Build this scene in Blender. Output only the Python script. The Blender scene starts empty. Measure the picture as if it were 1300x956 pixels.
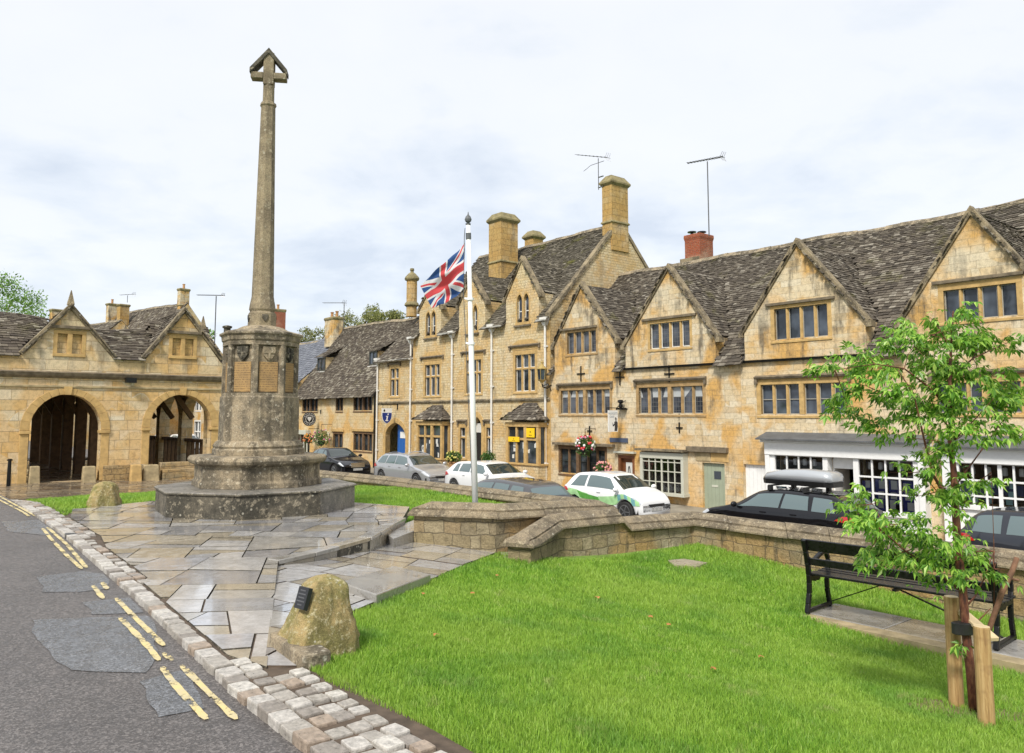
import bpy, math, random
import numpy as np
from mathutils import Vector, noise as mnoise
random.seed(7)
PI=math.pi
sc=bpy.context.scene
COL=sc.collection
F=1000.0; TH=math.atan(92.5/1000); CT,ST=math.cos(TH),math.sin(TH); EYE=1.65
# ---------------------------------------------------------------- geometry of the place
def ray(px,py):
    x=(px-650)/F; v=(433.5-py)/F
    return (x,CT-v*ST,ST+v*CT)
US=(0.634,-0.7733); WS=(0.7733,0.634)     # along the street (towards us), across the street
class Frame:
    def __init__(s,ox=0,oy=0,ang=None,ud=None):
        if ud is None: ud=(math.cos(ang),math.sin(ang))
        l=math.hypot(*ud); s.u=(ud[0]/l,ud[1]/l); s.w=(-s.u[1],s.u[0]); s.o=(ox,oy); s.ang=math.atan2(s.u[1],s.u[0])
    def W(s,p): return (s.o[0]+p[0]*s.u[0]+p[1]*s.w[0], s.o[1]+p[0]*s.u[1]+p[1]*s.w[1], p[2])
    def L(s,x,y): dx,dy=x-s.o[0],y-s.o[1]; return (dx*s.u[0]+dy*s.u[1], dx*s.w[0]+dy*s.w[1])
ST_=Frame(0,0,ud=US); WD=Frame(0,0,0.0)
def fw(px,py,w,fr=ST_):
    """point where a sight line meets the vertical plane w of a frame -> (u,z)"""
    d=ray(px,py); du,dw=fr.L(d[0]+fr.o[0],d[1]+fr.o[1]); cu,cw=fr.L(0,0)
    t=(w-cw)/dw; return (cu+t*du, EYE+t*d[2])
def fu(px,py,u,fr=ST_):
    d=ray(px,py); du,dw=fr.L(d[0]+fr.o[0],d[1]+fr.o[1]); cu,cw=fr.L(0,0)
    t=(u-cu)/du; return (cw+t*dw, EYE+t*d[2])
def hz(px,py,z):
    d=ray(px,py); t=(z-EYE)/d[2]; return (d[0]*t,d[1]*t)
def interp(x,xs,ys): return float(np.interp(x,xs,ys))
def sm(t): t=max(0,min(1,t)); return t*t*(3-2*t)
def street_z(s): return interp(s,[-10,5,12,18,28,40,70],[-2.4,-2.08,-1.79,-1.75,-1.6,-1.55,-1.4])
def green_z(x,y):
    u,n=ST_.L(x,y); s=-u
    k=interp(s,[-6,4,8,15,30],[.85,.8,.5,.2,.1])
    r=max(0,min(1,(n-2.5)/6.5)); r=.5*r+.5*sm(r)
    return -k*r-.45*sm((s-16)/9)
def hg(px,py,off=0):
    z=0
    for i in range(12):
        x,y=hz(px,py,z); z=.5*z+.5*(green_z(x,y)+off)
    return (x,y,z)
# ---------------------------------------------------------------- mesh collecting
class MB:
    def __init__(s): s.v=[]; s.f=[]; s.m=[]; s.cur=0
    def add(s,vs,fs):
        b=len(s.v); s.v.extend(tuple(p) for p in vs)
        for f in fs: s.f.append(tuple(b+i for i in f)); s.m.append(s.cur)
        return s
    def poly(s,pts): return s.add(pts,[tuple(range(len(pts)))])
    def box(s,u0,u1,w0,w1,z0,z1):
        v=[(u0,w0,z0),(u1,w0,z0),(u1,w1,z0),(u0,w1,z0),(u0,w0,z1),(u1,w0,z1),(u1,w1,z1),(u0,w1,z1)]
        return s.add(v,[(0,3,2,1),(4,5,6,7),(0,1,5,4),(1,2,6,5),(2,3,7,6),(3,0,4,7)])
    def frustum(s,a,b):
        """two same-length rings -> closed solid"""
        n=len(a); return s.add(list(a)+list(b),[tuple(range(n))[::-1],tuple(range(n,2*n))]+[(i,(i+1)%n,n+(i+1)%n,n+i) for i in range(n)])
    def rings(s,rs,cap=True,closed=True):
        n=len(rs[0]); vs=[p for r in rs for p in r]; fs=[]
        for k in range(len(rs)-1):
            for i in range(n if closed else n-1):
                j=(i+1)%n; fs.append((k*n+i,k*n+j,(k+1)*n+j,(k+1)*n+i))
        if cap: fs.append(tuple(range(n))[::-1]); fs.append(tuple((len(rs)-1)*n+i for i in range(n)))
        return s.add(vs,fs)
    def lathe(s,c,prof,n=16,ph=0,sx=1,sy=1):
        """prof: (radius,z) pairs"""
        return s.rings([[(c[0]+r*sx*math.cos(ph+2*PI*i/n),c[1]+r*sy*math.sin(ph+2*PI*i/n),c[2]+z) for i in range(n)] for r,z in prof])
    def tube(s,path,rad,n=6,cap=True):
        P=[Vector(p) for p in path]
        if not hasattr(rad,'__len__'): rad=[rad]*len(P)
        rs=[]; up=Vector((0,0,1))
        for i,p in enumerate(P):
            t=(P[min(i+1,len(P)-1)]-P[max(i-1,0)])
            if t.length<1e-9: t=Vector((0,0,1))
            t.normalize(); a=t.cross(up)
            if a.length<.05: a=t.cross(Vector((1,0,0)))
            a.normalize(); b=t.cross(a).normalized()
            rs.append([tuple(p+rad[i]*(math.cos(2*PI*k/n)*a+math.sin(2*PI*k/n)*b)) for k in range(n)])
        return s.rings(rs,cap)
    def bar(s,p,q,w,h,up=(0,0,1)):
        p,q=Vector(p),Vector(q); t=(q-p).normalized(); up=Vector(up)
        a=t.cross(up)
        if a.length<.05: a=t.cross(Vector((1,0,0)))
        a.normalize(); b=a.cross(t).normalized()
        r=lambda c:[tuple(c+sx*w/2*a+sy*h/2*b) for sx,sy in((-1,-1),(1,-1),(1,1),(-1,1))]
        return s.frustum(r(p),r(q))
    def prism(s,pts,w0,w1):
        """(u,z) outline pushed from w0 to w1"""
        return s.frustum([(p[0],w0,p[1]) for p in pts],[(p[0],w1,p[1]) for p in pts])
    def slab(s,pts,z0,z1):
        return s.frustum([(p[0],p[1],z0) for p in pts],[(p[0],p[1],z1) for p in pts])
    def ball(s,c,r,n=10,m=7,sx=1,sy=1,sz=1):
        return s.lathe(c,[(r*math.sin(PI*max(.02,min(.98,k/m))),-r*sz*math.cos(PI*k/m)) for k in range(m+1)],n,0,sx,sy)
    def build(s,name,mats,parent=None,fr=ST_,org=None,smooth=False,bevel=0,uv=None):
        me=bpy.data.meshes.new(name)
        if parent is not None: o0=ROOT[parent.name][1]
        else:
            if org is None:
                a=np.array(s.v); org=((a[:,0].min()+a[:,0].max())/2,(a[:,1].min()+a[:,1].max())/2,a[:,2].min())
            o0=org
        vv=[(p[0]-o0[0],p[1]-o0[1],p[2]-o0[2]) for p in s.v]
        me.from_pydata(vv,[],s.f)
        if not isinstance(mats,(list,tuple)): mats=[mats]
        for m in mats: me.materials.append(m)
        if len(mats)>1: me.polygons.foreach_set('material_index',s.m)
        if smooth: me.polygons.foreach_set('use_smooth',[True]*len(s.f))
        if uv: uv(me)
        me.update()
        o=bpy.data.objects.new(name,me); COL.objects.link(o)
        if parent is not None: o.parent=parent; ROOT[o.name]=ROOT[parent.name]
        else:
            o.location=fr.W(o0); o.rotation_euler=(0,0,fr.ang); ROOT[o.name]=(fr,o0)
        if bevel:
            b=o.modifiers.new('bevel','BEVEL'); b.width=bevel; b.segments=2; b.limit_method='ANGLE'; b.angle_limit=.6
        return o
ROOT={}
def thing(name,label,cat,org,fr=ST_,group=None):
    o=bpy.data.objects.new(name,None); COL.objects.link(o); o.empty_display_size=.2
    o.location=fr.W(org); o.rotation_euler=(0,0,fr.ang); ROOT[o.name]=(fr,org)
    o['label']=label; o['category']=cat
    if group: o['group']=group
    return o
def tag(o,label,cat,group=None):
    o['label']=label; o['category']=cat
    if group: o['group']=group
    return o
def struct(o): o['kind']='structure'; return o
# ---------------------------------------------------------------- materials
class NT:
    def __init__(s,name):
        s.m=bpy.data.materials.new(name); s.m.use_nodes=True; s.t=s.m.node_tree; s.t.nodes.clear()
        s.out=s.t.nodes.new('ShaderNodeOutputMaterial'); s.p=s.t.nodes.new('ShaderNodeBsdfPrincipled')
        s.l(s.p.outputs[0],s.out.inputs[0])
    def l(s,a,b): s.t.links.new(a,b)
    def n(s,typ,ins={},**kw):
        nd=s.t.nodes.new('ShaderNode'+typ)
        for k,v in kw.items(): setattr(nd,k,v)
        for k,v in ins.items():
            i=nd.inputs[k]
            if isinstance(v,bpy.types.NodeSocket): s.l(v,i)
            else: i.default_value=v
        return nd
    def math(s,op,a,b=0,c=0,clamp=False):
        return s.n('Math',{0:a,1:b,2:c},operation=op,use_clamp=clamp).outputs[0]
    def noise(s,vec,scale,detail=4,rough=.55,dist=0,col=False):
        o=s.n('TexNoise',{'Vector':vec,'Scale':scale,'Detail':detail,'Roughness':rough,'Distortion':dist}); return o.outputs['Color' if col else 'Fac']
    def ramp(s,fac,stops,interp='LINEAR'):
        r=s.n('ValToRGB',{'Fac':fac}); cr=r.color_ramp; cr.interpolation=interp
        while len(cr.elements)<len(stops): cr.elements.new(.5)
        for e,(p,c) in zip(cr.elements,stops):
            e.position=p; e.color=(c,c,c,1) if not hasattr(c,'__len__') else (*c,1)
        return r.outputs[0]
    def mix(s,f,a,b,mode='MIX'):
        nd=s.n('Mix',data_type='RGBA',blend_type=mode)
        for i,v in ((0,f),(6,a),(7,b)):
            if isinstance(v,bpy.types.NodeSocket): s.l(v,nd.inputs[i])
            else: nd.inputs[i].default_value=v if i==0 else (*v,1)
        return nd.outputs[2]
    def obj(s): return s.n('TexCoord').outputs['Object']
    def gpos(s): return s.n('NewGeometry').outputs['Position']
    def island(s): return s.n('NewGeometry').outputs['Random Per Island']
    def set(s,**kw):
        for k,v in kw.items():
            i=s.p.inputs[k]
            if isinstance(v,bpy.types.NodeSocket): s.l(v,i)
            elif k in('Base Color','Emission Color','Specular Tint'): i.default_value=(*v,1)
            else: i.default_value=v
        return s
    def bump(s,h,dist=.01,strength=1.0):
        b=s.n('Bump',{'Height':h,'Distance':dist,'Strength':strength}); s.l(b.outputs[0],s.p.inputs['Normal']); return s
def flat(name,c,r=.6,metal=0,spec=.5,var=0,vs=3.0,coat=0):
    t=NT(name); t.set(Roughness=r,Metallic=metal)
    t.p.inputs['Specular IOR Level'].default_value=spec
    if coat: t.set(**{'Coat Weight':coat,'Coat Roughness':.05})
    if var:
        nz=t.noise(t.obj(),vs,6,.6); k=t.ramp(nz,[(.3,1-var),(.7,1+var*.6)])
        t.set(**{'Base Color':t.mix(1.0,c,k,'MULTIPLY')}); t.bump(nz,.004)
    else: t.set(**{'Base Color':c})
    return t.m
def wallvec(t):
    sp=t.n('SeparateXYZ',{0:t.obj()})
    return t.n('CombineXYZ',{0:t.math('ADD',sp.outputs[0],sp.outputs[1]),1:sp.outputs[2],2:0.0}).outputs[0], sp
def stone(name,pal,bw=.5,bh=.24,mort=.012,mcol=(.3,.26,.19),dirt=.5,ochre=.5,topz=None,wob=.03,bump=.012,dcol=(.10,.085,.065),sq=.7,keep=.55,mmix=.75):
    t=NT(name); v,sp=wallvec(t)
    wn=t.noise(v,2.2,3,.5,col=True)
    wv=t.n('VectorMath',{0:wn,1:(.5,.5,.5)},operation='SUBTRACT').outputs[0]
    v2=t.n('VectorMath',{0:wv,1:(wob*2,wob,0),2:v},operation='MULTIPLY_ADD').outputs[0]
    # stones: two bond sizes swapped in patches
    def brick(w,h,o):
        b=t.n('TexBrick',{'Vector':v2,'Color1':(0,0,0,1),'Color2':(1,1,1,1),'Mortar':(.5,.5,.5,1),'Scale':1.0,'Mortar Size':mort,'Mortar Smooth':.35,'Bias':0.0,'Brick Width':w,'Row Height':h})
        b.offset=o; b.offset_frequency=2; b.squash=sq; b.squash_frequency=3; return b
    b1=brick(bw,bh,.5); b2=brick(bw*.72,bh,.37)
    sel=t.ramp(t.noise(v,.9,1),[(.49,0),(.51,1)])
    rnd=t.mix(sel,b1.outputs['Color'],b2.outputs['Color']); 
    selb=t.n('RGBToBW',{0:sel}).outputs[0]
    mfac=t.n('Mix',{0:selb,2:b1.outputs['Fac'],3:b2.outputs['Fac']}).outputs[0]
    mean=tuple(sum(p[k] for p in pal)/len(pal) for k in range(3)); c=t.ramp(rnd,[(i/(len(pal)-1),tuple(p[k]*keep+mean[k]*(1-keep) for k in range(3))) for i,p in enumerate(pal)])
    n1=t.noise(t.obj(),1.1,6,.65); n2=t.noise(t.obj(),9,6,.7); n3=t.noise(t.obj(),45,4,.7)
    # iron-rich ochre patches
    c=t.mix(t.math('MULTIPLY',t.ramp(t.noise(v,.7,3,.5,.6),[(.47,0),(.58,.9)]),ochre),c,(.58,.33,.09))
    # rain-streaks: noise stretched downwards
    sv=t.n('VectorMath',{0:v,1:(2.6,.35,1)},operation='MULTIPLY').outputs[0]
    stk=t.noise(sv,1.0,5,.65)
    sg_=t.math('ADD',t.math('MULTIPLY',stk,.6),t.math('MULTIPLY',n1,.4))
    if topz is not None: sg_=t.math('ADD',sg_,t.math('MULTIPLY',t.n('MapRange',{0:sp.outputs[2],1:topz,2:topz+1.0,3:0.0,4:1.0}).outputs[0],.055))
    dm=t.math('MULTIPLY',t.ramp(sg_,[(.545,0),(.64,1)]),dirt)
    c=t.mix(dm,c,dcol)
    c=t.mix(t.ramp(t.noise(v,.45,4,.6),[(.52,0),(.64,.4)]),c,(.68,.60,.45))
    c=t.mix(.85,c,t.ramp(n2,[(.25,.5),(.5,1.0),(.8,1.25)]),'MULTIPLY')
    c=t.mix(.6,c,t.ramp(n3,[(.3,.65),(.6,1.12)]),'MULTIPLY')
    c=t.mix(t.math('MULTIPLY',mfac,mmix),c,mcol)
    t.set(**{'Base Color':c,'Roughness':.88,'Specular IOR Level':.25})
    h=t.math('ADD',t.math('MULTIPLY',mfac,-1.0),t.math('ADD',t.math('MULTIPLY',n2,.9),t.math('ADD',t.math('MULTIPLY',n3,.35),t.math('MULTIPLY',rnd,.35))))
    t.bump(h,bump); return t.m
PALE=[(.52,.44,.30),(.64,.56,.41),(.58,.43,.23),(.68,.61,.47),(.60,.39,.15),(.44,.38,.29)]
WARM=[(.60,.47,.26),(.66,.56,.36),(.60,.40,.16),(.70,.61,.43),(.50,.38,.21)]
M={}
M['ashlar']=stone('weathered_ashlar',PALE,.66,.20,.005,(.38,.31,.21),.85,.95,bump=.012,topz=4.9,mmix=.4,wob=.05)
M['ashlar2']=stone('pale_ashlar',[(.60,.51,.35),(.67,.59,.44),(.62,.45,.23),(.70,.63,.49),(.60,.39,.15),(.50,.43,.31)],.72,.21,.005,(.40,.33,.22),.8,.95,bump=.012,mmix=.4,topz=5.2,wob=.05)
M['coursed']=stone('coursed_rubble',WARM,.34,.125,.009,(.46,.36,.21),.4,.5,wob=.05,bump=.03,sq=.6)
M['cottage']=stone('lime_washed_rubble',[(.55,.42,.22),(.60,.49,.30),(.54,.36,.15),(.61,.51,.35)],.5,.22,.006,(.45,.34,.17),.45,.75,wob=.08,bump=.01)
M['hall']=stone('market_ashlar',[(.62,.50,.30),(.63,.54,.38),(.58,.37,.14),(.66,.59,.45),(.57,.40,.19),(.61,.48,.28)],.85,.32,.007,(.30,.22,.13),.5,.5,wob=.02,keep=.8,topz=3.0)
M['hall_dark']=stone('market_ashlar_sooty',[(.44,.36,.24),(.48,.40,.27),(.46,.31,.14),(.50,.43,.31)],.8,.3,.007,(.22,.18,.12),1.0,.2,wob=.02)
M['low']=stone('lichened_rubble',[(.22,.18,.12),(.34,.27,.14),(.18,.15,.10),(.38,.33,.22),(.32,.21,.09),(.25,.22,.16)],.40,.18,.007,(.13,.105,.07),1.2,.35,wob=.14,bump=.05,dcol=(.07,.06,.04))
M['dress']=flat('dressed_stone',(.50,.33,.13),.85,var=.3,vs=5)
M['dress_d']=flat('weathered_dressing',(.17,.135,.09),.9,var=.5,vs=6)
M['dress_m']=flat('brown_mullion_stone',(.36,.235,.105),.88,var=.4,vs=5)
M['chim']=stone('chimney_ashlar',[(.42,.27,.10),(.46,.31,.12),(.40,.23,.07),(.46,.34,.17)],.5,.3,.006,(.2,.14,.07),.55,.2)
M['cap']=flat('mossy_cap_stone',(.24,.20,.10),.9,var=.5,vs=4)
M['brick']=stone('red_brickwork',[(.30,.075,.035),(.36,.09,.04),(.26,.06,.035),(.38,.13,.06)],.22,.075,.008,(.3,.22,.17),.1,0,wob=0,bump=.01)
def lichen(name,base,dark,spot,rough=.9,sc1=1.0,wet=0):
    t=NT(name); o=t.obj()
    a=t.noise(o,2.3*sc1,7,.65); b=t.noise(o,12*sc1,6,.7); d=t.noise(o,60*sc1,4,.7)
    stv=t.n('VectorMath',{0:o,1:(3.2,3.2,.45)},operation='MULTIPLY').outputs[0]; st_=t.noise(stv,1,6,.7)
    c=t.mix(t.ramp(a,[(.42,0),(.58,1)]),base,dark)
    c=t.mix(t.ramp(st_,[(.52,0),(.62,.75)]),c,tuple(x*.55 for x in dark))
    c=t.mix(t.ramp(b,[(.54,0),(.63,.85)]),c,spot)
    vo=t.n('TexVoronoi',{'Vector':o,'Scale':9*sc1}); 
    c=t.mix(t.math('MULTIPLY',t.ramp(vo.outputs['Distance'],[(.1,1),(.2,0)]),t.ramp(a,[(.5,0),(.6,.8)])),c,(.50,.47,.38))
    c=t.mix(.85,c,t.ramp(d,[(.3,.4),(.65,1.35)]),'MULTIPLY')
    t.set(**{'Base Color':c,'Roughness':rough,'Specular IOR Level':.4})
    if wet: t.set(Roughness=t.ramp(a,[(.35,.25),(.6,.7)]))
    t.bump(t.math('ADD',t.math('MULTIPLY',b,1.0),t.math('MULTIPLY',d,.5)),.018); return t.m
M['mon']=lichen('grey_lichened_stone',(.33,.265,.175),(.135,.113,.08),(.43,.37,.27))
M['mon_dark']=lichen('dark_lichen_stone',(.12,.105,.078),(.055,.05,.038),(.30,.26,.19))
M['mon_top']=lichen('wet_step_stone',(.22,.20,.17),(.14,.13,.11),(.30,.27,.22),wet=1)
M['shaft']=lichen('shaft_stone',(.31,.25,.16),(.20,.16,.105),(.36,.31,.22))
M['coping']=lichen('coping_stone',(.27,.215,.14),(.16,.13,.09),(.38,.32,.22))
M['gcop']=lichen('gable_coping_stone',(.30,.24,.15),(.13,.105,.07),(.34,.28,.18),sc1=.8)
M['boulder']=lichen('ochre_boulder',(.42,.31,.14),(.25,.22,.08),(.50,.44,.27),sc1=2.2)
M['block']=flat('worn_block_stone',(.38,.30,.17),.85,var=.4,vs=5)
def roofmat(name,tones,moss=.3,pale=.12):
    t=NT(name); r=t.island(); o=t.obj()
    c=t.ramp(r,[(0,tones[0]),(.25,tones[1]),(.5,tones[2]),(.78,tones[3]),(.97,tones[4])])
    big=t.noise(o,.45,4,.6)
    c=t.mix(t.ramp(big,[(.35,.0),(.7,.55)]),c,tones[1])
    ms=t.math('MULTIPLY',t.ramp(t.noise(o,.8,5,.7,.3),[(.58,0),(.70,1)]),moss)
    c=t.mix(ms,c,(.13,.125,.02))
    fine=t.noise(o,14,6,.75); 
    c=t.mix(.85,c,t.ramp(fine,[(.3,.5),(.55,1.0),(.72,1.6)]),'MULTIPLY')
    sp=t.noise(o,5,5,.8); c=t.mix(t.math('MULTIPLY',t.ramp(sp,[(.64,0),(.72,1)]),pale),c,(.5,.47,.40))
    t.set(**{'Base Color':c,'Roughness':.85,'Specular IOR Level':.3}); t.bump(fine,.012); return t.m
M['slate']=roofmat('stone_slates',[(.055,.046,.037),(.085,.071,.056),(.12,.10,.078),(.17,.145,.112),(.30,.27,.22)],.5,.7)
M['slate_moss']=roofmat('mossy_stone_slates',[(.055,.047,.036),(.085,.073,.055),(.11,.095,.07),(.155,.135,.1),(.28,.25,.2)],1.0,.7)
M['slate_old']=roofmat('old_stone_slates',[(.055,.044,.035),(.085,.068,.052),(.115,.095,.07),(.165,.138,.105),(.32,.29,.23)],.3,1.0)
M['slate_blue']=roofmat('welsh_slate',[(.12,.13,.15),(.14,.15,.18),(.16,.17,.20),(.2,.21,.24),(.26,.27,.3)],0,.2)
M['under']=flat('roof_underside',(.05,.042,.035),.95)
def glassmat(name,c=(.018,.022,.026),lead=0,curtain=None):
    t=NT(name); t.set(**{'Base Color':c,'Roughness':.05,'Specular IOR Level':.45})
    o=t.obj(); nz=t.noise(o,1.6,2); 
    col=t.mix(t.ramp(nz,[(.4,0),(.65,1)]),c,tuple(x*3.2+.01 for x in c))
    if lead:
        v,sp=wallvec(t)
        f=t.math('MAXIMUM',t.math('LESS_THAN',t.math('FRACT',t.math('MULTIPLY',t.math('ADD',sp.outputs[0],sp.outputs[1]),1/.12)),.13),t.math('LESS_THAN',t.math('FRACT',t.math('MULTIPLY',sp.outputs[2],1/.16)),.1))
        col=t.mix(f,col,(.10,.10,.10)); t.set(Roughness=t.math('ADD',t.math('MULTIPLY',f,.5),.05))
    t.set(**{'Base Color':col}); t.bump(t.noise(o,3.0,2),.004,.5)
    return t.m
M['glass']=glassmat('window_glass'); M['leaded']=glassmat('leaded_glass',(.03,.035,.045),1)
M['glass_sky']=glassmat('upper_glass',(.022,.028,.038))
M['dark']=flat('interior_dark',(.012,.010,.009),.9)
M['white']=flat('white_paint',(.78,.78,.77),.5,var=.06,vs=8)
M['pipe']=flat('white_downpipe_paint',(.68,.66,.62),.5,var=.12,vs=4)
M['cream']=flat('stone_grey_paint',(.50,.50,.42),.5,var=.06)
M['sage']=flat('sage_paint',(.30,.34,.25),.55,var=.08)
M['oak']=flat('brown_door_wood',(.17,.062,.022),.5,var=.3)
M['timber']=flat('weathered_oak',(.15,.085,.04),.75,var=.4,vs=6)
M['iron']=flat('black_iron',(.005,.005,.005),.35,spec=.35)
M['lead']=flat('grey_lead',(.10,.105,.11),.6,var=.3)
M['steel']=flat('aerial_metal',(.12,.12,.12),.4,metal=.6)
M['blue']=flat('blue_door_paint',(.012,.10,.36),.45)
M['yellow']=flat('yellow_sign',(.85,.55,.01),.5)
M['terra']=flat('terracotta',(.45,.24,.11),.8,var=.3)
M['flagw']=flat('pole_paint',(.80,.80,.79),.4)
M['joint']=flat('joint_soil',(.095,.068,.047),.95,var=.5,vs=8)
# ================================================================ GROUND
def to_sn(x,y): u,n=ST_.L(x,y); return (-u,n)
def xy(s,n): return (ST_.o[0]-s*US[0]+n*WS[0], -s*US[1]+n*WS[1])
def P(s,n,z): return (-s,n,z)             # street-frame point (u = -s)
def kerb_n(s): return interp(s,[-10,4.8,8,13,18,20.6,30,60],[1.7,1.82,2.03,2.27,2.36,2.3,1.7,-4])
ROADZ=-.05
def base_z(s,n):
    if n>=11.0:
        return street_z(s)-.03 if n<22.9 else street_z(s)-.02
    if n<kerb_n(s)+.06: return ROADZ-.05
    x,y=xy(s,n); return green_z(x,y)-.03
ns=[-600,-200,-60,-20,-8,-4,-1,0,.5,1,1.4]+[1.6+.1*i for i in range(10)]+[2.8+.4*i for i in range(20)]+[10.9,10.96,11.02,11.2,13,16,19,21,22.9,23.1,30,60,200,700]
ss=[-600,-200,-60,-20,-8]+[-5+.6*i for i in range(60)]+[32,35,40,46,52,60,70,90,130,250,700]
mb=MB(); idx={}
mb.add([P(s,n,base_z(s,n)) for s in ss for n in ns],[(i*len(ns)+j,i*len(ns)+j+1,(i+1)*len(ns)+j+1,(i+1)*len(ns)+j) for i in range(len(ss)-1) for j in range(len(ns)-1)])
t=NT('turf_soil'); o_=t.obj(); nz=t.noise(o_,.8,5,.6); n2=t.noise(o_,9,6,.7)
c=t.mix(t.ramp(nz,[(.35,0),(.65,1)]),(.13,.24,.025),(.17,.29,.04)); c=t.mix(t.ramp(n2,[(.45,0),(.75,.8)]),c,(.07,.06,.025))
t.set(**{'Base Color':c,'Roughness':.95}); t.bump(n2,.02); M['soil']=t.m
struct(mb.build('ground',M['soil'],org=(0,0,0),smooth=True))
# asphalt
def asphalt(name,c1,c2,r=.75,wet=.3):
    t=NT(name); o=t.obj(); g=t.noise(o,70,3,.8); b=t.noise(o,.7,5,.6); d=t.noise(o,6,5,.7); vo=t.n('TexVoronoi',{'Vector':o,'Scale':85.0}).outputs['Color']
    c=t.mix(t.ramp(b,[(.35,0),(.65,1)]),c1,c2)
    c=t.mix(.9,c,t.ramp(t.n('RGBToBW',{0:vo}).outputs[0],[(.1,.55),(.5,.92),(.85,1.9)]),'MULTIPLY')
    c=t.mix(.5,c,t.ramp(d,[(.3,.7),(.7,1.3)]),'MULTIPLY')
    t.set(**{'Base Color':c,'Roughness':t.ramp(d,[(.35,wet),(.6,r)]),'Specular IOR Level':.5}); t.bump(t.math('ADD',g,t.n('RGBToBW',{0:vo}).outputs[0]),.006); return t.m
M['asphalt']=asphalt('worn_asphalt',(.118,.106,.10),(.088,.08,.076),.65,.32)
M['patch']=asphalt('newer_asphalt_patch',(.115,.12,.13),(.145,.15,.16),.40,.13)
M['street']=asphalt('street_asphalt',(.09,.085,.08),(.11,.10,.095),.6,.3)
mb=MB(); S=[-8+.8*i for i in range(90)]
mb.add([P(s,n,ROADZ) for s in S for n in(-7.5,kerb_n(s)+.03)],[(2*i,2*i+1,2*i+3,2*i+2) for i in range(len(S)-1)])
struct(mb.build('road',M['asphalt'],org=(0,0,ROADZ)))
mb=MB(); S=[-20,0,5,8,12,15,17,20,24,28,34,40,50,70,120]
mb.add([P(s,n,street_z(s)) for s in S for n in(11.2,21)],[(2*i,2*i+1,2*i+3,2*i+2) for i in range(len(S)-1)])
struct(mb.build('street',M['street'],org=(0,0,-2)))
mb=MB(); r=[]
for s in S: r.append([P(s,21,street_z(s)-.1),P(s,21,street_z(s)+.12),P(s,21.15,street_z(s)+.125),P(s,23.05,street_z(s)+.14)])
mb.rings(r,cap=False,closed=False)
M['pave_plain']=flat('pavement_stone',(.27,.24,.19),.6,var=.35,vs=2)
struct(mb.build('pavement',M['pave_plain'],org=(0,21,-2)))
# worn patches in the road (px outline on the road plane)
def on_road(px,py,z=ROADZ): x,y=hz(px,py,z); s,n=to_sn(x,y); return s,n
def patch(name,pts,mat,dz):
    mb=MB(); q=[]
    for i in range(len(pts)):           # ragged edge
        a=pts[i]; b=pts[(i+1)%len(pts)]; A=on_road(*a); B=on_road(*b); L=math.hypot(A[0]-B[0],A[1]-B[1]); k=max(2,int(L/.08))
        for j in range(k):
            f=j/k; s=A[0]+(B[0]-A[0])*f; n=A[1]+(B[1]-A[1])*f
            s+=.025*mnoise.noise((s*4,n*4,3)); n+=.03*mnoise.noise((s*4,n*4,9))
            if n>kerb_n(s)-.02: n=kerb_n(s)-.02
            q.append(P(s,n,ROADZ+dz))
    mb.poly(q); return struct(mb.build(name,mat,org=(q[0][0],q[0][1],ROADZ+dz)))
patch('road_patch',[(40,787),(196,782),(198,832),(186,855),(88,852),(62,828),(46,812)],M['patch'],.004)
patch('road_patch',[(47,733),(104,725),(142,731),(136,748),(100,752),(56,752)],M['patch'],.004)
patch('road_patch',[(104,765),(170,758),(183,778),(118,781)],M['patch'],.004)
patch('road_patch',[(2,662),(60,660),(90,672),(60,680),(10,675)],M['patch'],.004)
patch('road_patch',[(178,866),(236,850),(262,900),(200,912)],M['patch'],.004)
# double yellow lines, worn
t=NT('worn_yellow_paint'); o_=t.obj(); c=t.mix(t.ramp(t.noise(o_,5,5,.7),[(.4,0),(.7,1)]),(.62,.50,.22),(.45,.40,.28))
al=t.ramp(t.math('ADD',t.math('MULTIPLY',t.noise(o_,3,5,.7),.6),t.math('MULTIPLY',t.noise(o_,28,4,.8),.4)),[(.44,0),(.49,1)])
t.set(**{'Base Color':c,'Roughness':.6,'Alpha':al}); M['yline']=t.m
def yline(pts,w=.046):
    Q0=[on_road(*p) for p in pts]; Q=[]
    for a,b in zip(Q0[:-1],Q0[1:]):
        k=max(1,int(math.dist(a,b)/.06)); Q+=[(a[0]+(b[0]-a[0])*j/k,a[1]+(b[1]-a[1])*j/k) for j in range(k)]
    Q.append(Q0[-1]); mb=MB(); r=[]; W_=w
    for i in range(len(Q)):
        a=Q[max(i-1,0)]; b=Q[min(i+1,len(Q)-1)]; ds,dn=b[0]-a[0],b[1]-a[1]; l=math.hypot(ds,dn); w=W_*(1+.35*mnoise.noise((Q[i][0]*9,Q[i][1]*9,2)))*(.45 if i in(0,len(Q)-1) else 1)
        nx,ny=-dn/l*w/2,ds/l*w/2; r.append([P(Q[i][0]+nx,Q[i][1]+ny,ROADZ+.009),P(Q[i][0]-nx,Q[i][1]-ny,ROADZ+.009)])
    mb.rings(r,cap=False,closed=False); return struct(mb.build('yellow_line',M['yline'],org=(r[0][0][0],r[0][0][1],ROADZ)))
yline([(-60,604),(0,635.5),(30,651),(37,656)])
yline([(-55,600),(4,633),(46,656)])
yline([(54,671),(64,684),(86,707),(104,723)]); yline([(60,670),(85,692),(110,722)])
yline([(118,744),(124,752),(131,761)]); yline([(130,740),(136,749)])
yline([(147,760),(166,780),(190,803),(208,821)]); yline([(152,785),(170,803),(189,823),(202,840)])
yline([(207,830),(219,840)]); yline([(206,848),(215,862),(232,882),(262,915)]); yline([(230,846),(246,862),(270,886),(300,915)])
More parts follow.
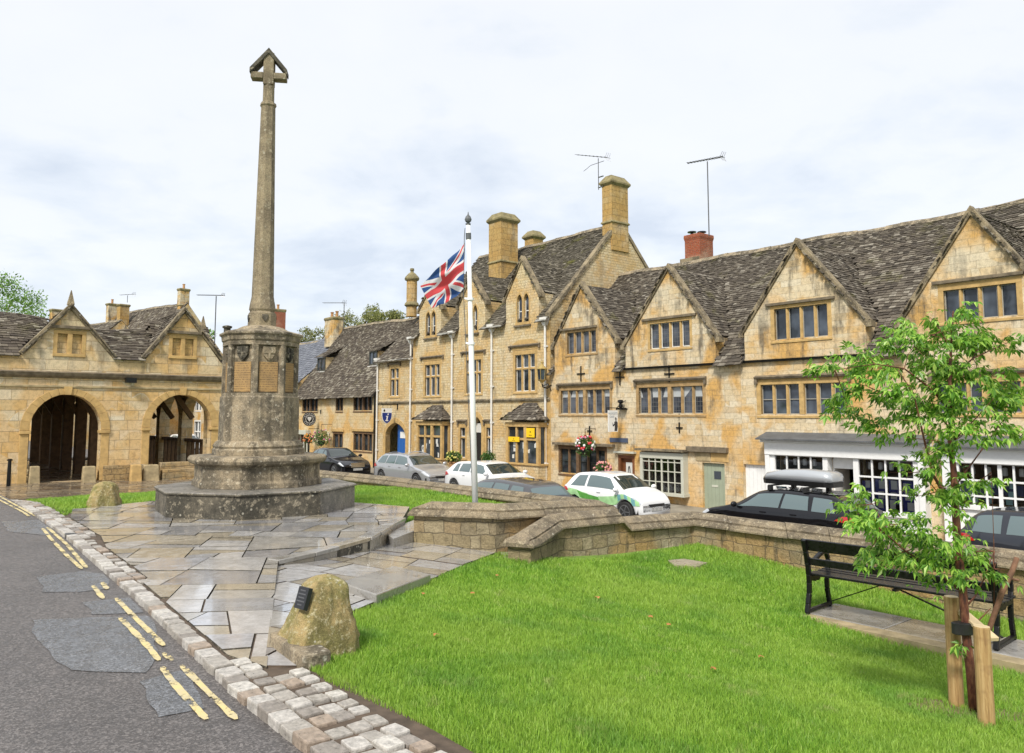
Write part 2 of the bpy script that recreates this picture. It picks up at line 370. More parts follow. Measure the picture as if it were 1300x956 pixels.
# ---------------------------------------------------------------- sett kerb
rnd=random.Random(3)
def sett(mb,s,n,ls,ln,top,depth=.16):
    a=rnd.uniform(-.05,.05); c_,s_=math.cos(a),math.sin(a); t1,t2=rnd.uniform(-.04,.04),rnd.uniform(-.04,.04)
    def ring(k,z): 
        out=[]
        for dx,dy in((-1,-1),(0,-1.06),(1,-1),(1.05,0),(1,1),(0,1.06),(-1,1),(-1.05,0)):
            x=dx*ls/2*k; y=dy*ln/2*k; out.append(P(s+x*c_-y*s_,n+x*s_+y*c_,z+x*t1+y*t2))
        return out
    mb.rings([ring(1,top-depth),ring(1,top-.010),ring(.965,top-.002),ring(.90,top)])
mb=MB(); s=-3.0
while s<24:
    L=rnd.uniform(.13,.20); rows=[(.0,.135)]
    if s>8.5: rows+=[(.14,.10)]
    if s>12: rows+=[(.24,.10)]
    if s<5.0: rows+=[(.145,.12),(.27,.11),(.385,.10)]
    elif s<5.5: rows+=[(.145,.12)]
    k=kerb_n(s)
    for n0,wd in rows:
        if n0>.1 and s>5 and rnd.random()<.12: continue
        l2=L if n0==0 else rnd.uniform(.09,.15); q=s+rnd.uniform(-.03,.03)
        x,y=xy(s,k+n0); sett(mb,q,k+n0+wd/2,min(l2,L)*.95,wd*.93,green_z(x,y)+.006+rnd.uniform(-.01,.012))
    s+=L
t=NT('granite_setts'); r_=t.island(); o_=t.obj(); f=t.noise(o_,25,6,.75)
c=t.ramp(r_,[(0,(.26,.23,.20)),(.25,(.36,.33,.29)),(.5,(.47,.44,.40)),(.75,(.33,.26,.20)),(.9,(.52,.49,.44)),(.99,(.06,.06,.06))],'CONSTANT')
c=t.mix(.85,c,t.ramp(f,[(.3,.4),(.62,1.2)]),'MULTIPLY'); t.set(**{'Base Color':c,'Roughness':t.ramp(f,[(.3,.2),(.6,.5)])}); t.bump(f,.006); M['sett']=t.m
struct(mb.build('kerb',M['sett'],org=(0,2,0)))
mb=MB(); S=[-3+.4*i for i in range(58)]
mb.add([P(s,kerb_n(s)+d,green_z(*xy(s,kerb_n(s)+d))-.014) for s in S for d in(.03,.62 if s<5 else .5)],[(2*i,2*i+1,2*i+3,2*i+2) for i in range(len(S)-1)])
struct(mb.build('kerb_bed',M['joint'],org=(0,2,0)))
mb=MB(); S=[44.5,50,60,80,110,140]; mb.add([P(s,n,green_z(*xy(s,n))+.015) for s in S for n in(-6,3,11.0)],[(3*i+k,3*i+k+1,3*i+k+4,3*i+k+3) for i in range(len(S)-1) for k in(0,1)])
struct(mb.build('far_street',M['street'],org=(-45,2,0)))
# ---------------------------------------------------------------- flagged paving
def clip(poly,a,b,c,off=0):
    """keep the side a*x+b*y+c-off >= 0"""
    out=[]; n=len(poly)
    for i in range(n):
        p,q=poly[i],poly[(i+1)%n]; dp=a*p[0]+b*p[1]+c-off; dq=a*q[0]+b*q[1]+c-off
        if dp>=0: out.append(p)
        if (dp>=0)!=(dq>=0):
            f=dp/(dp-dq); out.append((p[0]+(q[0]-p[0])*f,p[1]+(q[1]-p[1])*f))
    return out
def area(p): return .5*sum(p[i][0]*p[(i+1)%len(p)][1]-p[(i+1)%len(p)][0]*p[i][1] for i in range(len(p)))
def inside(x,y,poly):
    r=False; j=len(poly)-1
    for i in range(len(poly)):
        xi,yi=poly[i]; xj,yj=poly[j]
        if (yi>y)!=(yj>y) and x<(xj-xi)*(y-yi)/(yj-yi)+xi: r=not r
        j=i
    return r
def split_slabs(poly,amin,amax,rr,out,asp=1.5):
    A=abs(area(poly))
    if A<rr.uniform(amin,amax) or A<amin: out.append(poly); return
    cx=sum(p[0] for p in poly)/len(poly); cy=sum(p[1] for p in poly)/len(poly)
    xs=[p[0] for p in poly]; ys=[p[1] for p in poly]
    along = (max(xs)-min(xs))>(max(ys)-min(ys))*asp
    a=(0 if along else PI/2)+rr.uniform(-.28,.28)
    cx+=rr.uniform(-.18,.18)*(max(xs)-min(xs)); cy+=rr.uniform(-.18,.18)*(max(ys)-min(ys))
    A_,B_=math.cos(a),math.sin(a); C_=-(A_*cx+B_*cy)
    p1=clip(poly,A_,B_,C_); p2=clip(poly,-A_,-B_,-C_)
    if len(p1)<3 or len(p2)<3: out.append(poly); return
    split_slabs(p1,amin,amax,rr,out,asp); split_slabs(p2,amin,amax,rr,out,asp)
def paving(name,region,zf,mat,amin=.16,amax=.75,gap=.007,seed=1,rot=0,asp=1.5,th=.05,zj=.004,side=None):
    """region in world xy"""
    rr=random.Random(seed); c_,s_=math.cos(rot),math.sin(rot)
    R=[(x*c_+y*s_,-x*s_+y*c_) for x,y in region]
    xs=[p[0] for p in R]; ys=[p[1] for p in R]
    out=[]; split_slabs([(min(xs)-.1,min(ys)-.1),(max(xs)+.1,min(ys)-.1),(max(xs)+.1,max(ys)+.1),(min(xs)-.1,max(ys)+.1)],amin,amax,rr,out,asp)
    mb=MB()
    for sl in out:
        if area(sl)<0: sl=sl[::-1]
        q=R; n=len(sl)
        for i in range(n):
            a,b=sl[i],sl[(i+1)%n]; dx,dy=b[0]-a[0],b[1]-a[1]; l=math.hypot(dx,dy)
            if l<1e-6: continue
            A_,B_=-dy/l,dx/l; q=clip(q,A_,B_,-(A_*a[0]+B_*a[1]),gap*rr.uniform(.5,1.3))
            if len(q)<3: break
        if len(q)<3 or abs(area(q))<.006: continue
        q2=[]
        for p in q:
            if not q2 or math.hypot(p[0]-q2[-1][0],p[1]-q2[-1][1])>.01: q2.append(p)
        if len(q2)<3: continue
        if area(q2)<0: q2=q2[::-1]
        cx=sum(p[0] for p in q2)/len(q2); cy=sum(p[1] for p in q2)/len(q2); tx,ty=rr.uniform(-.005,.005),rr.uniform(-.005,.005); dz=rr.uniform(-zj,zj)
        top=[];bot=[];mid=[]
        for p in q2:
            X,Y=p[0]*c_-p[1]*s_,p[0]*s_+p[1]*c_; z=zf(X,Y)+dz+tx*(p[0]-cx)+ty*(p[1]-cy); k=.002/max(.05,math.hypot(p[0]-cx,p[1]-cy))
            px_,py_=p[0]-(p[0]-cx)*k,p[1]-(p[1]-cy)*k
            top.append((px_*c_-py_*s_,px_*s_+py_*c_,z)); mid.append((X,Y,z-.007)); bot.append((X,Y,z-th))
        for m_ in(top,): pass
        n_=len(top); mb.cur=1; mb.add(bot+top,[(i,(i+1)%n_,n_+(i+1)%n_,n_+i) for i in range(n_)]); mb.cur=0; mb.add(top,[tuple(range(n_))])
    return struct(mb.build(name,[mat,side or M['joint']],fr=WD,org=(0,0,0)))
def pavemat(name,tones,wet=.2,dry=.55):
    t=NT(name); r=t.island(); o=t.obj(); a=t.noise(o,1.2,5,.6); b=t.noise(o,7,6,.7,.6); d=t.noise(o,40,4,.7)
    c=t.ramp(r,[(i/len(tones),x) for i,x in enumerate(tones)],'CONSTANT')
    c=t.mix(t.math('MULTIPLY',t.ramp(a,[(.48,0),(.66,1)]),.4),c,(.20,.175,.13))
    c=t.mix(.7,c,t.ramp(b,[(.3,.72),(.65,1.2)]),'MULTIPLY'); c=t.mix(.4,c,t.ramp(d,[(.3,.7),(.65,1.2)]),'MULTIPLY')
    c=t.mix(t.ramp(t.noise(o,5,5,.8),[(.66,0),(.73,.6)]),c,(.40,.37,.30))
    t.set(**{'Base Color':c,'Roughness':t.ramp(t.math('ADD',t.math('MULTIPLY',a,.5),t.math('MULTIPLY',b,.5)),[(.38,wet),(.60,dry)]),'Specular IOR Level':.8}); t.set(**{'Coat Weight':t.ramp(a,[(.38,.85),(.62,.2)]),'Coat Roughness':.06,'Coat IOR':1.45}); t.bump(t.math('ADD',b,t.math('MULTIPLY',d,.15)),.002); return t.m
M['flags']=pavemat('wet_flagstones',[(.38,.36,.33),(.32,.32,.33),(.46,.445,.43),(.37,.32,.24),(.41,.41,.43),(.41,.36,.28),(.28,.275,.285),(.49,.475,.465)],.04,.24)
M['flags2']=pavemat('mossy_wet_flagstones',[(.28,.25,.19),(.25,.235,.21),(.33,.28,.20),(.30,.29,.275)],.12,.45)
M['forecourt']=pavemat('brown_wet_cobbles',[(.30,.21,.12),(.26,.20,.14),(.36,.28,.18),(.22,.18,.135)],.12,.4)
H0=lambda px,py: hz(px,py,0.0)
def kxy(s,d=.42): return xy(s,kerb_n(s)+d)
A_region=[kxy(s,d) for s,d in ((4.3,.5),(5.15,.30),(5.6,.17),(7.5,.17),(8.5,.18),(8.7,.27),(11,.27),(12,.38),(14.5,.38))]+[H0(92,646),H0(205,635),H0(448,637.5),H0(520,643),H0(512,657),H0(483,675),H0(470,683),H0(430,694),H0(353,712)]
edge=[hg(p[0],p[1])[:2] for p in ((353,712),(430,708),(483,690),(500,684),(535,676))]
B_region=[H0(352,712.5)]+edge+[hg(533,686)[:2],hg(628,688)[:2],xy(8.9,7.6),xy(10.3,11.0),(2.75,13.9),(1.45,12.95),(.36,12.2),(-.10,11.1),hg(634,700)[:2],hg(590,717)[:2],hg(546,737)[:2],hg(480,763)[:2],hg(450,776)[:2],hg(395,812)[:2],hg(384,838)[:2],kxy(4.6,.54),kxy(5.0,.54),kxy(5.2,.30)]
A_region=A_region[1:]          # the near flags belong to the lower paving
A_top=lambda x,y: .0
paving('flagged_platform',A_region,A_top,M['flags'],seed=5,rot=.12,asp=1.25,amin=.12,amax=.62,th=.14,side=M['mon_dark'])
paving('flagged_path',B_region,lambda x,y: min(0,green_z(x,y)+.012),M['flags'],seed=11,rot=-.35,asp=1.2,amin=.15,amax=.7,th=.06)
# bedding under the flags
mb=MB()
mb.poly([(x,y,-.028) for x,y in A_region]); 
struct(mb.build('paving_bed',M['joint'],fr=WD,org=(0,0,0)))
mb=MB(); cx=sum(p[0] for p in B_region)/len(B_region); cy=sum(p[1] for p in B_region)/len(B_region)
import bmesh
bm=bmesh.new(); vs=[bm.verts.new((x,y,green_z(x,y)-.018)) for x,y in B_region]; f=bm.faces.new(vs); bmesh.ops.triangulate(bm,faces=[f]); 
for _ in range(3): bmesh.ops.subdivide_edges(bm,edges=[e for e in bm.edges if e.calc_length()>.5],cuts=1,use_grid_fill=True); bmesh.ops.triangulate(bm,faces=bm.faces)
for v in bm.verts: v.co.z=min(0,green_z(v.co.x,v.co.y))-.018
me=bpy.data.meshes.new('path_bed'); bm.to_mesh(me); bm.free(); me.materials.append(M['joint']); ob=bpy.data.objects.new('path_bed',me); COL.objects.link(ob); struct(ob)
# riser stones along the platform edge
mb=MB(); E=[H0(353,712),H0(400,702),H0(430,694),H0(470,683),H0(483,675)]
rr=random.Random(4)
def edge_stones(mb,E,z,th=.10,w=.16,out=.02,zb=-.32):
    for a,b in zip(E[:-1],E[1:]):
        L=math.hypot(b[0]-a[0],b[1]-a[1]); k=max(1,round(L/.55)); nx,ny=(b[1]-a[1])/L,-(b[0]-a[0])/L
        for i in range(k):
            f0,f1=i/k+.006,(i+1)/k-.006; p=(a[0]+(b[0]-a[0])*f0,a[1]+(b[1]-a[1])*f0); q=(a[0]+(b[0]-a[0])*f1,a[1]+(b[1]-a[1])*f1); j=rr.uniform(-.012,.012); zz=z+rr.uniform(-.004,.004)
            mb.slab([(p[0]+nx*(out+j),p[1]+ny*(out+j)),(q[0]+nx*(out+j),q[1]+ny*(out+j)),(q[0]-nx*w,q[1]-ny*w),(p[0]-nx*w,p[1]-ny*w)],zz-.05,zz)
            mb.slab([(p[0]+nx*j,p[1]+ny*j),(q[0]+nx*j,q[1]+ny*j),(q[0]-nx*w,q[1]-ny*w),(p[0]-nx*w,p[1]-ny*w)],zb,zz-.053)
edge_stones(mb,E,.012); struct(mb.build('platform_edge',M['flags2'],fr=WD,org=(0,0,0),bevel=.008))
mb=MB(); edge_stones(mb,[H0(483,676),H0(497,667),H0(514,658)],.014); struct(mb.build('platform_edge',M['flags2'],fr=WD,org=(0,0,0),bevel=.008))
mb=MB(); q=[hz(499,685,-.1),hz(536,671,-.1),hz(528,660,-.1),hz(488,676,-.1)]; mb.slab(q,-.3,-.085); struct(mb.build('step',M['flags2'],fr=WD,org=(0,0,-.3),bevel=.01))
# raised slab at the grass edge
q=[hz(478,757,-.02),hz(547,724,-.06),hz(500,714,-.04),hz(432,742,-.02)]
mb=MB(); mb.frustum([(x,y,green_z(x,y)-.1) for x,y in q],[(x,y,green_z(x,y)+.085) for x,y in q]); struct(mb.build('paving_slab',M['flags2'],fr=WD,org=(0,0,0),bevel=.012))
mb=MB(); q=[hg(848,713)[:2],hg(868,711)[:2],hg(898,716)[:2],hg(885,721)[:2],hg(855,719)[:2]]; mb.frustum([(x,y,green_z(x,y)-.05) for x,y in q],[(x,y,green_z(x,y)+.022) for x,y in q])
struct(mb.build('flat_stone',M['flags2'],fr=WD,org=(0,0,0)))
# forecourt of the market hall + hall floor
F_region=[kxy(20.2,.33),kxy(30,.3),xy(46,2.5),xy(46,9.7),xy(28.25,9.7),xy(28.0,9.9),xy(24.6,9.9),xy(23.6,8),xy(22.0,5.2),xy(20.6,3.2)]
F_region=[xy(19.4,2.75),xy(28,2.4),xy(45,2.4),xy(45,9.6),xy(24.8,9.6),xy(24.0,7.0),xy(22.6,4.6)]
paving('forecourt',F_region,lambda x,y: green_z(x,y)+.015,M['forecourt'],seed=8,rot=.7,amin=.04,amax=.12,asp=1.3)
# steps down through the gap in the street wall
mb=MB()
for i in range(8): mb.box(-10.85,-8.75,11.05+.3*i,11.05+.3*(i+1)-.002,-2.3,-.55-.17*i)
struct(mb.build('steps',M['mon'],org=(-9.8,11,-2.3)))
# bench pad
mb=MB(); padz=green_z(*xy(5.1,8.9))+.012
for i in range(3):
    s0=5.25-.95*i; mb.box(-s0,-s0+.94,8.83,9.52,padz-.15,padz+.0-.002*i)
struct(mb.build('bench_pad',M['flags2'],org=(-4,9,padz-.15),bevel=.008))
PADZ=padz
mb=MB(); q=[xy(5.2,8.62),xy(2.4,8.62),xy(2.4,8.9),xy(5.2,8.9)]; mb.frustum([(x,y,-1.0) for x,y in q],[(x,y,PADZ-.012) for x,y in q]); struct(mb.build('pad_kerb',M['block'],fr=WD,org=(0,0,-1)))
# ---------------------------------------------------------------- grass
G1=[xy(-2,kerb_n(-2)+.62),xy(3.6,kerb_n(3.6)+.62),hg(412,862)[:2],hg(384,840)[:2],hg(400,805)[:2],hg(447,778)[:2],hg(484,763)[:2],hg(548,736)[:2],hg(590,718)[:2],hg(634,701)[:2],hg(676,708)[:2],xy(8.35,8.2),xy(8.35,10.82),xy(-3,10.82),xy(-3,6)]
G2=[kxy(19.2,.34),kxy(17.5,.34),kxy(16,.34),kxy(14.6,.34),hg(92,646)[:2],H0(205,634.4),H0(448,637),H0(522,642.5),xy(12.0,8.0),xy(11.1,10.82),xy(27.5,10.82),xy(27.5,9.7),xy(24.7,9.6),xy(23.9,7.0),xy(22.5,4.6),xy(19.4,2.9)]
SLAB=[hg(478,757)[:2],hg(547,724)[:2],hg(500,714)[:2],hg(432,742)[:2]]
FLAT=[hg(850,713)[:2],hg(868,711.5)[:2],hg(895,716)[:2],hg(883,720)[:2],hg(857,718.5)[:2]]
PAD=[xy(5.25,8.66),xy(2.3,8.66),xy(2.3,9.52),xy(5.25,9.52)]
def soil_patch(x,y):
    # bare earth around the tree and before the stone
    s,n=to_sn(x,y); d=min(math.hypot((x-TREE[0])/.6,(y-TREE[1]-.0)/.34), 9)
    q=mnoise.noise((x*5,y*5,1))*.5
    if PAD[0] and 8.35<n<8.68 and 2.3<s<5.35: d=min(d,.75)
    return d+q<.8
TREE=(3.42,5.98)
rg=np.random.default_rng(5)
def grass_points(poly,dens0,dref,cap=260000):
    xs=[p[0] for p in poly]; ys=[p[1] for p in poly]; out=[]
    step=.25; X=min(xs)
    while X<max(xs):
        Y=min(ys)
        while Y<max(ys):
            if Y>2.6 and abs(X)<Y*.78+1.2:
                d=math.hypot(X,Y); den=dens0*min(1,(dref/d)**1.6)
                k=int(den*step*step+rg.random()); pts=rg.random((k,2))*step+(X,Y)
                cs=[inside(X+a,Y+b,poly) for a in(0,step) for b in(0,step)]
                if not any(cs): 
                    if not inside(X+step/2,Y+step/2,poly): Y+=step; continue
                allin=all(cs)
                for x,y in pts:
                    if allin or inside(x,y,poly): out.append((x,y,d))
            Y+=step
        X+=step
    return out
def grass_mesh(name,poly,dens0,dref,holes=(),h0=.019):
    pts=grass_points(poly,dens0,dref); V=[];
    keep=[]
    for x,y,d in pts:
        if any(inside(x,y,h) for h in holes): continue
        if soil_patch(x,y) and rg.random()<.55: continue
        keep.append((x,y,green_z(x,y)-.032,d))
    a=np.array(keep); n=len(a); print(name,'blades',n)
    sc_=np.clip(a[:,3]/6.5,.85,3.4); clump=np.array([mnoise.noise((x*1.6,y*1.6,0))+.6*mnoise.noise((x*7,y*7,4)) for x,y,_,_ in keep])
    h=(h0*(1+.75*clump)+.012)*rg.uniform(.6,1.5,n)*np.clip(a[:,3]/8,.95,1.35); h=np.clip(h,.012,.13)
    w=.0021*sc_*rg.uniform(.7,1.3,n); th=rg.uniform(0,2*PI,n); le=rg.uniform(.1,.95,n)*h; ld=rg.uniform(0,2*PI,n)
    dx,dy=np.cos(th)*w,np.sin(th)*w; lx,ly=np.cos(ld)*le,np.sin(ld)*le
    v=np.zeros((n,5,3)); z=a[:,2]
    v[:,0]=np.stack([a[:,0]-dx,a[:,1]-dy,z],1); v[:,1]=np.stack([a[:,0]+dx,a[:,1]+dy,z],1)
    v[:,2]=np.stack([a[:,0]+dx*.8+lx*.35,a[:,1]+dy*.8+ly*.35,z+h*.6+.02],1); v[:,3]=np.stack([a[:,0]-dx*.8+lx*.35,a[:,1]-dy*.8+ly*.35,z+h*.6+.02],1)
    v[:,4]=np.stack([a[:,0]+lx,a[:,1]+ly,z+h+.02],1)
    me=bpy.data.meshes.new(name); me.vertices.add(n*5); me.vertices.foreach_set('co',v.ravel())
    li=(np.arange(n)[:,None]*5+np.array([0,1,2,3,3,2,4])).ravel(); me.loops.add(n*7); me.loops.foreach_set('vertex_index',li)
    me.polygons.add(n*2); ls=(np.arange(n)[:,None]*7+np.array([0,4])).ravel(); lt=np.tile([4,3],n); me.polygons.foreach_set('loop_start',ls); me.polygons.foreach_set('loop_total',lt)
    me.update(calc_edges=True); me.materials.append(M['blade']); o=bpy.data.objects.new(name,me); COL.objects.link(o)
    o['kind']='stuff'; o['label']='short bright green lawn grass'; return o
t=NT('grass_blades'); r_=t.island(); g=t.gpos(); big=t.noise(g,.55,4,.6); md=t.noise(g,3.5,3,.6)
c=t.ramp(t.math('ADD',t.math('MULTIPLY',r_,.5),t.math('MULTIPLY',md,.5)),[(.2,(.09,.21,.02)),(.42,(.19,.37,.035)),(.68,(.31,.50,.06)),(.92,(.52,.56,.20))])
c=t.mix(t.ramp(big,[(.38,0),(.62,.6)]),c,(.34,.48,.08))
c=t.mix(t.ramp(t.noise(g,1.3,4,.6),[(.50,0),(.66,.6)]),c,(.13,.29,.045)); c=t.mix(t.ramp(t.noise(g,2.6,5,.75),[(.60,0),(.68,.55)]),c,(.50,.50,.20))
tr=t.n('BsdfTranslucent',{'Color':c}); t.set(**{'Base Color':c,'Roughness':.5,'Specular IOR Level':.35}); mx=t.n('MixShader',{0:.3,1:t.p.outputs[0],2:tr.outputs[0]}); t.l(mx.outputs[0],t.out.inputs[0]); M['blade']=t.m
import os
GD=float(os.environ.get('GD','1'))
grass_mesh('lawn_grass',G1,11500*GD,5.5,[SLAB,FLAT,PAD])
grass_mesh('verge_grass',G2,9000*GD,5.5,[])
# fallen leaves
mb_mat=flat('fallen_leaf',(.42,.17,.04),.6,var=.4,vs=20)
for i,(px,py,c) in enumerate([(537,758,'orange'),(600,757,'orange'),(826,787,'pale brown'),(849,797,'brown'),(906,854,'orange'),(759,762,'tan'),(631,734,'tan'),(553,811,'brown'),(966,838,'brown')]):
    x,y,z=hg(px,py); mb=MB(); a=rnd.uniform(0,6); k=.028 if i!=5 else .04
    pts=[(math.cos(a+b)*k*r,math.sin(a+b)*k*r) for b,r in((0,1.3),(.7,.8),(1.6,.9),(2.4,.7),(3.14,1.1),(3.9,.7),(4.7,.95),(5.5,.8))]
    mb.poly([(x+p[0],y+p[1],z+.035+.012*math.sin(3*j)) for j,p in enumerate(pts)]); ob=mb.build('fallen_leaf',mb_mat,fr=WD)
    where=['nearest the paving slab corner','in the open lawn beyond the slab','towards the middle of the lawn','just beside another in mid lawn','near the bare soil in front','lying left of the lawn middle, the widest one','just below the wall end','in the near left lawn','near the tree side of the front lawn'][i]
    tag(ob,f'{c} fallen leaf on the grass {where}','leaf','fallen leaves on the lawn')
# ================================================================ MONUMENT
MC=(-.3195*14.2,14.2); PH0=math.radians(-90+9)   # first arris slightly left of centre as seen
MF=Frame(MC[0],MC[1],math.radians(8.7))
def octr(R,z): return [(R*math.cos(-PI/2+k*PI/4),R*math.sin(-PI/2+k*PI/4),z) for k in range(8)]
mon=thing('war_memorial','tall octagonal stone memorial cross with tapering shaft on two stepped plinths','memorial',(0,0,0),MF)
mb=MB(); mb.rings([octr(1.71,-.15),octr(1.71,.36)]); mb.rings([octr(1.74,.362),octr(1.74,.395),octr(1.70,.412)])
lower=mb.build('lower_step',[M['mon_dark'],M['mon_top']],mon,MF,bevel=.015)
for p in lower.data.polygons: p.material_index=1 if abs(p.normal.z)>.7 or p.center.x>1.15 else 0  # paler stone on tops and right-hand faces, darker on the rest
mb=MB(); mb.rings([octr(1.12,.41),octr(1.12,.50),octr(1.08,.54),octr(1.08,.765),octr(1.10,.785)]); mb.rings([octr(1.13,.787),octr(1.18,.82),octr(1.205,.87),octr(1.19,.905),octr(1.16,.935),octr(.7,.95)])
mb.build('upper_step',M['mon'],mon,MF,bevel=.01)
mb=MB(); mb.rings([octr(.80,.945),octr(.80,1.04),octr(.77,1.06),octr(.79,1.10),octr(.74,1.17),octr(.70,1.19),octr(.69,1.95),octr(.665,1.97),octr(.665,2.02)])
ped=mb.build('pedestal',M['mon'],mon,MF,bevel=.008)
# panelled die: recessed faces between arris ribs
mb=MB(); mb.rings([octr(.595,2.02),octr(.595,2.93)])
for k in range(8):
    a=-PI/2+k*PI/4; c_,s_=math.cos(a),math.sin(a)
    for sg in(-1,1):
        a2=a+sg*PI/4; q=(.665*math.cos(a2),.665*math.sin(a2)); p=(.665*c_,.665*s_); L=math.hypot(q[0]-p[0],q[1]-p[1]); t_=((q[0]-p[0])/L,(q[1]-p[1])/L)
        w=.06; inn=(.595*c_,.595*s_); e=(p[0]+t_[0]*w,p[1]+t_[1]*w); e2=(e[0]-.06*c_,e[1]-.06*s_)
        mb.slab([p,e,e2,inn] if sg>0 else [inn,e2,e,p],2.02,2.93)
mb.rings([octr(.67,2.86),octr(.67,2.93)])
mb.build('panelled_die',M['mon'],mon,MF)
t=NT('inscribed_panel'); o_=t.obj(); sp=t.n('SeparateXYZ',{0:o_}); nz=t.noise(o_,5,6,.7); rows=t.math('LESS_THAN',t.math('FRACT',t.math('MULTIPLY',sp.outputs[2],1/.04)),.45)
let=t.math('MULTIPLY',rows,t.ramp(t.noise(t.n('VectorMath',{0:o_,1:(60,60,30)},operation='MULTIPLY').outputs[0],1,2),[(.47,0),(.53,1)]))
c=t.mix(t.ramp(nz,[(.3,0),(.7,1)]),(.42,.26,.10),(.27,.175,.08)); c=t.mix(t.math('MULTIPLY',let,.6),c,(.13,.08,.045)); t.set(**{'Base Color':c,'Roughness':.85}); t.bump(t.math('MULTIPLY',let,-1),.004); M['panel']=t.m
for k in range(8):
    a=-PI/2+(k+.5)*PI/4; r=.595*math.cos(PI/8); hw=.16; n_=(math.cos(a),math.sin(a)); t_=(-n_[1],n_[0])
    mb=MB(); f=lambda x,y,z:(n_[0]*(r+y)+t_[0]*x,n_[1]*(r+y)+t_[1]*x,z)
    mb.frustum([f(-hw,.0,2.04),f(hw,.0,2.04),f(hw,.0,2.56),f(-hw,.0,2.56)],[f(-hw,.02,2.04),f(hw,.02,2.04),f(hw,.02,2.56),f(-hw,.02,2.56)])
    mb.build('inscription_panel',M['panel'],mon,MF)
    mb=MB(); sh=[(-.115,2.84),(.115,2.84),(.115,2.72),(.09,2.66),(.045,2.61),(0,2.575),(-.045,2.61),(-.09,2.66),(-.115,2.72)]
    mb.frustum([f(x,.0,z) for x,z in sh],[f(x*.93,.045,2.71+(z-2.71)*.93) for x,z in sh])
    mb.frustum([f(x,.04,z) for x,z in((-.018,2.6),(.018,2.6),(.018,2.82),(-.018,2.82))],[f(x,.062,z) for x,z in((-.015,2.62),(.015,2.62),(.015,2.82),(-.015,2.82))])
    mb.frustum([f(x,.04,z) for x,z in((-.1,2.71),(.1,2.71),(.1,2.745),(-.1,2.745))],[f(x,.06,z) for x,z in((-.1,2.713),(.1,2.713),(.1,2.742),(-.1,2.742))])
    mb.build('shield',M['mon_dark'] if k%2 else M['mon'],mon,MF)
mb=MB(); mb.rings([octr(.67,2.932),octr(.69,2.95),octr(.70,3.03),octr(.735,3.05),octr(.735,3.085),octr(.70,3.10),octr(.46,3.16),octr(.40,3.20),octr(.30,3.23)])
mb.build('cornice',M['mon'],mon,MF,bevel=.006)
for k in (6,):
    a=-PI/2+k*PI/4; mb=MB(); mb.lathe((.6*math.cos(a),.6*math.sin(a),3.12),[(.06,-.03),(.06,.07),(.085,.08),(.085,.11),(.03,.125)],8); mb.build('corner_boss',M['mon_dark'],mon,MF)
mb=MB(); mb.rings([octr(.25,3.22),octr(.245,3.46),octr(.215,3.50),octr(.235,3.54),octr(.225,3.62),octr(.205,3.72),octr(.195,3.78),octr(.13,7.33),octr(.15,7.36),octr(.14,7.41),octr(.105,7.43),octr(.10,8.0)])
shaft=mb.build('shaft',M['shaft'],mon,MF)
for k in(0,2,4,6):
    a=-PI/2+(k+.5)*PI/4; n_=(math.cos(a),math.sin(a)); t_=(-n_[1],n_[0]); mb=MB(); f=lambda x,y,z:(n_[0]*(.218+y)+t_[0]*x,n_[1]*(.218+y)+t_[1]*x,z)
    sh=[(-.06,3.44),(.06,3.44),(.055,3.36),(0,3.29),(-.055,3.36)]; mb.frustum([f(x,0,z) for x,z in sh],[f(x*.8,.03,3.38+(z-3.38)*.8) for x,z in sh]); mb.build('shaft_shield',M['mon_dark'],shaft if False else mon,MF)
mb=MB(); d=.10
mb.box(-.095,.095,-d,d,7.75,8.36); mb.box(-.32,-.0955,-d,d,7.86,7.98); mb.box(.0955,.32,-d,d,7.86,7.98); mb.build('cross_head',M['shaft'],mon,MF,bevel=.012)
mb=MB(); mb.bar((-.345,0,7.99),(-.0,0,8.40),.24,.075,up=(0,1,0)) if False else None
for sg in(-1,1):
    a=(sg*.335,7.95); b=(sg*.0,8.44); mb.frustum([(a[0],-.125,a[1]),(a[0],.125,a[1]),(a[0]-sg*.0,.125,a[1]+.09),(a[0],-.125,a[1]+.09)],[(b[0],-.125,b[1]-.1),(b[0],.125,b[1]-.1),(b[0],.125,b[1]),(b[0],-.125,b[1])])
mb.build('gabled_hood',M['mon_dark'],mon,MF)
